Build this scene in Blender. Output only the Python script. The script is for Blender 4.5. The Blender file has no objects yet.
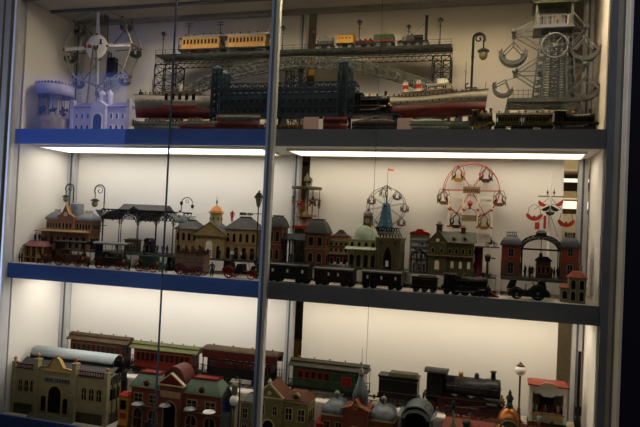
import bpy, math, random
from mathutils import Vector, Matrix
PI = math.pi
sin, cos, rad = math.sin, math.cos, math.radians
R = random.Random(7)
scene = bpy.context.scene
COL = scene.collection

# ------------------------------------------------------------------ sizes of the showcase (metres)
W, D = 1.9, 0.296            # inner width and depth
HT, HB = 0.468, -0.526       # heights of the upper and the lower shelf; the middle shelf is z = 0
TS = 0.0517                  # shelf thickness
HC = HT + 0.46               # underside of the cabinet's top
# ------------------------------------------------------------------ camera pose
CAM = Vector((1.658, -1.8151, 0.1756)); YAW, PITCH, ROLL, FPX = -0.28727, 0.0207, 0.04661, 632.09
_f = Vector((sin(YAW)*cos(PITCH), cos(YAW)*cos(PITCH), sin(PITCH)))
_r0 = Vector((cos(YAW), -sin(YAW), 0)); _u0 = _r0.cross(_f)
_r = cos(ROLL)*_r0 + sin(ROLL)*_u0; _u = -sin(ROLL)*_r0 + cos(ROLL)*_u0
def X(px, Y, z):             # where along the shelf a thing stands, read off the photograph at depth Y and height z
    k = px - 320
    a = _r*FPX - _f*k
    return CAM.x - (a.y*(Y-CAM.y) + a.z*(z-CAM.z))/a.x
def Z(py, x, Y):             # how high a point stands
    k = 213.5 - py
    a = _u*FPX - _f*k
    return CAM.z - (a.x*(x-CAM.x) + a.y*(Y-CAM.y))/a.z
def at(px, py, Y):
    z = 0.1
    for i in range(8):
        x = X(px, Y, z); z = Z(py, x, Y)
    return x, z
cam = bpy.data.objects.new('camera', bpy.data.cameras.new('camera')); COL.objects.link(cam)
cam.matrix_world = Matrix(((_r.x,_u.x,-_f.x,CAM.x),(_r.y,_u.y,-_f.y,CAM.y),(_r.z,_u.z,-_f.z,CAM.z),(0,0,0,1)))
cam.data.sensor_width = 36; cam.data.lens = 36*FPX/640; cam.data.clip_start = 0.01
scene.camera = cam

# ------------------------------------------------------------------ materials
MC = {}
def mat(name, col, rough=.5, metal=0., var=.25, scale=60, spec=.22, bump=0., toy=True):
    if name in MC: return MC[name]
    m = bpy.data.materials.new(name); m.use_nodes = True; MC[name] = m
    nt = m.node_tree; b = nt.nodes['Principled BSDF']
    b.inputs['Roughness'].default_value = rough; b.inputs['Metallic'].default_value = metal
    b.inputs['Specular IOR Level'].default_value = spec
    c = tuple(col)
    if toy and max(c) < .6:      # toys: all colours deepened and slightly more saturated
        g = sum(c)/3; c = tuple(max(.004, (g+(v-g)*1.12)*.72) for v in c)
    if var:
        tc = nt.nodes.new('ShaderNodeTexCoord'); n = nt.nodes.new('ShaderNodeTexNoise'); n.inputs['Scale'].default_value = scale
        n.inputs['Detail'].default_value = 4
        r = nt.nodes.new('ShaderNodeValToRGB')
        r.color_ramp.elements[0].position = .3; r.color_ramp.elements[1].position = .7
        r.color_ramp.elements[0].color = tuple(v*(1-var) for v in c)+(1,)
        r.color_ramp.elements[1].color = tuple(min(1, v*(1+var)) for v in c)+(1,)
        nt.links.new(tc.outputs['Object'], n.inputs['Vector']); nt.links.new(n.outputs['Fac'], r.inputs['Fac'])
        nt.links.new(r.outputs['Color'], b.inputs['Base Color'])
        if bump:
            bp = nt.nodes.new('ShaderNodeBump'); bp.inputs['Strength'].default_value = bump; bp.inputs['Distance'].default_value = .002
            nt.links.new(n.outputs['Fac'], bp.inputs['Height']); nt.links.new(bp.outputs['Normal'], b.inputs['Normal'])
    else:
        b.inputs['Base Color'].default_value = c+(1,)
    return m
def brick(name, c1, c2, mortar, scale=1.0, rough=.6, bw=.008, bh=.0035, axis='xz', ms=.0004):
    if name in MC: return MC[name]
    m = bpy.data.materials.new(name); m.use_nodes = True; MC[name] = m
    nt = m.node_tree; b = nt.nodes['Principled BSDF']; b.inputs['Specular IOR Level'].default_value = .15; b.inputs['Roughness'].default_value = rough; c1, c2, mortar = [tuple(v*.75 for v in c) for c in (c1, c2, mortar)]
    tc = nt.nodes.new('ShaderNodeTexCoord'); sp = nt.nodes.new('ShaderNodeSeparateXYZ'); cb = nt.nodes.new('ShaderNodeCombineXYZ')
    ad = nt.nodes.new('ShaderNodeMath'); ad.operation = 'ADD'
    nt.links.new(tc.outputs['Object'], sp.inputs[0])
    nt.links.new(sp.outputs['X'], ad.inputs[0]); nt.links.new(sp.outputs['Y'], ad.inputs[1])
    nt.links.new(ad.outputs[0], cb.inputs['X']); nt.links.new(sp.outputs['Z'], cb.inputs['Y'])
    t = nt.nodes.new('ShaderNodeTexBrick'); nt.links.new(cb.outputs[0], t.inputs['Vector'])
    t.inputs['Scale'].default_value = scale; t.inputs['Brick Width'].default_value = bw; t.inputs['Row Height'].default_value = bh
    t.inputs['Mortar Size'].default_value = ms
    t.inputs['Color1'].default_value = c1+(1,); t.inputs['Color2'].default_value = c2+(1,); t.inputs['Mortar'].default_value = mortar+(1,)
    nt.links.new(t.outputs['Color'], b.inputs['Base Color'])
    return m
def emit(name, col, s):
    if name in MC: return MC[name]
    m = bpy.data.materials.new(name); m.use_nodes = True; MC[name] = m
    nt = m.node_tree; nt.nodes.remove(nt.nodes['Principled BSDF'])
    e = nt.nodes.new('ShaderNodeEmission'); e.inputs[0].default_value = col+(1,); e.inputs[1].default_value = s
    nt.links.new(e.outputs[0], nt.nodes['Material Output'].inputs[0]); return m
def glassmat(name, tint=(1,1,1), gl=.0, ior=1.45):
    if name in MC: return MC[name]
    m = bpy.data.materials.new(name); m.use_nodes = True; MC[name] = m
    nt = m.node_tree; nt.nodes.remove(nt.nodes['Principled BSDF'])
    t = nt.nodes.new('ShaderNodeBsdfTransparent'); t.inputs[0].default_value = tint+(1,)
    g = nt.nodes.new('ShaderNodeBsdfGlossy'); g.inputs['Roughness'].default_value = .0
    f = nt.nodes.new('ShaderNodeFresnel'); f.inputs[0].default_value = ior
    mx = nt.nodes.new('ShaderNodeMixShader')
    nt.links.new(f.outputs[0], mx.inputs[0]); nt.links.new(t.outputs[0], mx.inputs[1]); nt.links.new(g.outputs[0], mx.inputs[2])
    nt.links.new(mx.outputs[0], nt.nodes['Material Output'].inputs[0]); return m

BLACK = mat('black enamel', (.012,.011,.011), .32, 0, .3)
IRON = mat('dark cast iron', (.02,.021,.022), .45, .3, .3)
NAVY = mat('navy girder paint', (.024,.045,.068), .5, 0, .3)
GIRD = mat('grey green girder paint', (.034,.038,.034), .7, 0, .4, 60, .12)
ARCHP = mat('pale green grey arch paint', (.075,.085,.075), .6, 0, .4, 60, .15)
STEEL = mat('tinned steel', (.35,.36,.36), .35, .7, .2)
GREYTIN = mat('weathered grey tin', (.20,.205,.19), .5, .35, .3)
BRASS = mat('old brass', (.38,.25,.08), .35, .85, .25)
COPPER = mat('copper', (.34,.135,.05), .35, .8, .3, 40)
CREAM = mat('cream tin paint', (.55,.46,.28), .5, 0, .15)
WHITE = mat('white tin paint', (.68,.66,.60), .45, 0, .1)
RED = mat('red tin paint', (.36,.03,.02), .4, 0, .2)
DSTEEL = mat('dull steel', (.10,.10,.095), .4, .5, .2)
DRED = mat('dark red tin paint', (.13,.015,.013), .4, 0, .25)
MAROON = mat('maroon tin paint', (.085,.014,.014), .4, 0, .3)
OCHRE = mat('ochre tin paint', (.50,.27,.07), .45, 0, .2)
YELLOW = mat('yellow tin paint', (.56,.36,.09), .45, 0, .15)
ORANGE = mat('orange tin paint', (.50,.16,.035), .4, 0, .2)
OLIVE = mat('olive tin paint', (.13,.12,.05), .5, 0, .25)
OLIVED = mat('dark olive tin paint', (.06,.06,.03), .5, 0, .25)
GREEN = mat('dark green tin paint', (.025,.055,.03), .4, 0, .3)
LGREEN = mat('pale green tin paint', (.40,.47,.35), .5, 0, .15)
SAGE = mat('sage roof tin', (.06,.068,.042), .5, 0, .2)
BROWN = mat('brown tin paint', (.10,.045,.022), .45, 0, .3)
TAN = mat('tan tin paint', (.33,.22,.12), .5, 0, .2)
SLATE = mat('slate grey tin roof', (.10,.105,.11), .5, .1, .25)
LGREY = mat('light grey tin roof', (.21,.22,.23), .45, .2, .15)
BLUEG = mat('blue grey tin roof', (.115,.135,.145), .4, .2, .2)
PANE = mat('dark window opening', (.010,.010,.011), .25, 0, 0)
PANELIT = mat('pale window pane', (.80,.74,.60), .6, 0, .1)
LAV = mat('blue reflection tin roof', (.22,.19,.40), .5, 0, .15)  # blue reflection in the glass is put into this roof colour
LAVW = mat('blue reflection tin wall', (.42,.42,.62), .5, 0, .1)  # pale tin carrying the same reflected blue in its colour
PINK = mat('pink tin paint', (.30,.13,.14), .5, 0, .2)
BLUE = mat('bright blue tin paint', (.05,.17,.38), .4, 0, .15)
DBLUE = mat('deep blue tin paint', (.02,.04,.12), .4, 0, .2)
SKIN = mat('painted skin', (.45,.25,.16), .6, 0, .1)
OPAL = mat('opal lamp globe', (.75,.73,.68), .25, 0, 0)
LEADG = mat('olive green lamp glass', (.22,.21,.13), .3, 0, .2)

# ------------------------------------------------------------------ mesh building
class MB:
    def __init__(s): s.v=[]; s.f=[]; s.m=[]; s.s=[]; s.k=0; s.sm=False
    def _add(s, vs, fs, smooth=None):
        o=len(s.v); s.v+= [tuple(v) for v in vs]
        for f in fs: s.f.append([o+i for i in f]); s.m.append(s.k); s.s.append(s.sm if smooth is None else smooth)
        return s
    def mt(s,k): s.k=k; return s
    def box(s,x0,x1,y0,y1,z0,z1):
        return s._add([(x,y,z) for z in (z0,z1) for y in (y0,y1) for x in (x0,x1)], [(0,2,3,1),(4,5,7,6),(0,1,5,4),(1,3,7,5),(3,2,6,7),(2,0,4,6)])
    def cb(s,c,d): return s.box(c[0]-d[0]/2,c[0]+d[0]/2,c[1]-d[1]/2,c[1]+d[1]/2,c[2]-d[2]/2,c[2]+d[2]/2)
    def frame(s,p,q):
        p=Vector(p); q=Vector(q); d=(q-p)
        d = d.normalized() if d.length>1e-9 else Vector((0,0,1))
        a=Vector((0,0,1)) if abs(d.z)<.9 else Vector((1,0,0))
        u=d.cross(a).normalized(); return p,q,u,d.cross(u)
    def cyl(s,p,q,r,r2=None,n=8,smooth=True):
        r2=r if r2 is None else r2
        p,q,u,w=s.frame(p,q); vs=[]
        for c,rr in ((p,r),(q,r2)):
            vs+=[c+rr*(cos(2*PI*i/n)*u+sin(2*PI*i/n)*w) for i in range(n)]
        s._add(vs,[(i,(i+1)%n,n+(i+1)%n,n+i) for i in range(n)],smooth)
        return s._add(vs,[tuple(range(n))[::-1],tuple(range(n,2*n))],False)
    def bar(s,p,q,w,h=None):
        h=h or w
        p,q,u,v=s.frame(p,q); vs=[]
        for c in (p,q): vs+=[c+a*w/2*u+b*h/2*v for a,b in ((-1,-1),(1,-1),(1,1),(-1,1))]
        return s._add(vs,[(0,1,5,4),(1,2,6,5),(2,3,7,6),(3,0,4,7),(3,2,1,0),(4,5,6,7)],False)
    def tube(s,pts,r,n=6,closed=False):
        m=len(pts); pts=[Vector(p) for p in pts]; vs=[]; pu=None
        for i,p in enumerate(pts):
            a=pts[(i-1)%m] if (closed or i>0) else p; b=pts[(i+1)%m] if (closed or i<m-1) else p
            d=(b-a).normalized()
            if pu is None:
                t=Vector((0,0,1)) if abs(d.z)<.9 else Vector((0,1,0))
                pu=d.cross(t).normalized()
            else: pu=(pu-d*pu.dot(d)).normalized()
            w=d.cross(pu)
            rr=r[i] if isinstance(r,(list,tuple)) else r
            vs+=[p+rr*(cos(2*PI*j/n)*pu+sin(2*PI*j/n)*w) for j in range(n)]
        fs=[]
        for i in range(m if closed else m-1):
            k=(i+1)%m
            fs+=[(i*n+j,i*n+(j+1)%n,k*n+(j+1)%n,k*n+j) for j in range(n)]
        if not closed: fs+=[tuple(range(n))[::-1],tuple(range((m-1)*n,m*n))]
        return s._add(vs,fs,True)
    def ring(s,c,Rr,r,axis='y',n=20,m=6,a0=0,a1=2*PI):
        full=abs(a1-a0-2*PI)<1e-6; k=n if full else n+1; pts=[]
        for i in range(k):
            a=a0+(a1-a0)*i/n; p={'y':(cos(a),0,sin(a)),'x':(0,cos(a),sin(a)),'z':(cos(a),sin(a),0)}[axis]
            pts.append(Vector(c)+Rr*Vector(p))
        return s.tube(pts,r,m,full)
    def lathe(s,prof,c=(0,0,0),n=12,axis='z',a0=0,a1=2*PI,smooth=True):
        full=abs(a1-a0-2*PI)<1e-6; k=n if full else n+1; vs=[]; c=Vector(c)
        for r,h in prof:
            for i in range(k):
                a=a0+(a1-a0)*i/n
                vs.append(c+Vector({'z':(r*cos(a),r*sin(a),h),'x':(h,r*cos(a),r*sin(a)),'y':(r*cos(a),h,r*sin(a))}[axis]))
        fs=[]; m=len(prof)
        for j in range(m-1):
            for i in range(n):
                i2=(i+1)%k; fs.append((j*k+i,j*k+i2,(j+1)*k+i2,(j+1)*k+i))
        s._add(vs,fs,smooth)
        if full:
            if prof[0][0]>1e-6: s._add(vs[:k],[tuple(range(k))[::-1]],False)
            if prof[-1][0]>1e-6: s._add(vs[-k:],[tuple(range(k))],False)
        return s
    def sph(s,c,r,n=10,sz=1.):
        return s.lathe([(max(1e-7,r*sin(PI*i/8)),-r*sz*cos(PI*i/8)) for i in range(9)],c,n)
    def prism(s,poly,axis,a0,a1,smooth=False):
        g={'y':lambda p,a:(p[0],a,p[1]),'x':lambda p,a:(a,p[0],p[1]),'z':lambda p,a:(p[0],p[1],a)}[axis]
        n=len(poly); vs=[g(p,a0) for p in poly]+[g(p,a1) for p in poly]
        s._add(vs,[(i,(i+1)%n,n+(i+1)%n,n+i) for i in range(n)],smooth)
        return s._add(vs,[tuple(range(n))[::-1],tuple(range(n,2*n))],False)
    def loft(s,rings,caps=True,smooth=False):
        n=len(rings[0]); vs=[p for r in rings for p in r]; fs=[]
        for j in range(len(rings)-1):
            fs+=[(j*n+i,j*n+(i+1)%n,(j+1)*n+(i+1)%n,(j+1)*n+i) for i in range(n)]
        s._add(vs,fs,smooth)
        if caps: s._add(rings[0],[tuple(range(n))[::-1]],False); s._add(rings[-1],[tuple(range(n))],False)
        return s
    def rect(s,x0,x1,y0,y1,z): return [(x0,y0,z),(x1,y0,z),(x1,y1,z),(x0,y1,z)]
    def rot(s,M,start=0):
        for i in range(start,len(s.v)): s.v[i]=tuple(M@Vector(s.v[i]))
        return s
    def arch(s,c,rx,rz,y0,y1,t=.001,n=10,a0=0,a1=PI):     # a curved sheet roof, axis along y
        o=[(c[0]+rx*cos(a0+(a1-a0)*i/n),c[1]+rz*sin(a0+(a1-a0)*i/n)) for i in range(n+1)]
        i_=[(c[0]+(rx-t)*cos(a0+(a1-a0)*i/n),c[1]+(rz-t)*sin(a0+(a1-a0)*i/n)) for i in range(n+1)][::-1]
        poly=o+i_; m=len(poly); vs=[(p[0],y0,p[1]) for p in poly]+[(p[0],y1,p[1]) for p in poly]
        s._add(vs,[(i,(i+1)%m,m+(i+1)%m,m+i) for i in range(m)],True)
        for k in range(n):
            s._add(vs,[(k,k+1,m-2-k,m-1-k),(m+k,m+m-1-k,m+m-2-k,m+k+1)],False)
        return s
    def build(s,name,ms,parent=None):
        me=bpy.data.meshes.new(name); me.from_pydata(s.v,[],s.f)
        if not isinstance(ms,(list,tuple)): ms=[ms]
        for m in ms: me.materials.append(m)
        me.polygons.foreach_set('material_index',[min(k,len(ms)-1) for k in s.m])
        me.polygons.foreach_set('use_smooth',s.s); me.update()
        import bmesh
        bm=bmesh.new(); bm.from_mesh(me); bmesh.ops.recalc_face_normals(bm,faces=bm.faces); bm.to_mesh(me); bm.free()
        o=bpy.data.objects.new(name,me); COL.objects.link(o)
        if parent is not None: o.parent=parent
        return o
def tag(o,label,cat,group=None,kind=None):
    if label: o['label']=label
    if cat: o['category']=cat
    if group: o['group']=group
    if kind: o['kind']=kind
    return o
def T(name,label,cat,loc=(0,0,0),rz=0,group=None):
    o=bpy.data.objects.new(name,None); COL.objects.link(o); o.empty_display_size=.02
    o.location=loc; o.rotation_euler=(0,0,rz)
    return tag(o,label,cat,group)
def struct(name,mb,m,parent=None):
    o=mb.build(name,m,parent); o['kind']='structure'; return o
def copy_tree(o,loc=None,rz=None,label=None,group=None,parent=None,root=True):
    c=o.copy(); COL.objects.link(c)
    if parent is not None: c.parent=parent
    if root:
        if loc is not None: c.location=loc
        if rz is not None: c.rotation_euler=(0,0,rz)
        if label: c['label']=label
        if group: c['group']=group
    for ch in [x for x in o.children]: copy_tree(ch,parent=c,root=False)
    return c
# ------------------------------------------------------------------ the showcase and the room round it
ALU = mat('brushed aluminium', (.27,.26,.24), .4, .3, .08, 20, toy=False)
ALUD = mat('dark anodised aluminium', (.10,.115,.135), .6, .1, .1, 20, toy=False)
ALUW = mat('pale satin aluminium', (.52,.53,.54), .5, .2, .06, 20, toy=False)
PANEL = mat('white display panel', (.80,.775,.72), .75, 0, .015, 6, toy=False)
BEAMB = mat('bright blue shelf paint', (.085,.19,.60), .4, 0, .05, 10, toy=False)
BEAM = mat('glass haze shelf paint', (.15,.175,.22), .4, 0, .05, 10, toy=False)  # grey haze of the right glass pane is put into this blue
SHELFTOP = mat('pale shelf surface', (.62,.56,.48), .6, 0, .04, 15, toy=False)
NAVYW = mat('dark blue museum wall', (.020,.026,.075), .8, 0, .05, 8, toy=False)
FLOORM = mat('dark museum floor', (.06,.055,.05), .6, 0, .2, 5, toy=False)
FR = .072
# room
FW = 3.2
mb = MB(); mb.box(-FW, W+FW, -4.2, -.03, -1.5, -1.45); struct('floor', mb, FLOORM)
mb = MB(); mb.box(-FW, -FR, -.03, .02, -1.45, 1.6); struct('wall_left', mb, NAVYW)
mb = MB(); mb.box(W+.052, W+FW, -.03, .02, -1.45, 1.6); struct('wall_right', mb, mat('shaded blue museum wall', (.006,.008,.024), .85, 0, .05, 8, toy=False))  # weaker light on the right wall is put into this darker blue
mb = MB(); mb.box(-FR, W+.052, -.03, .02, HC+.13, 1.6); struct('wall_above', mb, NAVYW)
mb = MB(); mb.box(-FR, W+.052, -.03, .02, -1.45, HB-TS-.02); struct('wall_below', mb, NAVYW)
# cabinet
case = T('display_cabinet', 'tall aluminium framed glass showcase full of antique tin toys', 'display cabinet', (W/2, 0, HB-TS-.02))
ox, oz = W/2, HB-TS-.02
def cpart(name, mb, m, lab=None):
    mb.rot(Matrix.Translation((-ox, 0, -oz))); o = mb.build(name, m, case)
    if lab: o['label'] = lab
    return o
def rail(x0, x1, y0, y1, z0, z1, grooves=2):
    mb = MB(); n = grooves*2+1
    for i in range(n):
        a = x0+(x1-x0)*i/n; b = x0+(x1-x0)*(i+1)/n; dy = .006 if i % 2 else 0
        mb.mt(i % 2); mb.box(a, b, y0+dy, y1, z0, z1)
    return mb
def post(L, m):
    mb = MB()
    for a, b, y, k in L: mb.mt(k); mb.box(a, b, y, .014, oz, HC+.13)
    return mb
ALUS = mat('bright silver edge', (.55,.55,.57), .6, .0, .05, 20, toy=False)
ALUE = mat('warm satin aluminium', (.22,.205,.175), .6, .0, .08, 20, toy=False)
cpart('frame_post', post([(-.010,-.002,-.030,1),(-.020,-.010,-.022,2),(-.042,-.020,-.036,0),(-.048,-.042,-.026,2),(-.070,-.048,-.040,0)], 0), [ALUE, ALUS, ALUD], 'left aluminium frame post with dark grooves')
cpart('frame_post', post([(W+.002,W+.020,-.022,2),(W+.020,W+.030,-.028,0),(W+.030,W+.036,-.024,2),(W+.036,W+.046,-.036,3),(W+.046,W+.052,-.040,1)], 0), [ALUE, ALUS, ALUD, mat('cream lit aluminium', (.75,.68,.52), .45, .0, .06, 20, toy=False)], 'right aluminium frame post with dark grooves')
cpart('side_panel', MB().box(-.012, 0, .02, D+.012, oz, HC), PANEL)
cpart('side_panel', MB().box(W, W+.012, .02, D+.012, oz, HC), PANEL)
BP = [(.035, .934), (.990, W-.075)]
for a, b in BP:
    cpart('back_panel', MB().box(a, b, D, D+.008, oz, HC), PANEL)
def vpost(x0, x1, y0, y1):
    mb = MB(); mb.box(x0, x1, y0, y1, oz, HC)
    mb.mt(1); w = (x1-x0)
    mb.box(x0+w*.38, x0+w*.62, y0-.001, y0, oz, HC); return mb
cpart('rear_post', vpost(.002, .034, D-.02, D+.01), [ALUW, ALUD])
cpart('rear_post', vpost(.934, .958, D-.02, D+.01), [ALUW, ALUD])
cpart('rear_post', vpost(W-.034, W-.006, D-.02, D+.01), [ALUW, ALUD])
cpart('top_panel', MB().box(-.01, W+.01, -.01, D+.012, HC, HC+.02), mat('grey cabinet top', (.42,.41,.37), .6, 0, .03, 8, toy=False))
cpart('top_fascia', MB().box(-.004, W+.004, -.012, 0, HC-.01, HC+.13), BEAM)
cpart('ceiling_rail', MB().box(.01, W-.01, D-.05, D-.02, HC-.012, HC), ALU)
cpart('ceiling_rail', MB().box(.01, W-.01, .12, .135, HC-.008, HC), ALUD)
# shelves
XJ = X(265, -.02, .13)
for nm, z, lab in (('display_shelf', HT, 'uppermost display shelf carrying the bridges, ships and tall rides'),
                   ('display_shelf', 0, 'middle display shelf carrying the row of black trains and the toy town'),
                   ('display_shelf', HB, 'lowest display shelf carrying the cream station and the cloth covered step')):
    s = T(nm, lab, 'shelf', (0, 0, z), 0, 'display shelves')
    MB().box(.002, W-.002, .004, D-.022, -.004, 0).build('shelf_top', SHELFTOP, s)
    MB().box(.002, W-.002, .004, D-.022, -TS+.006, -.0045).build('shelf_body', PANEL, s)
    o = MB().box(-.002, XJ, -.004, .004, -TS, 0).build('fascia', BEAMB, s); o['label'] = 'bright blue left half of the shelf front'
    o = MB().box(XJ, W+.002, -.004, .004, -TS, 0).build('fascia', BEAM, s); o['label'] = 'right half of the shelf front, slate grey for the painted glass haze'
# lamps under the shelves
LIT = {}
def light_panel(x0, x1, y0, y1, z, strength, col, lab):
    t = T('light_panel', lab, 'light', ((x0+x1)/2, (y0+y1)/2, z), 0, 'light panels under the shelves')
    h = (x1-x0)/2; d = (y1-y0)/2
    e = min(.006, d*.1); mb = MB(); mb.box(-h, h, -d, -d+e, -.008, 0); mb.box(-h, h, d-e, d, -.008, 0); mb.box(-h, -h+e, -d+e, d-e, -.008, 0); mb.box(h-e, h, -d+e, d-e, -.008, 0)
    mb.build('housing', WHITE, t)
    MB().box(-h+e, h-e, -d+e, d-e, -.005, -.001).build('diffuser', emit('lamp %.2f %.2f' % (strength, col[2]), col, strength), t)
WARM = (1, .86, .66); GOLD = (1, .76, .46); NEUT = (1, .93, .83)
S_TOP, S_MID, S_BOT = 72.0, 3.7, 4.3
light_panel(.36, .88, .004, .020, HC, S_TOP, (1, .84, .62), 'light panel in the top of the showcase above the big wheel')
light_panel(1.0, W-.04, .004, .020, HC, S_TOP, GOLD, 'light panel in the top of the showcase above the steamship')
light_panel(.03, .90, .07, .24, HT-TS+.006, S_MID, NEUT, 'long bright panel under the uppermost shelf, left of the rear post')
light_panel(.97, W-.03, .10, .24, HT-TS+.006, S_MID, WARM, 'long bright panel under the uppermost shelf, right of the rear post')
light_panel(.03, .90, .07, .24, -TS+.006, S_BOT, NEUT, 'long bright panel under the middle shelf, left of the rear post')
light_panel(.97, W-.03, .10, .24, -TS+.006, S_BOT, WARM, 'long bright panel under the middle shelf, right of the rear post')
# glass and the upright between the panes
GL = glassmat('clear showcase glass')
GEDGE = mat('dark glass edge', (.03,.035,.045), .9, 0, 0, 60, .05, toy=False)
gx0, gx1 = X(174.5, -.02, .6), X(273, -.02, .75)
zt, zb_ = HC+.12, HB-TS-.02
def pane(x0, x1, y, lab, edge):
    t = T('glass_pane', lab, 'glass pane', ((x0+x1)/2, y, zb_), 0, 'glass panes of the showcase')
    h = (x1-x0)/2
    g = MB(); g._add([(-h,0,0),(h,0,0),(h,0,zt-zb_),(-h,0,zt-zb_)], [(0,1,2,3)]); g.build('glass', GL, t)
    MB().box(*edge, -.002, .002, 0, zt-zb_).build('pane_edge', GEDGE, t)
xe, xp = X(165, -.02, .13), X(265, -.02, .13)
pane(.0, xe, -.019, 'clear glass pane at the left end, in front of the palace', ((xe)/2-.005, (xe)/2))
pane(xe+.001, xp, -.015, 'clear glass pane left of the upright, in front of the horse tram', ((xp-xe)/2-.002, (xp-xe)/2))
xm_ = X(371.5, -.02, .13)
pane(xp+.004, xm_, -.019, 'clear glass pane right of the upright, in front of the navy bridge tower', ((xm_-xp)/2-.0025, (xm_-xp)/2-.0021))
pane(xm_+.001, W, -.019, 'clear glass pane at the right end, in front of the red steamship', ((W-xm_)/2-.001, (W-xm_)/2))
up = T('upright_profile', 'blue grey metal upright dividing the glass front, left of the brick towers', 'upright', (xp, -.016, zb_))
mb = MB(); mb.box(-.011, .004, -.012, .012, 0, zt-zb_); mb.mt(1); mb.box(.004, .013, -.009, .012, 0, zt-zb_); mb.mt(2); mb.box(-.002, .0, -.0135, -.012, 0, zt-zb_)
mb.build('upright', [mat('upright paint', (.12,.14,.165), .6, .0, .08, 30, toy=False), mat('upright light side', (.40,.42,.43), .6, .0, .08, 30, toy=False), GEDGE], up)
# what shows through the gaps behind the showcase
mb = MB(); mb.box(-.6, W+.9, D+.95, D+1.0, -1.45, 1.6); struct('wall_back', mb, mat('brown wall behind', (.10,.075,.045), .8, 0, .5, 3, toy=False))
hall = T('hall_shelving', 'dim brown shelving of a neighbouring showcase seen through the gap between the back panels', 'shelving', (1.0, D+.45, -1.45))
mb = MB(); mb.box(-.25, .25, 0, .2, 0, .02)
for z in (.95, 1.35, 1.62, 1.9, 2.25): mb.box(-.25, .25, 0, .2, z, z+.02)
mb.box(-.27, -.25, 0, .2, 0, 2.6); mb.box(.25, .27, 0, .2, 0, 2.6)
mb.build('carcass', BROWN, hall)
for i in range(22):
    z = (.97, 1.37, 1.64, 1.92, 2.27)[i % 5]; x = -.22+.1*(i//5)+R.uniform(0, .04)
    MB().box(x, x+R.uniform(.03, .06), .02, .1, z, z+R.uniform(.08, .2)).build('packed_box', (YELLOW, TAN, OCHRE, BROWN)[i % 4], hall)
hb = T('hall_ceiling', 'pale stepped ceiling edge with lamps, seen past the right end of the back panel', 'ceiling', (W-.02, D+.7, .1))
mb = MB(); mb.box(-.3, .4, -.05, .2, .36, .40); mb.box(-.3, .4, -.02, .2, .24, .27); mb.box(-.3, .4, .1, .2, -1.2, .18); mb.build('ceiling_edge', mat('hall plaster', (.62,.52,.36), .8, 0, .1, toy=False), hb)
MB().box(-.3, .4, -.03, .05, .20, .228).build('hall_lamp', emit('hall lamp', (1,.85,.6), 1.3), hb); MB().box(-.3, .4, -.02, .02, .31, .322).build('hall_lamp', emit('hall lamp', (1,.85,.6), 1.3), hb)
# ------------------------------------------------------------------ toy builders
def sub(name, mb, m, parent, label=None):
    o = mb.build(name, m, parent)
    if label: o['label'] = label
    return o
# -- tin figures: one continuous skinned body per pose
def skin_body(verts, edges, radii):
    me = bpy.data.meshes.new('body'); me.from_pydata(verts, edges, [])
    o = bpy.data.objects.new('body', me); COL.objects.link(o)
    o.modifiers.new('s', 'SKIN'); 
    if not me.skin_vertices: me.attributes.new('skin', 'FLOAT', 'POINT')
    for i, r in enumerate(radii):
        me.skin_vertices[0].data[i].radius = (r, r); me.skin_vertices[0].data[i].use_root = (i == 0)
    sd = o.modifiers.new('d', 'SUBSURF'); sd.levels = 1; sd.render_levels = 1
    dg = bpy.context.evaluated_depsgraph_get(); dg.update()
    n = bpy.data.meshes.new_from_object(o.evaluated_get(dg)); bpy.data.objects.remove(o)
    n.materials.clear()
    return n
#          0 pelvis    1 waist    2 chest     3 neck      4 head      5 crown     6/7 hips..
def stand_mesh():
    v = [(0,0,.50),(0,0,.60),(0,0,.74),(0,-.005,.84),(0,-.01,.90),(0,-.01,.985)]
    e = [(0,1),(1,2),(2,3),(3,4),(4,5)]; r = [.085,.08,.10,.04,.068,.06]
    for s in (-1,1):
        b = len(v)
        v += [(s*.06,0,.44),(s*.065,-.015,.25),(s*.07,.01,.04),(s*.08,-.07,.025),(s*.13,0,.79),(s*.165,.02,.63),(s*.15,-.06,.50),(s*.145,-.08,.44)]
        e += [(0,b),(b,b+1),(b+1,b+2),(b+2,b+3),(2,b+4),(b+4,b+5),(b+5,b+6),(b+6,b+7)]
        r += [.07,.052,.036,.028,.048,.038,.03,.028]
    return skin_body(v, e, r)
def sit_mesh():
    v = [(0,0,.08),(0,.01,.19),(0,.01,.33),(0,0,.43),(0,-.01,.49),(0,-.01,.575)]
    e = [(0,1),(1,2),(2,3),(3,4),(4,5)]; r = [.09,.085,.10,.04,.068,.06]
    for s in (-1,1):
        b = len(v)
        v += [(s*.07,-.06,.07),(s*.08,-.25,.08),(s*.08,-.26,-.13),(s*.08,-.33,-.15),(s*.13,0,.38),(s*.17,-.03,.22),(s*.12,-.17,.17)]
        e += [(0,b),(b,b+1),(b+1,b+2),(b+2,b+3),(2,b+4),(b+4,b+5),(b+5,b+6)]
        r += [.068,.052,.036,.028,.048,.038,.028]
    return skin_body(v, e, r)
def paint_body(me, zh, zw):
    for p in me.polygons:
        c = p.center; p.use_smooth = True
        if c.z > zh+.06: k = 3
        elif c.z > zh-.01: k = 3 if c.y > .02 else 0
        elif c.z > zw: k = 1
        else: k = 2
        p.material_index = k
ST = stand_mesh(); SI = sit_mesh()
for me, zh, zw in ((ST,.87,.5),(SI,.46,.12)):
    for m in (SKIN, NAVY, BLACK, BROWN): me.materials.append(m)
    paint_body(me, zh, zw)
BODY = {}
def body_mesh(pose, coat, legs, hat):
    k = (pose, coat.name, legs.name, hat.name)
    if k not in BODY:
        me = (ST if pose == 'stand' else SI).copy()
        for i, m in ((1, coat), (2, legs), (3, hat)): me.materials[i] = m
        BODY[k] = me
    return BODY[k]
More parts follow.
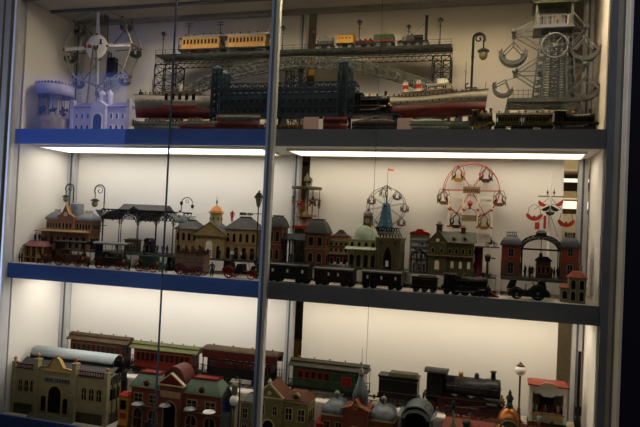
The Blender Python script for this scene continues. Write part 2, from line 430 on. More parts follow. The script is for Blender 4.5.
def figurine(loc, h, label, coat=NAVY, legs=BLACK, hat=BLACK, rz=0, pose='stand', group=None):
    o = bpy.data.objects.new('figurine', body_mesh(pose, coat, legs, hat)); COL.objects.link(o)
    o.location = loc; o.scale = (h, h, h); o.rotation_euler = (0, 0, rz)
    return tag(o, label, 'figurine' if label else None, group)
def rider(parent, loc, h, coat=NAVY, rz=0, pose='sit', name='rider'):
    o = bpy.data.objects.new(name, body_mesh(pose, coat, BLACK, BROWN)); COL.objects.link(o); o.parent = parent
    o.location = loc; o.scale = (h, h, h); o.rotation_euler = (0, 0, rz); return o

# -- windows
def window(parent, x, z, w, h, y, arched=False, fm=CREAM, pm=PANE, side=None, bars=True, name='window'):
    """a framed window on a wall facing -y (or, with side = x of the wall, facing +x with x meaning y)"""
    def outline(w, h):
        if arched:
            r = w/2; return [(-r,0),(r,0)]+[(r*cos(PI*i/6), h-r+r*sin(PI*i/6)) for i in range(7)]
        return [(-w/2,0),(w/2,0),(w/2,h),(-w/2,h)]
    t = min(w, h)*.14
    mb = MB()
    mb.prism([(a, b-t) for a, b in outline(w+2*t, h+2*t)], 'y', -.0012, .0008)
    mb.mt(1); mb.prism(outline(w, h), 'y', -.0018, -.0006)
    mb.mt(0)
    if bars and w > .007: mb.box(-t*.3, t*.3, -.0023, -.0016, 0, h); mb.box(-w/2, w/2, -.0023, -.0016, h*.5-t*.25, h*.5+t*.25)
    if side is None: mb.rot(Matrix.Translation((x, y, z)))
    else: mb.rot(Matrix.Translation((side, x, z)) @ Matrix.Rotation(PI/2, 4, 'Z'))
    return mb.build(name, [fm, pm], parent)
def win_row(parent, x0, x1, n, z, w, h, y, **k):
    for i in range(n): window(parent, x0+(x1-x0)*(i+.5)/n, z, w, h, y, **k)
# -- roofs
def hip(mb, x0, x1, y0, y1, z0, z1, tx, ty, ov=.004):
    mb.box(x0-ov, x1+ov, y0-ov, y1+ov, z0-.0015, z0+.001)
    return mb.loft([mb.rect(x0-ov,x1+ov,y0-ov,y1+ov,z0+.001), mb.rect(x0+tx,x1-tx,y0+ty,y1-ty,z1)])
def mansard(mb, x0, x1, y0, y1, z0, z1, tx, ty, ov=.004, n=5, bulge=1.6):
    rings = []
    for i in range(n+1):
        u = i/n; k = 1-(1-u)**bulge if bulge < 1 else u**bulge
        rings.append(mb.rect(x0-ov+(tx+ov)*k, x1+ov-(tx+ov)*k, y0-ov+(ty+ov)*k, y1+ov-(ty+ov)*k, z0+(z1-z0)*u))
    mb.box(x0-ov-.001, x1+ov+.001, y0-ov-.001, y1+ov+.001, z0-.002, z0)
    return mb.loft(rings)
def gable(mb, x0, x1, y0, y1, z0, z1, ov=.004, along='x'):
    if along == 'x': return mb.prism([(y0-ov,z0),(y1+ov,z0),((y0+y1)/2,z1)], 'x', x0-ov, x1+ov)
    return mb.prism([(x0-ov,z0),(x1+ov,z0),((x0+x1)/2,z1)], 'y', y0-ov, y1+ov)
def cresting(mb, x0, x1, y0, y1, z, h, n=6, r=.0007):
    for (ax,ay,bx,by) in ((x0,y0,x1,y0),(x1,y0,x1,y1),(x1,y1,x0,y1),(x0,y1,x0,y0)):
        mb.bar((ax,ay,z+h*.65),(bx,by,z+h*.65),r*1.5); mb.bar((ax,ay,z),(bx,by,z),r*1.5)
        for i in range(n):
            x = ax+(bx-ax)*i/n; y = ay+(by-ay)*i/n; mb.bar((x,y,z),(x,y,z+h),r*1.6)
    return mb
def railing(mb, x0, x1, y, z, h, n, r=.0008):
    mb.bar((x0,y,z+h),(x1,y,z+h),r*1.6); mb.bar((x0,y,z+h*.5),(x1,y,z+h*.5),r*1.2)
    for i in range(n+1):
        x = x0+(x1-x0)*i/n; mb.bar((x,y,z),(x,y,z+h*1.15),r*2)
    return mb
def finial(mb, c, h, r):
    x, y, z = c
    mb.lathe([(r*.6,0),(r*.25,h*.15),(r,h*.3),(r,h*.42),(r*.25,h*.55),(r*.25,h*.65),(1e-6,h)], (x,y,z), 8); return mb
# -- wheels
def wheel(parent, x, y, z, r, w, m, hub=None, spokes=0, name='wheel'):
    mb = MB()
    if spokes:
        mb.ring((0,0,0), r*.9, r*.11, 'y', 16, 6)
        for i in range(spokes):
            a = 2*PI*i/spokes; mb.bar((0,0,0),(r*.88*cos(a),0,r*.88*sin(a)), r*.1)
        mb.mt(1); mb.cyl((0,-w*.6,0),(0,w*.6,0), r*.2, n=8)
    else:
        mb.lathe([(r*1.06,-w/2+w),(r*1.06,w/2-w*.25),(r,w/2-w*.3),(r,-w/2),(r*.8,-w/2),(r*.75,-w*.25),(r*.25,-w*.25),(r*.22,-w*.6),(1e-6,-w*.6)], (0,0,0), 16, 'y', smooth=False)
        mb.mt(1); mb.lathe([(r*.86,-w*.51),(r*.72,-w*.515)], (0,0,0), 16, 'y', smooth=False)
    o = mb.build(name, [m, hub or m], parent); o.location = (x, y, z); return o
# -- rolling stock.  local x along the train, front side faces -y, rails at z = 0
def coach(label, x0, x1, y, z, h, body, roof, group=None, dep=.055, nwin=6, winm=PANE, frame=None, clerestory=True, open_side=False, name='passenger_coach', cat='coach',
          under=BLACK, bogies=2, trim=None, rz=0., ends=True, vents=4, wheelhub=DSTEEL, tank=None, band=True, wtop=.82, wbot=.45):
    L = x1-x0; t = T(name, label, cat, ((x0+x1)/2, y, z), rz, group); q = L/2; d = dep/2
    wr = h*.12 if bogies == 2 else h*.16
    zf = wr*1.9; zr = h*.80; trim = trim or frame or BRASS
    plat = L*.07 if ends else 0
    mb = MB(); mb.box(-q, q, -d, d, zf-h*.03, zf+h*.03)
    for s in (-1, 1): mb.box(s*q-.0015, s*q+.0015, -d*.8, d*.8, zf-h*.05, zf+h*.03)
    for s in (-1, 1): mb.cyl((s*q,-d*.55,zf),(s*(q+.005),-d*.55,zf), .0022, n=8); mb.cyl((s*q,d*.55,zf),(s*(q+.005),d*.55,zf), .0022, n=8)
    mb.build('underframe', under, t)
    mb = MB()
    if not open_side:
        mb.box(-q+plat, q-plat, -d, d, zf+h*.03, zr)
    else:
        mb.box(-q+plat, q-plat, -d, d, zf+h*.03, zf+(zr-zf)*.36); mb.box(-q+plat, -q+plat+.002, -d, d, zf, zr); mb.box(q-plat-.002, q-plat, -d, d, zf, zr)
    b = mb.build('body', body, t)
    if band:
        mb = MB()
        for zz in ([wbot-.03, wtop+.04] if not open_side else [.36]):
            zq = zf+(zr-zf)*zz; mb.box(-q+plat-.0003, q-plat+.0003, -d-.0006, d+.0006, zq, zq+h*.012)
        mb.build('trim_line', trim, b)
    if ends:
        mb = MB()
        for s in (-1, 1):
            railing(mb, *sorted((s*q, s*(q-plat))), -d*.95, zf, h*.2, 2); railing(mb, *sorted((s*q, s*(q-plat))), d*.95, zf, h*.2, 2)
            for yy in (-d*.95, d*.95): mb.bar((s*q*.99,yy,zf),(s*q*.99,yy,zr),.0015)
        mb.build('end_railing', under, t)
    # windows
    xa, xb = -q+plat+L*.03, q-plat-L*.03
    if nwin and not open_side:
        ww = (xb-xa)/nwin*.56; zb = zf+(zr-zf)*wbot; wh = (zr-zf)*(wtop-wbot)
        win_row(t, xa, xb, nwin, zb, ww, wh, -d, fm=frame or body, pm=winm, bars=False)
        for i in range(2): window(t, -d*.45+i*d*.9, zb, d*.45, wh, 0, fm=frame or body, pm=winm, side=q-plat, bars=False)
    if open_side:
        n = nwin or 8
        for i in range(n+1):
            x = xa+(xb-xa)*i/n
            mb = MB(); mb.bar((x,-d*.97,zf),(x,-d*.97,zr),.0022); mb.bar((x,d*.97,zf),(x,d*.97,zr),.0022); mb.build('roof_post', under, t)
        for i in range(n):
            x = xa+(xb-xa)*(i+.5)/n; mb = MB()
            mb.box(x-.002, x+.002, -d*.8, d*.8, zf+h*.05, zf+(zr-zf)*.62); mb.box(x-.011, x+.002, -d*.8, d*.8, zf+h*.12, zf+h*.16); mb.build('bench', frame or TAN, t)
        mb = MB(); mb.box(xa, xb, -d*.99, -d*.93, zf+(zr-zf)*.62, zf+(zr-zf)*.68); mb.box(xa, xb, d*.93, d*.99, zf+(zr-zf)*.62, zf+(zr-zf)*.68); mb.build('side_rail', body, t); mb = MB(); mb.box(-q, q, -d-.003, -d, zr-h*.17, zr); mb.box(-q, q, d, d+.003, zr-h*.17, zr); mb.build('valance', trim, t)
    # roof
    mb = MB(); ov = .003
    def roofsec(w, z0, hh, n=8): return [(w*cos(PI*i/n), z0+hh*sin(PI*i/n)) for i in range(n+1)]
    if clerestory:
        sec = [(d+ov, zr), (d+ov, zr+h*.02), (d*.72, zr+h*.075), (d*.5, zr+h*.09), (d*.48, zr+h*.14), (d*.3, zr+h*.185), (0, zr+h*.2)]
        sec = sec+[(-a, b) for a, b in sec[::-1][1:]]
    else:
        sec = [(d+ov, zr)]+roofsec(d+ov, zr+h*.02, h*(.07 if open_side else .17))+[(-d-ov, zr)]
    mb.prism(sec, 'x', -q-ov*.5, q+ov*.5)
    r = mb.build('roof', roof, t)
    for i in range(vents):
        x = -q*.8+1.6*q*i/max(1, vents-1)
        mb = MB(); mb.lathe([(.0022,0),(.0022,.004),(.0036,.0045),(.0036,.006),(1e-6,.0075)], (x,0,zr+h*(.085 if open_side else .19)), 8); mb.build('roof_vent', trim if trim else roof, r)
    # running gear
    if bogies == 2:
        for s in (-1, 1):
            xc = s*q*.66; mb = MB(); ww = h*.3
            mb.box(xc-ww, xc+ww, -d*.86, -d*.8, wr*.8, wr*1.5); mb.box(xc-ww, xc+ww, d*.8, d*.86, wr*.8, wr*1.5); mb.box(xc-wr*.4, xc+wr*.4, -d*.8, d*.8, wr*1.0, wr*1.8)
            for k in (-1, 1): mb.cyl((xc+k*ww*.62,-d*.8,wr),(xc+k*ww*.62,d*.8,wr), .0012, n=6)
            bg = mb.build('bogie', under, t)
            for k in (-1, 1):
                for yy in (-d*.72, d*.72): wheel(bg, xc+k*ww*.62, yy, wr, wr*.96, .004, under, wheelhub)
    else:
        for k in (-1, 1):
            mb = MB(); mb.cyl((k*q*.58,-d*.8,wr),(k*q*.58,d*.8,wr), .0014, n=6); mb.box(k*q*.58-wr*.3, k*q*.58+wr*.3, -d*.84, -d*.8, wr*.7, zf); ax = mb.build('axle', under, t)
            for yy in (-d*.72, d*.72): wheel(ax, k*q*.58, yy, wr, wr*.96, .004, under, wheelhub)
    if tank:
        mb = MB(); rr = h*.075; mb.lathe([(1e-6,-q*.45),(rr*.8,-q*.44),(rr,-q*.4),(rr,q*.4),(rr*.8,q*.44),(1e-6,q*.45)], (q*.02,-d*.6,zf-rr*1.0), 12, 'x'); mb.build('gas_tank', tank, t)
    return t
def loco(label, x0, x1, y, z, h, m=BLACK, dep=.05, nd=3, group=None, hub=DRED, facing=1, cabroof=None, lining=BRASS, smoke=.9, rz=0, name='steam_locomotive', bogie=True):
    """facing = 1: chimney at the right end"""
    L = x1-x0; t = T(name, label, 'locomotive', ((x0+x1)/2, y, z), rz, group); q = L/2; d = dep/2; S = facing
    fr = h*.36; br = h*.20; zc = fr+br*1.25
    def seg(a, b): return tuple(sorted((S*a, S*b)))
    mb = MB(); mb.box(-q, q, -d*.98, d*.98, fr-h*.02, fr+h*.02)
    for s in (-1, 1): mb.box(s*q-.002, s*q+.002, -d, d, fr-h*.1, fr+h*.02)
    mb.box(*seg(-q*.95, q*.95), -d*.5, d*.5, fr-h*.12, fr)
    fp = mb.build('footplate', m, t)
    mb = MB(); mb.box(-q, q, -d*1.0-.0004, -d*.985, fr-h*.015, fr-h*.0); mb.build('lining', lining, fp)
    mb = MB(); mb.lathe([(1e-6,S*-q*.45),(br,S*-q*.45),(br,S*q*.55),(br*1.06,S*q*.56),(br*1.06,S*q*.90),(br*.9,S*q*.915),(br*.3,S*q*.93),(1e-6,S*q*.95)], (0,0,zc), 18, 'x')
    bo = mb.build('boiler', m, t)
    for k in (-.2, .1, .4):
        mb = MB(); mb.ring((S*q*k,0,zc), br*1.005, .0006, 'x', 18, 4); mb.build('boiler_band', DSTEEL, bo)
    mb = MB(); x = S*q*.73; zt = zc+br*.9; mb.lathe([(h*.075,0),(h*.055,h*.05),(h*.05,h-zt-h*.035),(h*.07,h-zt-h*.03),(h*.07,h-zt),(h*.045,h-zt),(h*.045,h-zt-.004),(1e-6,h-zt-.004)], (x,0,zt), 12); mb.build('chimney', m, t)
    for k, mm in ((.32, m), (-.08, lining)):
        mb = MB(); mb.lathe([(h*.06,0),(h*.05,h*.04),(h*.052,h*.08),(h*.035,h*.12),(1e-6,h*.135)], (S*q*k,0,zc+br*.93), 10); mb.build('dome', mm, t)
    # cab
    mb = MB(); a, b = seg(-q*.93, -q*.45); ch = h*.94
    mb.box(a, b, -d*.92, -d*.84, fr, ch*.93); mb.box(a, b, d*.84, d*.92, fr, ch*.93)
    f0, f1 = seg(-q*.52, -q*.45); mb.box(f0, f1, -d*.92, d*.92, fr, ch*.93)
    mb.bar((S*-q*.92,-d*.88,fr),(S*-q*.92,-d*.88,ch*.93),.002); mb.bar((S*-q*.92,d*.88,fr),(S*-q*.92,d*.88,ch*.93),.002)
    cb = mb.build('cab', m, t)
    mb = MB(); n = 8; mb.prism([(d*1.0*cos(PI*i/n), ch*.92+h*.08*sin(PI*i/n)) for i in range(n+1)], 'x', S*-q*1.0, S*-q*.40); mb.build('cab_roof', cabroof or m, cb)
    for yy in (-d*.93, d*.93):
        mb = MB(); mb.box((a+b)/2-(b-a)*.22, (a+b)/2+(b-a)*.22, yy-.0008, yy+.0008, ch*.66, ch*.86); mb.build('side_window', PANE, cb)
    for yy in (-d*.5, d*.5):
        mb = MB(); mb.box(S*-q*.446-.0006, S*-q*.446+.0006, yy-d*.2, yy+d*.2, ch*.68, ch*.86); mb.build('cab_window', STEEL, cb)
    # wheels and gear
    wr = fr*.62
    for i in range(nd):
        x = S*(-q*.42+q*.82*i/max(1, nd-1))
        mb = MB(); mb.cyl((x,-d*.75,wr),(x,d*.75,wr), .0015, n=6); ax = mb.build('axle', m, t)
        for yy in (-d*.72, d*.72): wheel(ax, x, yy, wr, wr*.95, .005, m, hub)
    if bogie:
        for k in (.62, .86, -.8):
            if nd > 3 and k == .62: continue
            mb = MB(); mb.cyl((S*q*k,-d*.7,wr*.6),(S*q*k,d*.7,wr*.6), .0012, n=6); ax = mb.build('axle', m, t)
            for yy in (-d*.7, d*.7): wheel(ax, S*q*k, yy, wr*.6, wr*.57, .004, m, hub)
    mb = MB(); x = S*q*.72
    for yy in (-d*.92, d*.92):
        mb.cyl((x-S*q*.13,yy,fr*.72),(x+S*q*.13,yy,fr*.72), fr*.24, n=10)
    cy = mb.build('cylinder', m, t)
    mb = MB()
    for yy in (-d*.98, d*.98):
        mb.bar((S*-q*.42,yy,wr*.8),(S*q*.40,yy,wr*.8),.0025); mb.bar((S*q*.0,yy,wr*.8),(S*q*.6,yy,fr*.72),.002)
    mb.build('coupling_rod', STEEL, t)
    mb = MB(); railing(mb, *seg(-q*.42, q*.86), -br*1.08, zc+br*.1, .0005, 5, .0006); mb.build('handrail', STEEL, bo)
    for s in (-1, 1):
        mb = MB(); mb.lathe([(h*.03,0),(h*.03,h*.06),(h*.015,h*.09),(1e-6,h*.1)], (S*q*.96,s*d*.6,fr+h*.02), 8); mb.build('lamp', lining, t)
        mb = MB(); mb.cyl((S*q,s*d*.6,fr-h*.04),(S*(q+.006),s*d*.6,fr-h*.04), .0025, n=8); mb.build('buffer', m, t)
    return t
def tender(label, x0, x1, y, z, h, m=BLACK, dep=.048, lining=BRASS, group=None, nw=3, coal=True):
    L = x1-x0; t = T('locomotive_tender', label, 'tender', ((x0+x1)/2, y, z), 0, group); q = L/2; d = dep/2
    wr = h*.15; zf = wr*1.9
    mb = MB(); mb.box(-q, q, -d*.9, d*.9, zf-h*.05, zf+h*.03); mb.build('underframe', m, t)
    mb = MB(); mb.loft([mb.rect(-q*.94,q*.94,-d,d,zf), mb.rect(-q*.94,q*.94,-d,d,h*.82), mb.rect(-q*1.0,q*1.0,-d*1.06,d*1.06,h*.88), mb.rect(-q*1.0,q*1.0,-d*1.06,d*1.06,h*.9)])
    b = mb.build('body', m, t)
    mb = MB()
    for zz in (h*.12+zf, h*.78): mb.box(-q*.945, q*.945, -d-.0005, d+.0005, zz, zz+h*.015)
    mb.build('lining', lining, b)
    mb = MB(); mb.loft([mb.rect(-q*.5,q*.9,-d*.8,d*.8,h*.9), mb.rect(-q*.45,q*.85,-d*.7,d*.7,h*.99)]); mb.build('coal_bunker', OLIVED if coal else m, t)
    for i in range(nw):
        x = -q*.66+q*1.32*i/(nw-1); mb = MB(); mb.cyl((x,-d*.7,wr),(x,d*.7,wr), .0012, n=6); ax = mb.build('axle', m, t)
        for yy in (-d*.75, d*.75): wheel(ax, x, yy, wr, wr*.95, .004, m, DSTEEL)
    mb = MB(); mb.bar((-q-.006,0,zf),(-q,0,zf),.003); mb.bar((q,0,zf),(q+.006,0,zf),.003); mb.build('coupling', STEEL, t)
    return t
# -- lamps
def lamp(label, x, y, z, h, style='lantern', m=IRON, group=None, glass=LEADG, flip=1, r=None, cr=.075, gr=.09, lw=.055):
    t = T('street_lamp', label, 'street lamp', (x, y, z), 0, group)
    mb = MB(); pr = max(.0012, h*.012) if r is None else r
    top = h*.8 if style in ('lantern', 'globe') else h*.78
    mb.lathe([(pr*4,0),(pr*4,h*.02),(pr*2.2,h*.05),(pr*1.6,h*.2),(pr*2,h*.21),(pr*1.1,h*.24),(pr,top*.98),(pr*1.5,top)], (0,0,0), 8)
    mb.build('post', m, t)
    if style == 'lantern':
        w = h*lw
        mb = MB(); mb.loft([mb.rect(-w*.5,w*.5,-w*.5,w*.5,top), mb.rect(-w,w,-w,w,top+h*.1)]); g = mb.build('lantern_glass', glass, t)
        mb = MB(); mb.loft([mb.rect(-w*1.5,w*1.5,-w*1.5,w*1.5,top+h*.1), mb.rect(-w*.5,w*.5,-w*.5,w*.5,top+h*.16)]); finial(mb, (0,0,top+h*.155), h*.045, w*.5); mb.build('lantern_cap', m, t)
        mb = MB(); mb.bar((-h*.05,0,top*.9),(h*.05,0,top*.9),pr*1.2); mb.build('ladder_bar', m, t)
    elif style == 'globe':
        rr = h*gr; top = h-rr*2.6
        mb = MB(); mb.sph((0,0,top+rr*.9), rr, 14); mb.build('globe', OPAL, t)
        mb = MB(); mb.lathe([(rr*.75,top+rr*1.6),(rr*.8,top+rr*1.7),(rr*.35,top+rr*1.95),(rr*.3,top+rr*2.1),(1e-6,top+rr*2.5)], (0,0,0), 10); mb.build('lamp_cap', m, t)
    elif style == 'curl':
        F = flip; rc = h*cr; c = (F*rc*1.0, 0, h-rc)
        pts = [(0,0,top*.95),(0,0,h-rc*1.4)]+[(c[0]-F*rc*cos(a), 0, c[2]+rc*sin(a)) for a in [PI*1.25*i/14-.15 for i in range(15)]]
        mb = MB(); mb.tube(pts, pr*1.1, 6)
        sp = [(c[0]+F*rc*(.75-.055*i)*cos(.62*i+1), 0, c[2]+rc*(.75-.055*i)*sin(.62*i+1)) for i in range(12)]
        mb.tube(sp, pr*.7, 5); mb.build('scroll_arm', m, t)
        e = pts[-1]; ex = c[0]+F*rc*.85; ez = c[2]-rc*.45
        mb = MB(); mb.cyl((ex,0,ez),(ex,0,ez-h*.07),pr*.7,n=6); mb.lathe([(h*.02,0),(h*.055,-h*.02),(h*.055,-h*.03)], (ex,0,ez-h*.07), 10); mb.build('lamp_hood', m, t)
        mb = MB(); mb.sph((ex,0,ez-h*.135), h*.04, 10, 1.15); mb.build('lamp_glass', glass, t)
        mb = MB(); mb.bar((-h*.05,0,top*.62),(h*.05,0,top*.62),pr*1.2); mb.tube([(-h*.05,0,top*.62),(-h*.055,0,top*.66),(-h*.03,0,top*.68)],pr*.7,5); mb.build('ladder_bar', m, t)
    return t
# -- lattice
def lattice(mb, top, bot, r, cross=True):
    """top, bot: matching lists of points"""
    for L in (top, bot):
        for a, b in zip(L[:-1], L[1:]): mb.bar(a, b, r*1.7)
    for i in range(len(top)):
        mb.bar(top[i], bot[i], r)
        if i+1 < len(top):
            mb.bar(top[i], bot[i+1], r)
            if cross: mb.bar(bot[i], top[i+1], r)
    return mb
def lattice_tower(mb, x0, x1, y0, y1, z0, z1, n, r, tx=0, ty=0):
    def c(u, k):
        a = tx*u; b = ty*u
        return [(x0+a,y0+b),(x1-a,y0+b),(x1-a,y1-b),(x0+a,y1-b)][k]
    for k in range(4):
        P = [(*c(i/n, k), z0+(z1-z0)*i/n) for i in range(n+1)]; Q = [(*c(i/n, (k+1) % 4), z0+(z1-z0)*i/n) for i in range(n+1)]
        for i in range(n):
            mb.bar(P[i], P[i+1], r*2); mb.bar(P[i], Q[i+1], r); mb.bar(Q[i], P[i+1], r); mb.bar(P[i+1], Q[i+1], r)
    return mb
def riser(label, x0, x1, y0, y1, z, h, m=None):
    t = T('acrylic_riser', label, 'riser', ((x0+x1)/2, (y0+y1)/2, z), 0, 'clear risers under the toy buildings')
    a = (x1-x0)/2; b = (y1-y0)/2; m = m or RISER
    MB().box(-a, a, -b, b, h-.004, h).build('top_sheet', m, t)
    for sx in (-1, 1): MB().box(sx*a-(.003 if sx > 0 else 0), sx*a+(.003 if sx < 0 else 0), -b, b, 0, h-.004).build('side_sheet', RISERC, t)
    return t
RISER = mat('smoky acrylic', (.13,.15,.16), .2, 0, 0)
RISERC = glassmat('clear acrylic', (.9,.93,.92))
# ================================================================== UPPER SHELF
def zat(px, py, Y): return at(px, py, Y)[1]
def xat(px, py, Y): return at(px, py, Y)[0]
H = HT
# -- carousel
Yc = .095; cx, zt_ = at(55, 90, Yc); rc = .066
ca = T('toy_carousel', 'small round carousel with scalloped canopy at the left end of the uppermost shelf', 'carousel', (cx, Yc, H))
zc0 = zat(55, 97, Yc)-H; zc1 = zat(55, 85, Yc)-H; zb0 = zat(55, 119, Yc)-H
MB().lathe([(rc*.98,0),(rc,.004),(rc,zb0-.004),(rc*.96,zb0)], (0,0,0), 28).build('base_drum', mat('carousel base paint', (.30,.25,.22), .5, 0, .35, 40), ca)
mb = MB(); mb.lathe([(rc*.1,zc1+.012),(rc*.6,zc1+.008),(rc*1.02,zc1-.004),(rc*1.02,zc0),(rc*.98,zc0),(rc*.95,zc1-.008),(1e-6,zc1-.006)], (0,0,0), 28)
cano = mb.build('canopy', LAVW, ca)
mb = MB()
for i in range(36):
    a = 2*PI*i/36; p = Vector((rc*1.03*cos(a), rc*1.03*sin(a), 0)); q = Vector((-sin(a), cos(a), 0))*rc*.085
    mb._add([p-q+Vector((0,0,zc1-.004)), p+q+Vector((0,0,zc1-.004)), p*.985+Vector((0,0,zc1+.004)), p-q*.6+Vector((0,0,zc1-.006)), p+q*.6+Vector((0,0,zc1-.006))], [(0,1,2),(0,3,4,1)])
mb.build('scalloped_edge', LAV, cano)
MB().cyl((0,0,zb0),(0,0,zc1-.006),rc*.22,n=12).build('centre_column', WHITE, ca)
for i in range(8):
    a = 2*PI*(i+.3)/8; x, y = rc*.86*cos(a), rc*.86*sin(a)
    MB().cyl((x,y,zb0),(x,y,zc0+.004),.0014,n=6).build('canopy_post', BRASS, ca)
    x, y = rc*.68*cos(a+.35), rc*.68*sin(a+.35)
    mb = MB(); zz = zb0+.024   # carousel horse
    mb.lathe([(1e-6,-.012),(.005,-.009),(.0055,0),(.005,.008),(1e-6,.011)], (0,0,0), 8, 'x')
    mb.tube([(.007,0,.001),(.012,0,.009),(.017,0,.008)], [.0035,.0025,.0018], 6)
    for k in (-.007, .007):
        for s in (-.0025, .0025): mb.bar((k,s,-.003),(k*1.4,s,-.014),.0018)
    mb.cyl((0,0,-.025),(0,0,zc0-zb0-.02),.0008,n=5)
    h = mb.build('carousel_horse', R.choice([WHITE, BROWN, DBLUE]), ca); h.location = (x, y, zz); h.rotation_euler = (0,0,a+.35+PI/2)
    rider(h, (0,0,.004), .03, R.choice([NAVY, DRED, DBLUE]), PI/2)
# -- palace; its lilac stands for the blue reflection over it
Yp = .085; x0, x1 = X(72, Yp, H+.05), X(128, Yp, H+.05); xm = (x0+x1)/2; q = (x1-x0)/2
pal = T('toy_palace', 'palace with arched gate, coloured lilac for the blue reflection, in front of the big wheel', 'toy building', (xm, Yp, H))
ze = zat(100, 107, Yp)-H; zr = zat(100, 101, Yp)-H; zd = zat(100, 89, Yp)-H; dp = .06
MB().box(-q, q, 0, dp, 0, ze).build('wall', LAVW, pal)
mb = MB(); hip(mb, -q, -q*.22, 0, dp, ze, zr, .02, .03); hip(mb, q*.22, q, 0, dp, ze, zr, .02, .03); mb.build('roof', LAV, pal)
mb = MB(); mb.box(-q*.26, q*.26, -.012, dp, 0, ze+.004); gable(mb, -q*.26, q*.26, -.012, dp, ze+.004, zr+.002, 0, 'y'); mb.build('gatehouse', LAVW, pal)
window(pal, 0, 0, q*.30, ze*.72, -.012, True, WHITE, PANE, bars=False, name='gate_arch')
for s in (-1, 1):
    for k in (.42, .62, .82): window(pal, s*q*k, ze*.55, .009, .018, 0, True, WHITE, BLUE, bars=False); window(pal, s*q*k, ze*.08, .009, .02, 0, True, WHITE, PANE, bars=False)
    mb = MB(); mb.cyl((s*q*.14,.03,ze),(s*q*.14,.03,zd-.018),.012,n=12); mb.lathe([(.0135,0),(.0135,.002),(.013,.006),(.009,.013),(.003,.018),(1e-6,.028)], (s*q*.14,.03,zd-.018), 12)
    mb.build('turret', LAVW, pal)
    MB().box(s*q-.006, s*q+.006, -.004, .012, 0, zr+.004).build('corner_pier', LAVW, pal)
win_row(pal, .008, dp-.008, 3, ze*.3, .009, .026, 0, arched=True, fm=WHITE, side=q, bars=False)
# -- giant wheel
def gondola(parent, x, y, z, s, m, riders=True, style='bench', tilt=0):
    mb = MB()
    if style == 'bench':
        mb.box(-s*.5,s*.5,-s*.35,s*.35,-s*.95,-s*.88); mb.box(-s*.5,-s*.42,-s*.35,s*.35,-s*.95,-s*.45); mb.box(s*.42,s*.5,-s*.35,s*.35,-s*.95,-s*.45)
        mb.prism([(-s*.5,-s*.9),(s*.5,-s*.9),(s*.2,-s*1.15),(-s*.2,-s*1.15)], 'y', -s*.3, s*.3)
    else:   # boat shaped
        o = [(s*.62*cos(a), -s*.35+s*.62*sin(a)) for a in [PI+PI*i/10 for i in range(11)]]
        n = [(s*.50*cos(a), -s*.33+s*.46*sin(a)) for a in [2*PI-PI*i/10 for i in range(11)]]
        vs = o+n; m2 = len(vs); P = [(p[0],-s*.3,p[1]) for p in vs]+[(p[0],s*.3,p[1]) for p in vs]
        fs = [(i,(i+1)%m2,m2+(i+1)%m2,m2+i) for i in range(m2)]
        for i in range(10): fs += [(i,i+1,m2-2-i,m2-1-i),(m2+i,m2+m2-1-i,m2+m2-2-i,m2+i+1)]
        mb._add(P, fs)
    g = mb.build('gondola', m, parent); g.location = (x,y,z); g.rotation_euler = (0,tilt,0)
    mb = MB()
    mb.bar((0,-s*.36,0),(0,s*.36,0),s*.05)
    for yy in (-s*.34, s*.34): mb.bar((0,yy,0),(-s*.46,yy,-s*.5),s*.06); mb.bar((0,yy,0),(s*.46,yy,-s*.5),s*.06)
    mb.build('hanger', STEEL, g)
    if riders:
        for k in (-.2, .2): rider(g, (s*k*1.2,0,-s*.88 if style == 'bench' else -s*.66), s*.95, R.choice([NAVY, DRED, BROWN, OCHRE, GREEN]), PI/2*(1 if k > 0 else -1))
    return g
Yw = .20; wx, wz = at(97.5, 47, Yw-.03); Rw = (zat(97, 8, Yw-.03)-wz)*1.0
gw = T('giant_wheel', 'large octagonal white giant wheel with red joints and painted hub disc', 'toy giant wheel', (wx, Yw, H)); cz = wz-H
for yy in (-.03, .03):
    P = [(Rw*cos(rad(45*i+92)), yy, cz+Rw*sin(rad(45*i+92))) for i in range(8)]
    MB().tube(P, .0036, 6, True).build('rim', mat('pale wheel tin', (.42,.44,.38), .45, .1, .1), gw)
    for i in range(8):
        if i % 2 == 0 or yy > 0:
            w = .012 if i % 2 == 0 and yy < 0 else .003
            mb = MB(); mb.bar((P[i][0]*.25, yy, cz+(P[i][2]-cz)*.25), P[i], .003, w); mb.build('spoke', WHITE if yy < 0 else LGREY, gw)
        mb = MB(); mb.lathe([(1e-6,-.004),(.0048,-.003),(.0048,.003),(1e-6,.004)], P[i], 10, 'y'); mb.build('rim_joint', RED, gw)
mb = MB(); mb.lathe([(1e-6,-.007),(.012,-.006),(.044,-.003),(.046,0),(1e-6,.002)], (0,-.034,cz), 32, 'y'); disc = mb.build('hub_disc', WHITE, gw)
for a in (90, 180, 270, 0):
    mb = MB(); mb.sph((.046*cos(rad(a)), -.038, cz+.046*sin(rad(a))), .0042, 8); mb.build('disc_stud', RED, disc)
mb = MB(); mb.prism([(-.006,.004),(-.010,.001),(-.008,-.010),(0,-.016),(.008,-.012),(.011,.004),(.006,.001),(.001,-.007)], 'y', -.0445, -.040); mb.rot(Matrix.Translation((.001,0,cz))); mb.build('green_emblem', GREEN, disc)
mb = MB(); mb.prism([(.013,.008),(.026,.006),(.026,.010),(.022,.013),(.023,.026),(.017,.026),(.017,.014)], 'y', -.041, -.036); mb.rot(Matrix.Translation((0,0,cz))); mb.build('blue_emblem', DBLUE, disc)
mb = MB(); mb.prism([(-.034,-.006),(-.016,-.004),(-.018,.006),(-.024,.001),(-.028,.010),(-.033,.006)], 'y', -.041, -.036); mb.rot(Matrix.Translation((0,0,cz))); mb.build('red_emblem', RED, disc)
MB().cyl((0,-.036,cz),(0,.05,cz),.005,n=10).build('axle', STEEL, gw)
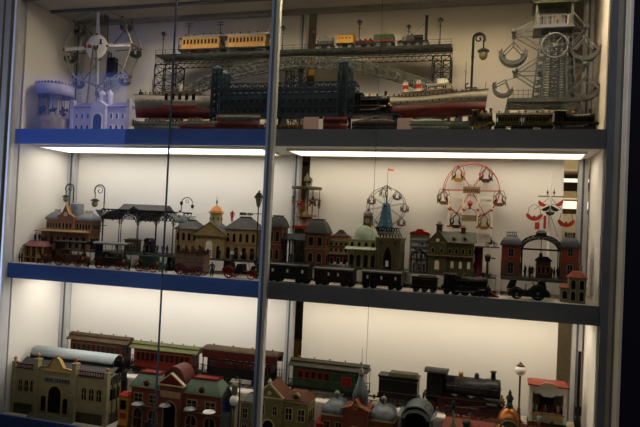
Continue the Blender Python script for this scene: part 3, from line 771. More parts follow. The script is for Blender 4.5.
for i in range(8):
    a = rad(45*i+92); mb = MB(); mb.cyl((Rw*cos(a),-.03,cz+Rw*sin(a)),(Rw*cos(a),.03,cz+Rw*sin(a)),.0016,n=6); mb.build('cross_rod', STEEL, gw)
    g = gondola(gw, Rw*.97*cos(a), .0, cz+Rw*.97*sin(a), .036, GREEN if i == 6 else GREYTIN)
for s in (-1, 1):
    for yy in (-.046, .046):
        MB().bar((s*.028,yy,0),(s*.006,yy,cz),.004,.004).build('support_leg', GREYTIN, gw)
MB().box(.006,.036,.024,.050,cz-.095,cz-.025).build('motor_box', IRON, gw)
MB().box(-.06,.06,-.055,.055,0,.008).build('base_plate', GREYTIN, gw)
# -- high viaduct
Yv = .21; dv = .03
xa, za = at(160, 57.5, Yv); xb, zb1 = at(452, 47, Yv); zdk = (za+zb1)/2
vi = T('railway_viaduct', 'long high lattice viaduct of grey green girders carrying two trains', 'toy bridge', ((xa+xb)/2, Yv, H)); qv = (xb-xa)/2; hz = zdk-H
mb = MB(); mb.box(-qv, qv, -dv, dv, hz-.003, hz); mb.box(-qv, qv, -dv-.002, -dv, hz-.007, hz+.002); mb.box(-qv, qv, dv, dv+.002, hz-.007, hz+.002); mb.build('deck', GIRD, vi)
for yy in (-dv, dv):
    n = 44; mb = MB(); lattice(mb, [(-qv+2*qv*i/n,yy,hz-.010) for i in range(n+1)], [(-qv+2*qv*i/n,yy,hz-.034) for i in range(n+1)], .0014); mb.build('lattice_girder', GIRD, vi)
for k, (a, b) in enumerate(((160, 181), (290, 306), (434, 452))):
    tx0, tx1 = X(a, Yv, hz+H)-(xa+xb)/2, X(b, Yv, hz+H)-(xa+xb)/2
    mb = MB(); lattice_tower(mb, tx0, tx1, -dv, dv, 0, hz-.036, 7, .0018); 
    for xx in (tx0, (tx0+tx1)/2, tx1):
        for yy in (-dv, dv): mb.bar((xx,yy,0),(xx,yy,hz-.036),.0035)
    mb.build('trestle_tower', GIRD, vi)
for yy in (-dv-.001, dv+.001):
    mb = MB(); railing(mb, -qv, qv, yy, hz, .017, 26, .0006); mb.build('railing', GIRD, vi)
for yy in (-.012, .012): MB().box(-qv, qv, yy-.001, yy+.001, hz, hz+.003).build('rail', STEEL, vi)
zrail = zdk+.003
# trains on the viaduct
def pxspan(a, b, Y, z): return X(a, Y, z), X(b, Y, z)
Yt = Yv-.0
hcar = zat(200, 36.5, Yt)-zrail
WAGY = mat('varnished yellow coach side', (.52,.30,.10), .4, 0, .12, 80)
CROOF = mat('pale grey coach roof', (.26,.26,.25), .5, .1, .2)
for (a, b, lab, dh) in ((178, 222, 'yellow clerestory coach standing on the high viaduct above the trestle tower', 0), (224, 268, 'yellow clerestory coach on the high viaduct next to the upright', .000)):
    x0, x1 = pxspan(a, b, Yt-.02, zrail); coach(lab, x0, x1, Yt, zrail, hcar+.004, WAGY, CROOF, None, .042, 10 if a < 200 else 10, frame=OCHRE, trim=BROWN, vents=5, clerestory=True)
def wagon(label, a, b, top, body, kind):
    x0, x1 = pxspan(a, b, Yt-.02, zrail); h = zat((a+b)/2, top, Yt)-zrail; L = x1-x0; q = L/2; d = .02
    t = T('goods_wagon', label, 'goods wagon', ((x0+x1)/2, Yt, zrail)); wr = h*.17
    MB().box(-q, q, -d, d, wr*1.6, wr*2.2).build('underframe', BLACK, t)
    for s in (-1, 1):
        mb = MB(); mb.cyl((s*q*.55,-d*.8,wr),(s*q*.55,d*.8,wr),.0012,n=6); ax = mb.build('axle', BLACK, t)
        for yy in (-d*.75, d*.75): wheel(ax, s*q*.55, yy, wr, wr*.95, .003, BLACK, STEEL)
    z0 = wr*2.2
    if kind == 'box':
        mb = MB(); mb.box(-q*.96,q*.96,-d,d,z0,h*.92); mb.arch((0,h*.9),q*1.02,h*.12,-d*1.05,d*1.05,.0015) if False else mb.prism([(d*1.05*cos(PI*i/8),h*.9+h*.1*sin(PI*i/8)) for i in range(9)],'x',-q,q); mb.build('body', body, t)
        mb = MB()
        for i in range(4): mb.box(-q*.75+i*q*.4, -q*.75+i*q*.4+q*.2, -d-.0006, -d, h*.66, h*.76)
        mb.build('lettering_mark', DRED, t)
    elif kind == 'tank':
        mb = MB(); mb.lathe([(1e-6,-q*.95),(h*.2,-q*.93),(h*.26,-q*.85),(h*.26,q*.85),(h*.2,q*.93),(1e-6,q*.95)], (0,0,z0+h*.27), 14, 'x'); mb.cyl((0,0,z0+h*.5),(0,0,h),h*.1,n=10); mb.build('tank', body, t)
        mb = MB()
        for s in (-1,1): mb.bar((s*q*.6,-d,z0),(s*q*.6,-d*.2,z0+h*.54),.0015); mb.bar((s*q*.6,d,z0),(s*q*.6,d*.2,z0+h*.54),.0015)
        mb.box(-q,q,-d,d,z0,z0+.002); railing(mb,-q*.9,q*.9,0,h*.86,h*.08,4,.0004); mb.build('tank_strap', STEEL, t)
    elif kind == 'open':
        mb = MB(); mb.box(-q*.96,q*.96,-d,-d+.002,z0,h*.55); mb.box(-q*.96,q*.96,d-.002,d,z0,h*.55); mb.box(-q*.96,q*.96,-d,d,z0,z0+.002)
        for s in (-1,-.33,.33,1): mb.box(s*q*.95-.001,s*q*.95+.001,-d,d,z0,h*.62)
        mb.build('body', body, t)
    elif kind == 'load':
        mb = MB(); mb.box(-q*.96,q*.96,-d,d,z0,h*.80); mb.build('body', body, t)
        mb = MB(); mb.box(-q*.97,q*.97,-d-.0005,d+.0005,z0,z0+h*.06); mb.build('red_band', RED, t)
        mb = MB(); mb.cyl((-q*.35,0,h*.86),(q*.25,0,h*.86),h*.13,n=12); mb.build('yellow_load', YELLOW, t)
    for s in (-1, 1): MB().cyl((s*q,0,wr*1.9),(s*(q+.004),0,wr*1.9),.0018,n=8).build('buffer', STEEL, t)
    return x0, x1, h
wagon('grey green tank wagon with a rail on top, leftmost of the goods wagons', 315, 332, 37, GREYTIN, 'tank')
wagon('orange yellow box wagon standing on the high viaduct', 336, 353, 35.5, YELLOW, 'box')
wx0, wx1, wh = wagon('red open wagon with tin passengers on the high viaduct', 355, 372, 36.5, DRED, 'open')
for i in range(3): figurine((wx0+(wx1-wx0)*(.2+.3*i), Yt, zrail+wh*.38), .022, 'tin passenger standing in the red open wagon on the viaduct', R.choice([RED, DRED]), rz=R.uniform(-1,1), group='passengers in the red open wagon')
wagon('dark green wagon with a yellow drum on top and red band', 373, 393, 33, GREEN, 'load')
# crane engine
x0, x1 = pxspan(397, 428, Yt-.02, zrail); h = zat(412, 33, Yt)-zrail; q = (x1-x0)/2
ce = T('crane_locomotive', 'small black crane engine with tall flue at the right end of the high viaduct', 'locomotive', ((x0+x1)/2, Yt, zrail))
MB().box(-q,q,-.02,.02,.012,.017).build('underframe', BLACK, ce)
for k in (-.75,-.25,.3,.78):
    mb = MB(); mb.cyl((k*q,-.016,.007),(k*q,.016,.007),.0012,n=6); ax = mb.build('axle', BLACK, ce)
    for yy in (-.015,.015): wheel(ax,k*q,yy,.007,.0067,.003,BLACK,STEEL)
mb = MB(); mb.lathe([(1e-6,-q*.3),(.011,-q*.28),(.011,q*.6),(1e-6,q*.65)],(0,0,.03),12,'x'); mb.build('boiler', BLACK, ce)
mb = MB(); mb.loft([mb.rect(-q*.55,q*.1,-.015,.015,.017),mb.rect(-q*.4,q*.0,-.012,.012,h*.8)]); mb.lathe([(.008,0),(.004,.006),(1e-6,.012)],(-q*.15,0,h*.8),8); mb.build('engine_house', IRON, ce)
zt2 = zat(429, 15.5, Yt)-zrail
mb = MB(); mb.cyl((q*.8,0,.017),(q*.8,0,zt2),.0048,n=10); mb.lathe([(.006,0),(.006,.003)],(q*.8,0,zt2-.003),10); mb.build('tall_flue', IRON, ce)
mb = MB(); mb.bar((q*.1,-.004,.022),(-q*.25,-.004,h*1.05),.004); mb.bar((-q*.2,0,h*.8),(q*.8,0,zt2*.8),.0014); mb.build('jib_arm', STEEL, ce)
mb = MB(); mb.lathe([(.006,0),(.007,.006),(.004,.008)],(-q*.85,0,.017),8); mb.tube([(-q*.7,0,.017),(-q*.68,0,.032),(-q*.6,0,.036)],.0015,5); mb.build('winch', IRON, ce)
# lamps on the viaduct
for i, (px, top, lab) in enumerate(((163, 31, 'dark lantern post at the left end of the high viaduct'), (282.5, 25, 'dark lantern post on the viaduct between the yellow coaches and the tank wagon'), (313.5, 28, 'dark lantern post beside the grey tank wagon'),
        (359, 19, 'dark lantern post behind the red open wagon'), (408.5, 24, 'dark lantern post behind the crane engine'), (440, 17, 'dark lantern post at the right end of the high viaduct'))):
    x = X(px, Yv+.022, zdk+.04); lamp(lab, x, Yv+.022, zdk, zat(px, top, Yv+.022)-zdk, 'lantern', IRON, 'lantern posts along the viaduct')
for px, top in ((188, 23), (219.5, 21.5)):
    x = X(px, Yv+.024, zdk+.04); h = zat(px, top, Yv+.024)-zdk
    t = T('telegraph_pole', 'thin telegraph pole with two crossbars behind the '+('middle of the left' if px < 200 else 'gap between the')+' yellow coach'+('' if px < 200 else 'es'), 'telegraph pole', (x, Yv+.024, zdk), 0, 'telegraph poles on the viaduct')
    MB().cyl((0,0,0),(0,0,h),.0013,n=6).build('pole', IRON, t)
    for zz in (h-.003, h-.012): MB().bar((-.014,0,zz),(.014,0,zz),.0016).build('crossbar', IRON, t)
# -- arched lattice bridge
Ya = .158; da = .018
pts = [(176, 87), (195, 79), (215, 71), (245, 63.5), (275, 58.5), (310, 56.5), (340, 58), (370, 63), (400, 69.5), (425, 79), (440, 86)]
ax_, azs = [], []
for px, py in pts:
    x, z = at(px, py, Ya-da); ax_.append(x); azs.append(z)
x0, x1 = ax_[0], ax_[-1]; xm = (x0+x1)/2; q = (x1-x0)/2; zend = min(azs[0], azs[-1]); zap = max(azs)
ab = T('arched_bridge', 'wide arched lattice bridge spanning between the ships below the viaduct', 'toy bridge', (xm, Ya, H))
n = 40
def arcz(u): return zend+(zap-zend)*(1-(2*u-1)**2)-H
for yy in (-da, da):
    mb = MB(); lattice(mb, [(-q+2*q*i/n, yy, arcz(i/n)) for i in range(n+1)], [(-q+2*q*i/n, yy, arcz(i/n)-.030) for i in range(n+1)], .0026, False); mb.build('arch_truss', ARCHP, ab)
mb = MB()
for i in range(n): mb.bar((-q+2*q*i/n,-da,arcz(i/n)-.014),(-q+2*q*i/n,da,arcz(i/n)-.014),.0018); mb.bar((-q+2*q*i/n,-da,arcz(i/n)-.028),(-q+2*q*(i+1)/n,da,arcz((i+1)/n)-.028),.0014)
mb.build('cross_bracing', GIRD, ab)
for s in (-1, 1): 
    mb = MB(); lattice_tower(mb, s*q-.012, s*q+.012, -da, da, 0, zend-H, 5, .002); mb.build('abutment', GIRD, ab)
# -- navy truss bridge with towers
Yn = .07; dn = .03
x0, x1 = X(211, Yn-dn, H+.1), X(354, Yn-dn, H+.1); xm = (x0+x1)/2; q = (x1-x0)/2
def zn(py): return Z(py, xm, Yn-dn)-H
nb = T('truss_bridge', 'dark navy truss bridge with two end towers standing before the arched bridge', 'toy bridge', (xm, Yn, H))
zdk2 = zn(114)
mb = MB(); mb.box(-q, q+.14, -dn, dn, zdk2-.006, zdk2); mb.box(-q, q, -dn-.002, -dn, zdk2-.012, zdk2+.004); mb.build('deck', NAVY, nb)
for yy in (-dn, dn):
    n = 22; mb = MB(); lattice(mb, [(-q+2*q*i/n,yy,zn(83)) for i in range(n+1)], [(-q+2*q*i/n,yy,zn(89)) for i in range(n+1)], .0024)
    mb.box(-q, q, yy-.001, yy+.001, zn(99), zn(95))
    for i in range(n+1): mb.bar((-q+2*q*i/n,yy,zn(89)),(-q+2*q*i/n,yy,zdk2),.0028)
    for i in range(n): mb.bar((-q+2*q*i/n,yy,zn(98)),(-q+2*q*(i+1)/n,yy,zdk2),.0024); mb.bar((-q+2*q*(i+1)/n,yy,zn(98)),(-q+2*q*i/n,yy,zdk2),.0024)
    mb.bar((-q,yy,zn(106)),(q,yy,zn(106)),.004); mb.box(-q, q, yy-.0012, yy+.0012, zn(92), zn(89.5))
    mb.build('side_truss', NAVY, nb)
MB().box(-q, q, dn-.006, dn-.004, zn(113), zn(90)).build('dark_backing', BLACK, nb)  # black sheet added behind the lattice for the bridge's dark inside
mb = MB()
for i in range(12): mb.bar((-q+2*q*i/11,-dn,zn(83)),(-q+2*q*i/11,dn,zn(83)),.002)
mb.build('overhead_bracing', NAVY, nb)
for a, b, top in ((212, 220, 65), (338, 346, 62)):
    tx0, tx1 = X(a, Yn-dn, H+.1)-xm, X(b, Yn-dn, H+.1)-xm
    mb = MB(); z1 = zn(top)
    for yy in (-dn-.006, dn-.004): 
        lattice_tower(mb, tx0, tx1, yy, yy+.012, 0, z1-.008, 9, .0022)
        mb.box((tx0+tx1)/2-.003, (tx0+tx1)/2+.003, yy+.004, yy+.008, 0, z1-.012)
        mb.box(tx0-.002,tx1+.002,yy-.002,yy+.014,z1-.01,z1-.006); mb.loft([mb.rect(tx0,tx1,yy,yy+.012,z1-.006),mb.rect((tx0+tx1)/2-.001,(tx0+tx1)/2+.001,yy+.005,yy+.007,z1+.006)])
    mb.bar((tx0,-dn,z1-.02),(tx0,dn,z1-.02),.004); mb.bar((tx1,-dn,z1-.02),(tx1,dn,z1-.02),.004)
    mb.build('end_tower', NAVY, nb)
for k in (-.45, 0, .45):
    MB().box(k*q-.006, k*q+.006, -dn*.8, dn*.8, 0, zdk2-.006).build('pier', NAVY, nb)
MB().box(q+.12, q+.135, -dn*.8, dn*.8, 0, zdk2-.006).build('pier', NAVY, nb)
x, z = at(352.5, 84, Yn+.01); lamp('olive glass lantern beside the right tower of the navy bridge', x, Yn+.01+.03, H+zdk2, zat(352.5, 80, Yn+.04)-H-zdk2, 'lantern', IRON, None, LEADG)
# locomotive on the approach
x0, x1 = pxspan(349, 389, Yn-.025, H+zdk2+.02); loco('black locomotive on the bridge approach left of the large red and white steamship', x0, x1, Yn, H+zdk2, zat(381, 91.5, Yn)-H-zdk2, BLACK, .05, 3, lining=BRASS, hub=IRON)
# -- ships.  local x towards the bow
def ship(label, x, y, z, L, B, hh, yaw, up, low, split=.45, sheer=.02, name='steamship', cat='toy ship', stand=.0, bowrake=.03, n=16, deckm=TAN, belt=None):
    t = T(name, label, cat, (x, y, z), yaw); q = L/2
    def half(u):      # half breadth along the hull, u 0 (stern) .. 1 (bow)
        return B/2*(min(1, (u/.12+.35) if u < .08 else 1))*(1 if u < .6 else max(.02, 1-((u-.6)/.4)**2.0))
    def sh(u): return sheer*(abs(u-.42)/.58)**2
    def section(u, z0, z1, w0, w1):
        xx = -q+L*u; b = half(u); rk = bowrake*max(0, (u-.8)/.2)
        return [(xx+rk*z0/hh,-b*w0,stand+z0),(xx+rk*z0/hh,b*w0,stand+z0),(xx+rk*z1/hh,b*w1,stand+z1),(xx+rk*z1/hh,-b*w1,stand+z1)]
    us = [i/n for i in range(n+1)]
    mb = MB(); mb.loft([section(u, 0, hh*split, .55, .92) for u in us], True, True); lo = mb.build('lower_hull', low, t)
    mb = MB(); mb.loft([section(u, hh*split, hh+sh(u), .92, 1.0) for u in us], True, True); upo = mb.build('upper_hull', up, t)
    mb = MB()
    for s in (-1, 1): mb.tube([(-q+L*u+bowrake*max(0,(u-.8)/.2)*(1+sh(u)/hh), s*half(u)*1.0, stand+hh+sh(u)) for u in us], .0011, 5)
    mb.build('bulwark_rail', belt or BROWN, upo)
    return t, half, sh
def portholes(t, half, L, hz, u0, u1, n, r, m=PANE):
    for i in range(n):
        u = u0+(u1-u0)*i/(n-1); x = -L/2+L*u
        for s in (-1, 1):
            b = half(u)*.98; mb = MB(); mb.cyl((x,s*(b-.001),hz),(x,s*(b+.0012),hz),r,n=8); mb.build('porthole', m, t)
# large steamship on the right, bow towards the glass
HULLW = mat('off white ship paint', (.46,.44,.37), .45, 0, .12)
FUN = mat('ship funnel white', (.62,.58,.52), .45, 0, .08)
Ys = .115; xs0, zs = at(388, 113, Ys+.03); xs1, _ = at(485, 110, Ys-.055)
L = math.hypot(xs1-xs0, .085)*1.0; yaw = -math.asin(.085/L); xc = (xs0+xs1)/2; yc = Ys-.012
stand = zat(440, 115.5, yc-.03)-H
hh = zat(430, 95.5, yc-.03)-H-stand
sp, half, sh = ship('large steamship with red lower hull and two red banded funnels on the right', xc, yc, H, L, .075, hh, yaw, HULLW, RED, .60, .014, stand=stand, bowrake=.006)
RED_HULL = mat('dull red hull paint', (.09,.013,.012), .45, 0, .2)
sp.children[0].data.materials[0] = RED_HULL
portholes(sp, half, L, stand+hh*.74, .06, .93, 14, .0022); 
dk = stand+hh
MB().box(-L*.30, L*.16, -.020, .020, dk-.004, dk+.016).build('deck_house', HULLW, sp)
MB().box(-L*.33, L*.20, -.026, .026, dk+.0155, dk+.018).build('boat_deck', TAN, sp)
mb = MB(); mb.box(-L*.06, L*.14, -.017, .017, dk+.018, dk+.036); mb.box(-L*.07, L*.16, -.02, .02, dk+.036, dk+.038); bh = mb.build('bridge_house', WHITE, sp)
MB().box(L*.03, L*.11, -.013, .013, dk+.038, dk+.054).build('wheelhouse', WHITE, sp)
for i in range(9): window(sp, -L*.045+L*.17*i/8, dk+.022, .0045, .009, -.017, bars=False, fm=WHITE)
for i in range(11): window(sp, -L*.28+L*.42*i/10, dk+.004, .0045, .008, -.020, bars=False, fm=WHITE)
for k in (-.31, -.17):
    fx = L*k; mb = MB(); mb.cyl((fx,0,dk+.01),(fx-.003,0,dk+.058),.0085,n=14); f = mb.build('funnel', FUN, sp)
    mb = MB(); mb.cyl((fx-.0014,0,dk+.032),(fx-.0021,0,dk+.044),.0089,n=14); mb.build('red_band', RED, f)
    mb = MB(); mb.cyl((fx-.0028,0,dk+.055),(fx-.003,0,dk+.0585),.0090,n=14); mb.build('funnel_rim', GREYTIN, f)
for k, hm in ((-.30, .085), (.30, .10)): 
    mb = MB(); mb.cyl((L*k,0,dk),(L*k,0,dk+hm),.0012,.0007,n=6); mb.bar((L*k,-.012,dk+hm*.7),(L*k,.012,dk+hm*.7),.001); mb.build('mast', BROWN, sp)
mb = MB()
for s in (-1, 1): railing(mb, -L*.45, L*.42, s*.030, dk+.004, .008, 22, .0004)
mb.build('deck_railing', STEEL, sp)
for k in (-.2,-.1,0,.08):
    mb = MB(); mb.loft([[(L*k-.010,-.030,dk+.0225),(L*k-.010,-.0295,dk+.0225),(L*k-.010,-.0295,dk+.023),(L*k-.010,-.03,dk+.023)],[(L*k,-.034,dk+.0185),(L*k,-.027,dk+.0185),(L*k,-.026,dk+.0235),(L*k,-.035,dk+.0235)],[(L*k+.010,-.030,dk+.0225),(L*k+.010,-.0295,dk+.0225),(L*k+.010,-.0295,dk+.023),(L*k+.010,-.03,dk+.023)]]); mb.build('lifeboat', WHITE, sp)
mb = MB(); mb.bar((L*.49,0,dk+.012),(L*.50,0,dk+.035),.001); mb.box(L*.36,L*.44,-.01,.01,dk+.004,dk+.014); mb.build('bow_fitting', IRON, sp)
for k in (-.28, .25):
    mb = MB(); mb.box(L*k-.004, L*k+.004, -.018, .018, 0, stand+.004); mb.build('cradle', IRON, sp)
ca_, sa_ = cos(yaw), sin(yaw)
def on_ship(u, v): return (xc+L*u*ca_-v*sa_, yc+L*u*sa_+v*ca_)
for i, u in enumerate((-.42,-.38,-.36,.19,.22,.27,.33,.38)):
    x, y = on_ship(u, -.012+.008*(i % 3)); figurine((x, y, H+dk+.001), .020, 'tin sailor standing on deck of the large red steamship', R.choice([NAVY, DRED, BROWN]), rz=R.uniform(-1.5,1.5), group='sailors on the large steamship')
# paddle steamer on the left, bow to the left
Yl = .06; xs0 = X(137, Yl-.02, H+.05); xs1 = X(211, Yl, H+.05); L = xs1-xs0; xc = (xs0+xs1)/2
stand = zat(170, 119, Yl)-H; hh = zat(175, 98, Yl)-H-stand
ps, half, sh = ship('white and maroon paddle steamer with big square windows at the left', xc, Yl-.012, H, L, .055, hh, PI+.10, mat('grey white steamer paint', (.36,.35,.32), .5, 0, .12), mat('maroon hull paint', (.12,.02,.025), .45, 0, .2), .42, .008, stand=stand, bowrake=.012)
portholes(ps, half, L, stand+hh*.78, .55, .9, 5, .0022)
dk = stand+hh
MB().box(-L*.34, L*.10, -.0265, .0265, stand+hh*.52, dk+.012).build('saloon', mat('grey white steamer paint', (.36,.35,.32)), ps)
MB().box(-L*.36, L*.12, -.029, .029, dk+.012, dk+.0145).build('promenade_deck', TAN, ps)
for i in range(5):
    for s in (-1, 1): 
        mb = MB(); xx = -L*.30+L*.36*i/4; mb.box(xx-.0055, xx+.0055, s*.0265-.0012, s*.0265+.0012, stand+hh*.80, dk+.006); mb.build('saloon_window', PANE, ps)
mb = MB(); mb.box(-L*.34, L*.10, -.0275, .0275, stand+hh*.46, stand+hh*.54); mb.build('red_band', RED, ps)
mb = MB()
for s in (-1,1): railing(mb, -L*.35, L*.11, s*.028, dk+.0145, .009, 14, .0004); railing(mb, L*.14, L*.42, s*.018, dk+.002, .009, 9, .0004)
mb.build('deck_railing', STEEL, ps)
mb = MB(); mb.cyl((-L*.08,0,dk+.014),(-L*.08,0,dk+.045),.006,n=12); mb.build('funnel', FUN, ps)
MB().cyl((L*.3,0,dk),(L*.3,0,dk+.06),.001,n=6).build('mast', BROWN, ps)
mb = MB(); mb.box(L*.43,L*.47,-.006,.006,dk+.004,dk+.016); mb.bar((L*.46,0,dk+.01),(L*.46,0,dk+.026),.003); mb.build('bow_fitting', IRON, ps)
for k in (-.3, .28): MB().box(L*k-.004, L*k+.004, -.014, .014, 0, stand+.004).build('cradle', IRON, ps)
ca_, sa_ = cos(PI+.10), sin(PI+.10)
for i, u in enumerate((.16,.20,.24,.28,.33,.37,-.1,-.18,-.26,.02)):
    v = -.008+.008*(i % 3); x, y = xc+L*u*ca_-v*sa_, Yl-.012+L*u*sa_+v*ca_
    figurine((x, y, H+dk+(.0015 if u > .12 else .0145)), .019, 'tin passenger standing on deck of the white and maroon paddle steamer', R.choice([RED, DRED, TAN, NAVY]), rz=R.uniform(-1.5,1.5), group='passengers on the paddle steamer')
# red and grey cargo boat under the bridge
def boat(label, a, b, top, Y, low, up, yaw=0, split=.5, fit=None, B=.028, cat='toy boat', name='toy_boat', hf=.6):
    x0, x1 = X(a, Y-B/2, H+.02), X(b, Y-B/2, H+.02); L = x1-x0; hh = (zat((a+b)/2, top, Y)-H)
    t, half, sh = ship(label, (x0+x1)/2, Y, H, L, B, hh*hf, yaw, up, low, split, .004, name, cat, 0, .004, 12)
    z = hh*hf
    if fit == 'cabin':
        MB().box(-L*.25, L*.12, -B*.3, B*.3, z-.002, z+hh*.28).build('cabin', up, t); MB().cyl((-L*.02,0,z),(-L*.02,0,z+hh*.42),.003,n=8).build('funnel', DRED, t)
        for i in range(4): window(t, -L*.2+L*.08*i, z+hh*.06, .003, .005, -B*.3, bars=False, fm=WHITE)
    elif fit == 'sub':
        mb = MB(); mb.lathe([(1e-6,-L*.46),(B*.25,-L*.40),(B*.42,-L*.2),(B*.42,L*.2),(B*.22,L*.4),(1e-6,L*.47)], (0,0,z), 12, 'x'); mb.build('hull_casing', up, t)
        MB().box(-L*.05, L*.07, -.005, .005, z, z+hh*.38).build('conning_tower', up, t); MB().cyl((0,0,z),(0,0,hh*1.05),.0008,n=5).build('periscope', IRON, t)
        mb = MB(); railing(mb, -L*.3, L*.3, 0, z+B*.4, hh*.12, 8, .0004); mb.build('guard_rail', STEEL, t)
    elif fit == 'rows':
        for i in range(6):
            xx = -L*.38+L*.75*i/5; rider(t, (xx,0,z*.85), .022, R.choice([OLIVED, NAVY, IRON]), PI/2)
        for i in range(6):
            xx = -L*.38+L*.75*i/5
            MB().bar((xx,-B*.1,z+.006),(xx+.006,-B*1.2,z*.4),.0012).build('oar', TAN, t)
    return t
boat('grey motor launch with a cabin before the paddle steamer', 133, 176, 117.5, .022, GREYTIN, GREYTIN, 0.04, .5, 'cabin')
boat('tan and grey tug with red funnel right of the grey launch', 178, 212, 116.5, .022, DRED, mat('tan grey boat paint', (.20,.18,.14), .5, 0, .2), 0, .45, 'cabin')
boat('red hulled barge with grey deck under the navy bridge', 214, 257, 114, .022, MAROON, GREYTIN, 0, .62, None, .032, hf=.9)
boat('long rowing boat with six seated rowers under the navy bridge', 258, 312, 120.5, .018, IRON, BROWN, 0, .5, 'rows', .014, hf=.5)
boat('maroon hulled barge left of the long dark submarine', 322, 345, 116, .022, MAROON, MAROON, 0, .5, None, .03, hf=.9)
boat('long dark submarine lying in front of the black locomotive', 351, 398, 117.5, .020, IRON, IRON, 0, .5, 'sub')
boat('pale green submarine lying before the large steamship', 408, 448, 117.5, .020, GREYTIN, mat('pale green boat paint', (.17,.23,.19), .45, 0, .2), 0, .5, 'sub')
boat('little green launch beside the small olive locomotive', 449, 470, 117, .022, OLIVED, mat('pale green boat paint', (.17,.23,.19)), .1, .5, 'cabin')
for a, b, ty, lab in ((303, 318, 116.5, 'pale pink card standing on the shelf under the navy bridge'), (397, 412, 117.5, 'pale pink card standing on the shelf before the large steamship')):
    x0, x1 = X(a, .008, H+.02), X(b, .008, H+.02); t = T('pink_slab', lab, 'slab', ((x0+x1)/2, .010, H), 0, 'pale pink cards'); q = (x1-x0)/2; hc = zat(a, ty, .008)-H  # thin pink slab for a soft pinkish patch at the shelf edge
    mb = MB(); mb.prism([(-.001,0),(0,0),(.007,hc),(.006,hc)], 'x', -q, q); mb.build('slab_face', mat('pale pink card', (.42,.32,.32), .7, 0, .04), t)
    mb = MB(); mb.prism([(.012,0),(.013,0),(.007,hc*.9),(.006,hc*.9)], 'x', -q*.3, q*.3); mb.build('slab_strut', mat('pale pink card', (.42,.32,.32)), t)
# curled street lamp behind the steamship
x, z = at(472.5, 60, .19); lamp('tall curled street lamp with hanging glass behind the bow of the large steamship', x, .19, H, zat(472.5, 33.5, .19)-H, 'curl', IRON, None, LEADG, 1, .0036, .052)
# -- trains at the right end
Yr = .03
x0, x1 = pxspan(471, 493, Yr-.025, H+.02); loco('small olive locomotive with stubby flue alone at the shelf edge', x0, x1, Yr, H, zat(490, 108.5, Yr)-H, OLIVED, .038, 2, lining=BRASS, hub=BRASS, bogie=False)
GOLDB = mat('gilt olive coach side', (.10,.085,.025), .4, .2, .4)
for a, b, lab in ((496, 521, 'low gilt olive coach, leftmost in the train under the tower ride'), (522.5, 552, 'low gilt olive coach directly behind the brass lined locomotive')):
    x0, x1 = pxspan(a, b, Yr-.02, H+.02); coach(lab, x0, x1, Yr, H, zat((a+b)/2, 113, Yr)-H, GOLDB, OLIVED, None, .042, 7, frame=GOLDB, trim=BRASS, vents=3, clerestory=False, bogies=2)
x0, x1 = pxspan(554, 597, Yr-.02, H+.02); loco('dark brass lined locomotive at the right end of the uppermost shelf', x0, x1, Yr, H, zat(593, 109, Yr)-H, BLACK, .042, 3, lining=BRASS, hub=OLIVED)
TWG = mat('dark tower tin', (.15,.16,.15), .45, .3, .3)
# -- tower ride
Yq = .17; xm, z_ = at(555, 60, Yq)
tw = T('tower_ride', 'tall grey lattice tower ride with swinging boat gondolas, right end of uppermost shelf', 'tower ride', (xm, Yq, H))
def zq(py, Y=Yq): return Z(py, xm, Y)-H
def xq(px, py=60, Y=Yq): return at(px, py, Y)[0]-xm
b0, b1 = xq(508, 97, Yq-.06), xq(580, 97, Yq-.06); zp = zq(97.5, Yq-.06)
mb = MB(); mb.box(b0, b1, -.06, .06, zp-.004, zp); mb.box(b0-.003, b1+.003, -.063, .063, zp-.012, zp-.004); mb.build('platform', TWG, tw)
mb = MB()
for sx, xx in ((-1, b0), (1, b1)):
    for yy in (-.055, .055): mb.bar((xx+sx*.02,yy*1.1,0),(xx-sx*.0,yy,zp-.01),.005)
for i in range(5):
    xx = b0+(b1-b0)*i/4; mb.bar((xx,-.055,.0),(xx,-.055,zp-.01),.003)
lattice(mb, [(b0+(b1-b0)*i/8,-.055,zp-.012) for i in range(9)], [(b0+(b1-b0)*i/8,-.055,zp-.024) for i in range(9)], .0014)
mb.box(b0-.02,b1+.02,-.062,.062,0,.006)
mb.build('platform_frame', TWG, tw)
mb = MB(); railing(mb, b0, b1, -.059, zp, .022, 14, .0007); railing(mb, b0, b1, .059, zp, .022, 14, .0007); mb.build('platform_railing', TWG, tw)
TWB = mat('blue grey lattice paint', (.13,.155,.17), .45, .3, .3)
z1 = zq(28, Yq-.03)
mb = MB(); lattice_tower(mb, -.060, .060, -.035, .035, zp, z1, 9, .0022, .018, .006)
for k in (-.025, .025): mb.bar((k*1.4,-.035,zp),(k,-.029,z1),.005); mb.bar((k*1.4,.035,zp),(k,.029,z1),.005)
mb.build('tower_shaft', TWB, tw)
mb = MB(); lattice_tower(mb, -.012, .012, -.012, .012, zp, z1, 12, .0018); mb.build('lift_shaft', TWB, tw)
z2 = zq(3, Yq-.05); hx0, hx1 = xq(535, 28, Yq-.05), xq(573, 28, Yq-.05)
mb = MB(); mb.box(hx0, hx1, -.05, .05, z1, z1+.006); mb.box(hx0-.004, hx1+.004, -.054, .054, z1-.004, z1); mb.build('upper_floor', LGREY, tw)
mb = MB()
for xx in (hx0+.003, hx1-.003):
    for yy in (-.047, .047): mb.bar((xx,yy,z1+.006),(xx,yy,z2),.006)
mb.build('corner_post', TWG, tw)
mb = MB(); railing(mb, hx0, hx1, -.049, z1+.006, .026, 9, .001); 
for i in range(14): mb.bar((hx0+(hx1-hx0)*i/13,-.049,z1+.006),(hx0+(hx1-hx0)*i/13,-.049,z1+.03),.0012)
mb.build('balcony_railing', LGREY, tw)
mb = MB(); mb.box(hx0+.012, hx1-.012, -.01, .04, z1+.006, z2); mb.build('cabin', TWG, tw)
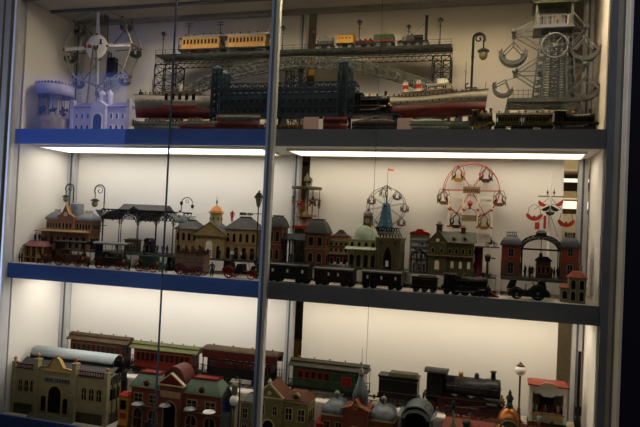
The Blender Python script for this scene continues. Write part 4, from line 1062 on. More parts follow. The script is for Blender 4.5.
mb = MB(); mb.box(hx0-.008, hx1+.008, -.058, .058, z2, z2+.006); hip(mb, hx0-.004, hx1+.004, -.055, .055, z2+.006, min(z2+.02, HC-H-.004), .045, .045); mb.build('roof', SAGE, tw)
for k in range(4): rider(tw, (hx0+.02+k*(hx1-hx0-.04)/3, -.035, z1+.006), .034, R.choice([OLIVED, OCHRE, IRON, TAN]), R.uniform(-.8,.8), 'stand')
wz = zq(45, Yq-.05); wxx = xq(555, 45, Yq-.05)
mb = MB(); mb.ring((0,0,0), .036, .0032, 'y', 28, 6)
for i in range(8): a = PI*i/4+.2; mb.bar((0,0,0),(.035*cos(a),0,.035*sin(a)),.0026)
mb.cyl((0,-.005,0),(0,.005,0),.006,n=10); sw = mb.build('fly_wheel', LGREY, tw); sw.location = (wxx, -.045, wz)
MB().cyl((0,0,0),(0,.03,0),.003,n=8).build('wheel_shaft', STEEL, sw)
for (hxp, hyp, gl) in (((514,33),(503,49),(526,46)), ((515,73),(502,86),(516,98)), ((585,31),(573,44),(597,40)), ((584,68),(574,85),(598,82))):
    hx, hz_ = xq(*hxp), zq(hxp[1]); s = -1 if hx < 0 else 1
    for yy in (-.028, .028):
        for dz in (-.045, .0, .045):
            MB().bar((s*.045,yy,hz_+dz),(hx,yy,hz_),.0028).build('swing_arm', LGREY, tw)
    mb = MB(); mb.cyl((hx,-.036,hz_),(hx,.036,hz_),.0055,n=10); mb.lathe([(1e-6,-.04),(.009,-.038),(.009,-.033),(1e-6,-.032)],(hx,0,hz_),12,'y'); mb.build('hub', TWG, tw)
    if hxp[0] < 550: gx, gz, gs = xq(513.5 if hxp[1] < 50 else 507, 47), zq(44 if hxp[1] < 50 else 81), .068 if hxp[1] < 50 else .052
    else: gx, gz, gs = xq(584 if hxp[1] < 50 else 586, 47), zq(41 if hxp[1] < 50 else 79), .070
    g = gondola(tw, gx, -.01, gz, gs*1.0, TWG, False, 'boat', .35 if (hxp[0] < 550 and hxp[1] > 50) else 0)
    for k in (-1, 1):
        r_ = rider(g, (k*gs*.50, 0, -gs*.50), gs*.58, R.choice([OLIVED, IRON, BROWN]), -k*PI/2)
    MB().bar((hx-gx,0,hz_-gz),(0,0,-gs*.0),.002).build('hanger_link', STEEL, g)
# ================================================================== MIDDLE SHELF (z = 0)
RH = .050
def rz_of(px, py, Y): return zat(px, py, Y)-RH
BRICKO = brick('orange brick tin', (.40,.145,.06), (.34,.12,.05), (.44,.29,.17), 1)
BRICKR = brick('dark red brick tin', (.16,.032,.02), (.21,.045,.026), (.12,.06,.045), 1)
BRICKM = brick('brown red brick tin', (.19,.058,.03), (.15,.045,.026), (.13,.08,.055), 1)
STONEY = brick('yellow stone tin', (.52,.38,.16), (.46,.32,.13), (.30,.2,.1), 1, bw=.012, bh=.006)
STONEO = brick('olive stone tin', (.14,.12,.06), (.12,.10,.05), (.08,.07,.035), 1, bw=.010, bh=.005)
TILER = brick('red roof tiles', (.27,.06,.035), (.22,.045,.03), (.10,.03,.02), 1, bw=.006, bh=.005)
TILEG = brick('green roof tiles', (.14,.20,.14), (.18,.24,.17), (.07,.11,.08), 1, bw=.006, bh=.005)
TILES = brick('grey slate tiles', (.065,.062,.060), (.10,.093,.085), (.03,.03,.03), 1, bw=.006, bh=.005)
Yb = .125          # front of the toy town
def bx(a, b, z=.1, Y=None): Y = Yb if Y is None else Y; return X(a, Y, z), X(b, Y, z)
# risers
for a, b, lab, y0 in ((38, 97, 'clear riser under the orange brick station', .115), (100, 168, 'clear riser under the iron train shed', .115), (170, 258, 'clear riser under the yellow gate station', .115),
      (268, 331, 'clear riser under the twin brick towers near the upright', .115), (334, 402, 'clear riser under the green domed hall', .115), (405, 496, 'clear riser under the olive two storey house', .115), (501, 577, 'clear riser under the iron arch between brick towers at the right', .115)):
    x0, x1 = X(a, y0, RH), X(b, y0, RH); riser(lab, x0, x1, y0, D-.03, 0, RH)
# -- kiosk at the left
Yk = .06; x0, x1 = bx(24, 43, .05, Yk); q = (x1-x0)/2; zr = zat(33, 246, Yk); zt2 = zat(33, 241, Yk)
k = T('toy_kiosk', 'little market kiosk with pink roof at the left end of the middle shelf', 'toy building', ((x0+x1)/2, Yk, 0))
MB().box(-q*.95, q*.95, .012, .05, 0, zr).build('wall', BROWN, k)
mb = MB()
for s in (-1, -.3, .3, 1): mb.box(s*q*.93-.002, s*q*.93+.002, .0, .004, 0, zr)
mb.build('front_post', OCHRE, k)
MB().box(-q*.9, q*.9, 0, .012, zr*.28, zr*.36).build('counter', TAN, k)
mb = MB(); hip(mb, -q, q, -.004, .05, zr, zt2, .012, .015, .003); mb.build('roof', PINK, k)
win_row(k, -q*.8, q*.8, 3, zr*.42, q*.3, zr*.38, .012, fm=CREAM, bars=False)
for i, (dx, c) in enumerate(((-.3, DBLUE), (.15, IRON), (.42, DRED))): figurine(((x0+x1)/2+dx*q, Yk+.02, zt2-.0005), .028, 'tin figure standing on top of the pink roofed kiosk', c, rz=.4*i, group='figures on the kiosk roof')
for i, px in enumerate((19.5, 22, 38, 42.5, 47)): figurine((X(px, .035, .02), .035, 0), .038, 'tin bystander standing on the shelf in front of the pink roofed kiosk', (NAVY, BROWN, OCHRE, IRON, DRED)[i], rz=.5*i-1, group='bystanders at the kiosk')
# -- orange brick station
x0, x1 = bx(40.5, 90, .12); xm = (x0+x1)/2; q = (x1-x0)/2; dp = .065
o = T('toy_station', 'orange brick station with clock gable and two grey domed roofs at the left', 'toy building', (xm, Yb, RH))
def lz(py): return Z(py, xm, Yb)-RH
z1, z2, z3 = lz(231), lz(219.5), lz(211.5)
MB().box(-q*.96, q*.96, 0, dp, 0, z1).build('ground_storey', BRICKO, o)
MB().box(-q*.86, q*.98, .012, dp, z1, z2).build('upper_storey', BRICKO, o)
mb = MB(); mb.loft([mb.rect(-q*1.02,q*.98,-.030,.012,z1-.004), mb.rect(-q*1.02,q*.98,-.030,.012,z1-.0015), mb.rect(-q*.97,q*.93,.0,.014,z1+.005)]); mb.build('awning', TAN, o)
for s in (-.95, -.35, .3, .9): MB().cyl((s*q,-.027,0),(s*q,-.027,z1-.004),.0014,n=6).build('awning_post', IRON, o)
for a, b, in ((-.88,-.36),(.32,1.0)):
    mb = MB(); mansard(mb, q*a, q*b, .012, dp, z2, z3, abs(b-a)*q*.30, .025, .003, 5, 1.7); r = mb.build('domed_roof', LGREY, o)
    mb = MB(); cresting(mb, q*a+abs(b-a)*q*.3, q*b-abs(b-a)*q*.3, .037, dp-.025, z3, .007, 4); mb.build('cresting', BRASS, r)
mb = MB(); mb.box(-q*.34, q*.30, .004, dp, z1, z2+.010); mb.prism([(-q*.37,z2+.010),(q*.33,z2+.010),(q*.12,z2+.022),(-q*.02,lz(205)),(-q*.16,z2+.022)], 'y', .002, .02); g = mb.build('clock_gable', BRICKO, o)
mb = MB(); mb.cyl((-q*.02,.002,z2+.019),(-q*.02,-.0005,z2+.019),.0075,n=16); mb.mt(1); mb.bar((-q*.02,-.001,z2+.019),(-q*.02,-.001,z2+.0245),.001); mb.bar((-q*.02,-.001,z2+.019),(-q*.02+.003,-.001,z2+.018),.001); mb.build('clock_face', [WHITE, BLACK], g)
mb = MB(); mb.tube([(-q*.37,.001,z2+.010),(-q*.16,.001,z2+.022),(-q*.02,.001,lz(205)),(q*.12,.001,z2+.022),(q*.33,.001,z2+.010)], .0018, 6); mb.build('gable_trim', CREAM, g)
zz = lz(204); mb = MB(); mb.lathe([(.024,z2+.004),(.024,zz),(.020,zz+.005),(1e-6,zz+.007)], (q*.14,.042,0), 20); mb.build('drum_roof', LGREY, o)
win_row(o, -q*.83, -q*.38, 4, z1+.010, .007, .018, .012, arched=True, bars=False); win_row(o, q*.36, q*.95, 5, z1+.010, .007, .018, .012, arched=True, bars=False)
win_row(o, -q*.31, q*.27, 4, z1+.010, .008, .020, .004, arched=True, bars=False)
win_row(o, -q*.9, q*.9, 7, .006, .012, z1*.6, 0, arched=True, bars=False, fm=TAN)
win_row(o, .012, dp-.01, 4, z1+.010, .008, .018, 0, arched=True, side=q*.98, bars=False); win_row(o, .008, dp-.01, 3, .006, .014, z1*.6, 0, arched=True, side=q*.96, bars=False)
# -- curled lamps at the back left
for px, top, sx, lab in ((73.5, 184, -1, 'curled street lamp rising behind the orange brick station'), (104.5, 185, -1, 'curled street lamp rising behind the left corner of the iron train shed')):
    x = X(px, .235, .25); lamp(lab, x, .235, 0 if px > 97 else RH, zat(px, top, .235)-(0 if px > 97 else RH), 'curl', IRON, None, LEADG, sx, .0022)
# -- iron train shed
x0, x1 = bx(101, 174, .15); xm = (x0+x1)/2; q = (x1-x0)/2; dp = .12
t = T('train_shed', 'dark iron train shed with two arched glass roofs on slim columns', 'toy building', (xm, Yb, RH))
def lz(py, px=140): return zat(px, py, Yb)-RH
ze = lz(221); za_ = lz(212.5); ztop = lz(204)
for k, (a, b) in enumerate(((-1, .02), (.06, 1))):
    xa, xb = q*a, q*b; c = (xa+xb)/2; r = (xb-xa)/2
    mb = MB(); mb.arch((c, ze), r, za_-ze+.004, 0, dp, .0012, 12); ro = mb.build('arched_roof', BLUEG if k else mat('dark green glass roof', (.045,.06,.065), .35, 0, .3), t)
    mb = MB()
    for yy in (0, dp/2, dp):
        P = [(c+r*cos(PI*i/10), yy, ze+(za_-ze+.004)*sin(PI*i/10)) for i in range(11)]; Q = [(c+r*.9*cos(PI*i/10), yy, ze-.004+(za_-ze-.003)*sin(PI*i/10)) for i in range(11)]
        lattice(mb, P, Q, .0010)
    mb.build('arch_rib', IRON, ro)
mb = MB(); mb.loft([mb.rect(-q*.62,q*.58,.03,dp-.03,za_-.001), mb.rect(-q*.62,q*.58,.03,dp-.03,za_+.009)]); mb.prism([(.025,za_+.009),(dp-.025,za_+.009),(dp/2,ztop)], 'x', -q*.66, q*.62); mb.build('clerestory', TILES, t)
mb = MB(); mb.loft([[(-q*1.18,0,lz(210,96)),(-q*1.18,dp,lz(210,96)),(-q*1.18,dp,lz(210,96)+.001),(-q*1.18,0,lz(210,96)+.001)],[(-q*1.0,0,ze),(-q*1.0,dp,ze),(-q*1.0,dp,ze+.001),(-q*1.0,0,ze+.001)]]); mb.prism([(-q*1.18,lz(209.5,96)),(-q*.98,za_+.004),(-q*.98,ze-.002)], 'y', -.001, .001); mb.build('side_canopy', LGREY, t)
mb = MB(); mb.loft([mb.rect(-q*.2,-q*.02,-.004,.012,za_-.004), mb.rect(-q*.2,-q*.02,-.004,.012,za_+.012), mb.rect(-q*.12,-q*.10,.0,.008,za_+.022)]); mb.build('front_dormer', IRON, t)
for a in (-.97, -.5, .03, .52, .97):
    for yy in (.003, dp-.003):
        mb = MB(); mb.lathe([(.004,0),(.004,.003),(.0017,.006),(.0014,ze-.008),(.003,ze-.003),(.003,ze)], (q*a,yy,0), 8)
        for s in (-1,1): mb.tube([(q*a,yy,ze-.018),(q*a+s*.004,yy,ze-.008),(q*a+s*.010,yy,ze-.003)], .0008, 5)
        mb.build('column', IRON, t)
for yy in (-.001, dp+.001):
    mb = MB(); n = 20; lattice(mb, [(-q*1.0+2*q*i/n,yy,za_+.007) for i in range(n+1)], [(-q*1.0+2*q*i/n,yy,ze+.004) for i in range(n+1)], .0012); mb.box(-q,q,yy-.001,yy+.001,za_+.004,za_+.009); mb.build('front_fascia', IRON, t)
MB().box(-q*1.02, q*1.0, -.006, dp+.004, 0, .004).build('platform', SLATE, t)
x, _ = at(132, 245, Yb+.05); h = zat(132, 238.5, Yb+.05)-RH-.004
kb = T('platform_kiosk', 'olive ticket kiosk standing inside the iron train shed', 'toy building', (x, Yb+.04, RH+.004)); qk = .024
MB().box(-qk, qk, 0, .03, 0, h-.006).build('wall', OLIVE, kb); mb = MB(); hip(mb, -qk, qk, 0, .03, h-.006, h, .01, .01); mb.build('roof', OLIVED, kb); win_row(kb, -qk*.9, qk*.9, 4, .012, .006, .014, 0, bars=False)
x, _ = at(149, 245, Yb+.05); kb = T('platform_kiosk', 'dark arched waiting booth under the right roof of the iron train shed', 'toy building', (x, Yb+.04, RH+.004)); qk = .014
MB().box(-qk, qk, 0, .026, 0, h-.006).build('wall', IRON, kb); mb = MB(); mb.arch((0,h-.007),qk*1.1,.012,-.003,.03,.002); mb.build('roof', IRON, kb); window(kb, 0, .002, .014, h*.6, 0, True, TAN, PANE, bars=False)
for i, px in enumerate((117, 128, 144, 157, 163, 167)): figurine((X(px, Yb+.015, .08), Yb+.016, RH+.004), .034, 'tin traveller waiting on the platform of the iron train shed', (NAVY, IRON, BROWN, OLIVED, IRON, NAVY)[i], rz=i*.7-2, group='travellers under the iron train shed')
# -- road vehicles on the shelf edge
def carriage(label, a, b, wtop, body, kind, Y=.045, wm=DRED, group=None, cat='toy carriage', name='horseless_carriage', top=None, roofm=IRON, nriders=4, coats=None):
    x0, x1 = bx(a, b, .02, Y-.022); L = x1-x0; q = L/2; d = .021; t = T(name, label, cat, ((x0+x1)/2, Y, 0), 0, group)
    zs = zat((a+b)/2, wtop, Y)      # top of the body
    rw, rf = min(.019, zs*.52), min(.015, zs*.42)
    xr, xf = -q*.62, q*.62
    for xx, rr in ((xr, rw), (xf, rf)):
        mb = MB(); mb.cyl((xx,-d*1.1,rr),(xx,d*1.1,rr),.0013,n=6); ax = mb.build('axle', IRON, t)
        for yy in (-d*1.05, d*1.05): wheel(ax, xx, yy, rr, rr, .003, wm, wm, 10)
    zb = rf*1.05
    mb = MB()
    if kind == 'open':
        mb.prism([(-q*.98,zb+.004),(-q*.8,zb),(q*.75,zb),(q*.98,zb+.008),(q*.9,zs*.78),(q*.62,zs*.78),(q*.52,zb+.008),(q*.1,zb+.008),(q*.05,zs*.85),(-q*.2,zs*.85),(-q*.28,zb+.010),(-q*.55,zb+.010),(-q*.66,zs),(-q*.95,zs)], 'y', -d*.9, d*.9)
    elif kind == 'box':
        mb.box(-q*.95, q*.95, -d*.9, d*.9, zb, zb+.006); mb.box(-q*.75, q*.55, -d*.9, d*.9, zb+.006, zs*.97); mb.prism([(q*.55,zb+.006),(q*.95,zb+.006),(q*.95,zb+.016),(q*.8,zb+.02),(q*.55,zb+.016)], 'y', -d*.8, d*.8)
    elif kind == 'tram':
        mb.box(-q*.95, q*.95, -d*1.0, d*1.0, zb*.9, zs); 
    bd = mb.build('body', body, t)
    if kind == 'tram':
        mb = MB()
        for k in (.25, .5, .75): mb.box(-q*.95, q*.95, -d*1.0-.0008, d*1.0+.0008, zb+(zs-zb)*k, zb+(zs-zb)*k+.0012)
        mb.build('side_rib', BROWN, t)
        for i in range(2):
            mb = MB(); mb.cyl((q*(-.2+.4*i),-d*1.1,rf*.8),(q*(-.2+.4*i),d*1.1,rf*.8),.0013,n=6); ax = mb.build('axle', IRON, t)
            for yy in (-d*1.05, d*1.05): wheel(ax, q*(-.2+.4*i), yy, rf*.8, rf*.8, .003, wm, wm, 10)
        mb = MB(); mb.box(-q, q, -d*1.08, d*1.08, zs, zs+.002); railing(mb, -q*.98, q*.98, -d*1.04, zs+.002, .014, 9, .0006); railing(mb, -q*.98, q*.98, d*1.04, zs+.002, .014, 9, .0006); mb.build('top_deck', BROWN, t)
        mb = MB(); mb.box(-q*.9, q*.9, -.005, .005, zs+.002, zs+.010); mb.build('knifeboard_bench', BROWN, t)
    if top:
        zt_ = zat((a+b)/2, top, Y)
        mb = MB(); mb.box(-q*1.05, q*1.05, -d*1.1, d*1.1, zt_-.005, zt_); mb.prism([(d*1.1*cos(PI*i/8), zt_+.004*sin(PI*i/8)) for i in range(9)], 'x', -q*1.05, q*1.05); mb.box(-q*1.05,-q*1.03,-d*1.1,d*1.1,zt_-.006,zt_); mb.box(q*1.03,q*1.05,-d*1.1,d*1.1,zt_-.006,zt_); mb.build('roof_canopy', roofm, t)
        mb = MB(); mb.box(-q*.95, -q*.45, -d*.92, d*.92, zb+.006, zs+(zt_-zs)*.35); mb.box(-q*.95, -q*.9, -d*.92, d*.92, zb, zt_-.004); mb.build('rear_cabin', body, t)
        mb = MB(); mb.lathe([(.008,zb+.004),(.008,zs+.004),(.004,zs+.008),(.003,zt_-.004)], (q*.72,0,0), 10); mb.build('engine_stack', IRON, t)
        for xx in (-q*.9, -q*.3, q*.3, q*.9):
            mb = MB()
            for yy in (-d*.9, d*.9): mb.cyl((xx,yy,zb+.004),(xx,yy,zt_-.002),.0010,n=6)
            mb.build('canopy_post', IRON, t)
    if kind != 'tram':
        mb = MB(); mb.lathe([(.003,0),(.004,.003),(.004,.008),(.002,.011),(1e-6,.013)], (q*.86,-d*.9,zb+.008), 8); mb.build('lamp', BRASS, t)
        mb = MB(); mb.cyl((q*.42,0,zb+.008),(q*.30,0,zs*.98),.0009,n=6); mb.ring((q*.30,0,zs*.98),.006,.0008,'z',14,5); mb.build('steering_wheel', IRON, t)
        MB().tube([(xr-rw,-d*1.25,rw*1.1)]+[(xr+rw*1.15*cos(a_),-d*1.25,rw+rw*1.15*sin(a_)) for a_ in [PI*.95-PI*.9*i/8 for i in range(9)]], .0014, 5).build('mudguard', body, t)
    n = nriders; xs = [(-q*.7+1.4*q*i/max(1,n-1)) for i in range(n)]
    for i, xx in enumerate(xs):
        zz = (zs+.011 if kind == 'tram' else zb+.010 if kind == 'box' and top else zs*.80)
        if kind == 'box' and not top: zz = zs*.97+.001
        figurine(((x0+x1)/2+xx, Y+(-.007 if i % 2 else .007), zz), .042 if kind != 'tram' else .038, RID[label], R.choice(coats or [NAVY, IRON, BROWN, DRED, TAN]), rz=PI/2+R.uniform(-.4,.4), pose='sit', group=RID[label].replace('passenger', 'passengers'))
    return t
RID = {}
def C(label, rid, *a, **k): RID[label] = rid; return carriage(label, *a, **k)
C('dark motor carriage with red wheels and black canopy, full of passengers', 'tin passenger seated in the dark motor carriage before the orange station', 53, 84, 254, BROWN, 'box', top=241.5, roofm=IRON, nriders=7, coats=[NAVY, TAN, BROWN, DRED, WHITE])
C('motor bus with flat grey canopy and red wheels', 'tin passenger seated under the flat grey canopy of the motor bus', 93, 125, 257, IRON, 'box', top=243, roofm=LGREY, nriders=5, cat='toy bus', name='motor_bus')
C('small green delivery carriage with red spoked wheels under the train shed', 'tin driver seated on the small green delivery carriage', 135, 158, 255, GREEN, 'box', nriders=1)
C('brown horse tram with people on its open top deck', 'tin passenger seated on the top deck of the brown horse tram', 174, 204, 254.5, mat('dusky pink tram side', (.25,.17,.135), .5, 0, .2), 'tram', nriders=6, cat='toy tram', name='horse_tram')
C('black open landau with bright red spoked wheels left of the upright', 'tin passenger seated in the black open landau', 222, 258, 261, IRON, 'open', wm=RED, nriders=2, coats=[NAVY, IRON])
figurine((X(212, .03, .02), .03, 0), .048, 'grey green tin man standing right of the brown horse tram', mat('grey green coat', (.07,.085,.07)), IRON, IRON, rz=.3)
for i, px in enumerate((45, 50, 88, 129, 166)): figurine((X(px, .02, .02), .022, 0), .036, 'tin bystander standing at the edge of the middle shelf', (DRED, BROWN, IRON, BROWN, NAVY)[i], rz=i*.9, group='bystanders along the shelf edge')
# -- yellow gate station
x0, x1 = bx(174.5, 257, .12); xm = (x0+x1)/2; q = (x1-x0)/2; dp = .08
g = T('toy_station', 'yellow gate station with orange dome and two grey hipped wings', 'toy building', (xm, Yb, RH))
def gx_(px): return X(px, Yb, .12)-xm
def lz(py, px=214): return zat(px, py, Yb)-RH
MB().box(-q*1.02, q*1.02, -.012, dp, 0, .003).build('platform', SLATE, g)
for a, b, e, r0 in ((174.5, 197, 229, 220.5), (224, 256, 229.5, 217.5)):
    xa, xb = gx_(a), gx_(b); z1 = lz(e, (a+b)/2); z2 = lz(r0, (a+b)/2); w = xb-xa
    wl = MB().box(xa, xb, .006, dp, 0, z1).build('wing_wall', STONEY, g)
    mb = MB(); hip(mb, xa, xb, .006, dp, z1, z2, w*.32, .028, .005); rf = mb.build('wing_roof', TILES, g)
    mb = MB(); mb.box(xa+w*.34, xb-w*.34, .034, dp-.028, z2, z2+.004); railing(mb, xa+w*.33, xb-w*.33, .034, z2+.004, .011, 6, .0006); mb.build('roof_cresting', IRON, rf)
    n = 4 if b-a < 28 else 5
    win_row(g, xa, xb, n, z1*.60, .009, z1*.26, .006, arched=True, bars=False, fm=TAN); win_row(g, xa, xb, n-1, .006, .013, z1*.36, .006, arched=True, bars=False, fm=TAN)
    MB().box(xa-.002, xb+.002, .003, .007, z1*.52, z1*.545).build('string_course', TAN, g)
    win_row(g, .015, dp-.01, 3, z1*.60, .010, z1*.26, 0, arched=True, side=xb, bars=False, fm=TAN)
# sign with dark marks on the right wing
sx0, sx1 = gx_(234.5), gx_(248); zs0 = lz(215, 241); zs1 = lz(212, 241)
mb = MB(); u = sx0
while u < sx1: 
    w = R.uniform(.003, .0045)
    if abs(u-(sx0+sx1)/2) > .003: mb.box(u, u+w*.7, .033, .0345, zs0+R.uniform(0,.002), zs1-R.uniform(0,.002))
    u += w
mb.bar((sx0,.0345,zs0+.003),(sx1,.0345,zs0+.003),.0012); mb.build('roof_sign', IRON, g)
xa, xb = gx_(196), gx_(225); z1 = lz(236); z2 = lz(223)
MB().box(xa, xb, -.006, dp, 0, z1).build('gate_wall', STONEY, g)
mb = MB(); mb.prism([(xa-.012,z1),(xb+.012,z1),((xa+xb)/2,z2)], 'y', -.010, dp); p = mb.build('pediment', STONEY, g)
mb = MB(); c = (xa+xb)/2; mb.bar((xa-.014,-.006,z1),(c,-.006,z2+.002),.012,.003); mb.bar((xb+.014,-.006,z1),(c,-.006,z2+.002),.012,.003); mb.box(xa-.012,xb+.012,-.014,-.008,z1-.003,z1+.001); mb.build('pediment_trim', OLIVE, p)
mb = MB(); mb.prism([(xa-.013,z1+.001),(c,z2+.003),(xb+.013,z1+.001),(c,z2+.0005)], 'y', -.012, dp); mb.build('gate_roof', SLATE, g)
window(g, c, .001, .024, z1*.78, -.006, True, CREAM, PANELIT, bars=False, name='gate_arch')  # pale pane stands in for the bright back wall behind the arch
for s in (-1, 1): window(g, c+s*.033, .003, .011, z1*.55, -.006, True, CREAM, PANE, bars=False)
figurine((xm+c, Yb-.014, RH+.003), .034, 'dark tin porter standing in the tall arch of the yellow gate station', IRON, rz=.2)
zb0, zb1, zb2, zb3 = lz(222), lz(212), lz(208.5), lz(194)
mb = MB(); mb.cyl((c,.036,z2-.010),(c,.036,zb1),.021,n=16); dr = mb.build('dome_drum', CREAM, g)
for i in range(8): a = 2*PI*i/8; w_ = MB().box(-.003,.003,-.001,.001,0,.010); w_.rot(Matrix.Translation((c+.021*sin(a),.036-.021*cos(a),zb0+.006)) @ Matrix.Rotation(a,4,'Z')); w_.build('drum_window', OLIVE, dr)
mb = MB(); mb.lathe([(.025,zb1-.001),(.026,zb1+.001),(.021,zb1+.005),(.012,zb2+.006),(.005,zb2+.010),(1e-6,zb2+.011)], (c,.036,0), 20); dm = mb.build('dome', ORANGE, g)
mb = MB(); finial(mb, (c,.036,zb2+.009), zb3-zb2-.009, .0035); mb.build('spire', OLIVE, dm)
mb = MB(); mb.lathe([(.0265,zb1-.004),(.0275,zb1-.002),(.0255,zb1+.0005)], (c,.036,0), 20); mb.build('dome_rim', YELLOW, dm)
for i, px in enumerate((183, 199, 219, 232, 236, 241, 245, 252)): figurine((X(px, Yb-.008, .07), Yb-.007, RH+.003), .033, 'tin passer-by standing before the wings of the yellow gate station', (NAVY, BROWN, IRON, WHITE, IRON, WHITE, DRED, NAVY)[i], rz=i*.8-2, group='passers-by at the yellow gate station')
# small red figure above the station
x, z = at(229, 220, .19); t = T('red_weather_figure', 'small bright red dancing figure on a thin stick behind the yellow gate station', 'figure', (x, .215, RH))
zf = zat(229, 221.5, .215)-RH; MB().cyl((0,0,0),(0,0,zf+.004),.001,n=6).build('stick', STEEL, t); f = figurine((0,0,zf), .040, None, RED, RED, RED, .4); f.parent = t; f.name = 'red_figure'
# lamps round the gate station
x = X(178.5, Yb-.02, .12); lamp('white globe lamp at the left end of the yellow gate station', x, Yb-.02+.0, 0 if True else RH, zat(178.5, 209.5, Yb-.02), 'globe', IRON, None, r=.0016, gr=.05)
x = X(181, .235, .2); z0 = zat(181, 195, .235)-RH
t = T('double_lamp', 'arched double arm lamp rising behind the left wing of the yellow gate station', 'street lamp', (x, .235, RH)); xw = X(192, .235, .2)-x
MB().cyl((0,0,0),(0,0,z0*.80),.0018,n=8).build('post', IRON, t)
mb = MB(); mb.ring((xw/2,0,z0*.86),xw/2,.0016,'y',16,6,0,PI); mb.cyl((0,0,z0*.78),(0,0,z0*.86),.0016,n=6); mb.ring((xw*.5,0,z0*.90),xw*.12,.0009,'y',12,5); mb.build('arched_arm', IRON, t)
for xx in (0, xw):
    mb = MB(); mb.lathe([(.002,.004),(.006,0),(.006,-.002),(.004,-.010),(1e-6,-.012)], (xx,0,z0*.86-.006 if xx else z0*.88), 10); mb.build('lamp_shade', IRON, t)
x = X(257.3, .10, .15); lamp('olive lantern on a tall post directly left of the upright', x, .10, 0, zat(257.5, 189, .10), 'lantern', IRON, None, LEADG, r=.0020, lw=.030)
# -- black train
def rspan(a, b, Y=.030): return X(a, Y-.024, .03), X(b, Y-.024, .03)
DKG = mat('black green coach side', (.018,.022,.018), .35, 0, .3); DKB = mat('black brown coach side', (.032,.017,.013), .35, 0, .3)
for a, b, top, lab, bm, n, wm in ((267, 308, 262, 'black green coach with pale windows just right of the upright', DKG, 5, None), (314, 353, 266, 'black brown coach with red lettered side, second in the black train', DKB, 4, None), (362, 401, 269, 'black coach coupled to the tender', BLACK, 5, None)):
    x0, x1 = rspan(a, b); cc = coach(lab, x0, x1, .03, 0, zat((a+b)/2, top, .03), bm, BLACK, None, .046, 0, frame=bm, trim=mat('dull brass line', (.10,.06,.02), .4, .5, .2), vents=3, ends=False, clerestory=False, wheelhub=IRON)
    L = x1-x0; h = zat((a+b)/2, top, .03)
    for i in range(n):
        window(cc, -L*.36+L*.72*i/(n-1), h*.52, L*.045, h*.15, -.023, fm=bm, pm=PANELIT if i in ((0,2,4) if n == 5 else (1,2)) else PANE, bars=False)
    if bm is DKB:
        mb = MB()
        for i in range(7): mb.box(-L*.2+L*.06*i, -L*.2+L*.06*i+L*.035, -.0236, -.023, h*.70, h*.74)
        mb.build('side_lettering', mat('dull red lettering', (.14,.03,.02), .5, 0, 0), cc)
x0, x1 = rspan(411, 437); tender('black tender behind the middle shelf locomotive', x0, x1, .03, 0, zat(424, 275, .03), BLACK, .044)
x0, x1 = rspan(442, 489); loco('black locomotive at the head of the black train on the middle shelf', x0, x1, .03, 0, zat(480, 272.5, .03), BLACK, .046, 3, hub=IRON, lining=mat('dull brass line', (.10,.06,.02)))
for i, (a, b) in enumerate(((308, 314), (353, 362), (401, 411), (437, 442))):
    x0, x1 = rspan(a-.5, b+.5); mb = MB(); mb.bar((x0,.03,.012),(x1,.03,.012),.0025); tag(mb.build('coupling_link', IRON), ('dark coupling link between the first and second coach of the black train', 'dark coupling link between the second and third coach of the black train', 'dark coupling link between black coach and tender', 'dark coupling link between tender and black locomotive')[i], 'coupling')
# -- twin brick towers near the upright
def tower(parent, xa, xb, y0, y1, z0, z1, z2, wall, roof, rows=2, cols=2, top=.5, win=True, crest=True, side=True):
    MB().box(xa, xb, y0, y1, z0, z1).build('tower_wall', wall, parent)
    w = xb-xa; mb = MB(); mansard(mb, xa, xb, y0, y1, z1, z2, w*(1-top)/2, (y1-y0)*(1-top)/2, .005, 6, .62); r = mb.build('tower_roof', roof, parent)
    mb = MB(); mb.box(xa+w*(1-top)/2-.002, xb-w*(1-top)/2+.002, y0+(y1-y0)*(1-top)/2-.002, y1-(y1-y0)*(1-top)/2+.002, z2, z2+.003); 
    if crest: cresting(mb, xa+w*(1-top)/2, xb-w*(1-top)/2, y0+(y1-y0)*(1-top)/2, y1-(y1-y0)*(1-top)/2, z2+.003, .009, 5)
    mb.build('roof_cresting', IRON, r)
    h = z1-z0
    for k in range(rows):
        zz = z0+h*(k+.18)/rows; win_row(parent, xa+w*.06, xb-w*.06, cols, zz, w*.22 if cols > 1 else w*.26, h/rows*.55, y0, arched=(k == 0), bars=False, fm=TAN)
        if side: win_row(parent, y0+.006, y1-.006, cols, zz, w*.2, h/rows*.55, 0, arched=(k == 0), bars=False, fm=TAN, side=xb)
    if rows > 1: MB().box(xa-.0015, xb+.0015, y0-.0015, y1+.0015, z0+h*.49, z0+h*.51).build('string_course', TAN, parent)
x0, x1 = bx(268, 329, .1); xm = (x0+x1)/2; q = (x1-x0)/2
b2 = T('twin_tower_station', 'twin dark red brick towers joined by a low iron shed, just right of the upright', 'toy building', (xm, Yb, RH))
def gx_(px): return X(px, Yb, .1)-xm
def lz(py, px=300): return zat(px, py, Yb)-RH
MB().box(-q*1.02, q*1.0, -.008, .075, 0, .003).build('platform', SLATE, b2)
tower(b2, gx_(267), gx_(281), .0, .06, .003, lz(228), lz(217), BRICKM, TILES, 2, 2, .5, crest=False); tower(b2, gx_(305), gx_(325), .0, .06, .003, lz(232), lz(219), BRICKM, TILES, 2, 2, .5, crest=False)
mb = MB(); xa, xb = gx_(281), gx_(305); z1, z2 = lz(241), lz(234); mb.loft([mb.rect(xa,xb,-.004,.06,z1), mb.rect(xa,xb,-.004,.06,z1+.003), mb.rect(xa+.006,xb-.006,.02,.04,z2)]); mb.build('shed_roof', IRON, b2)
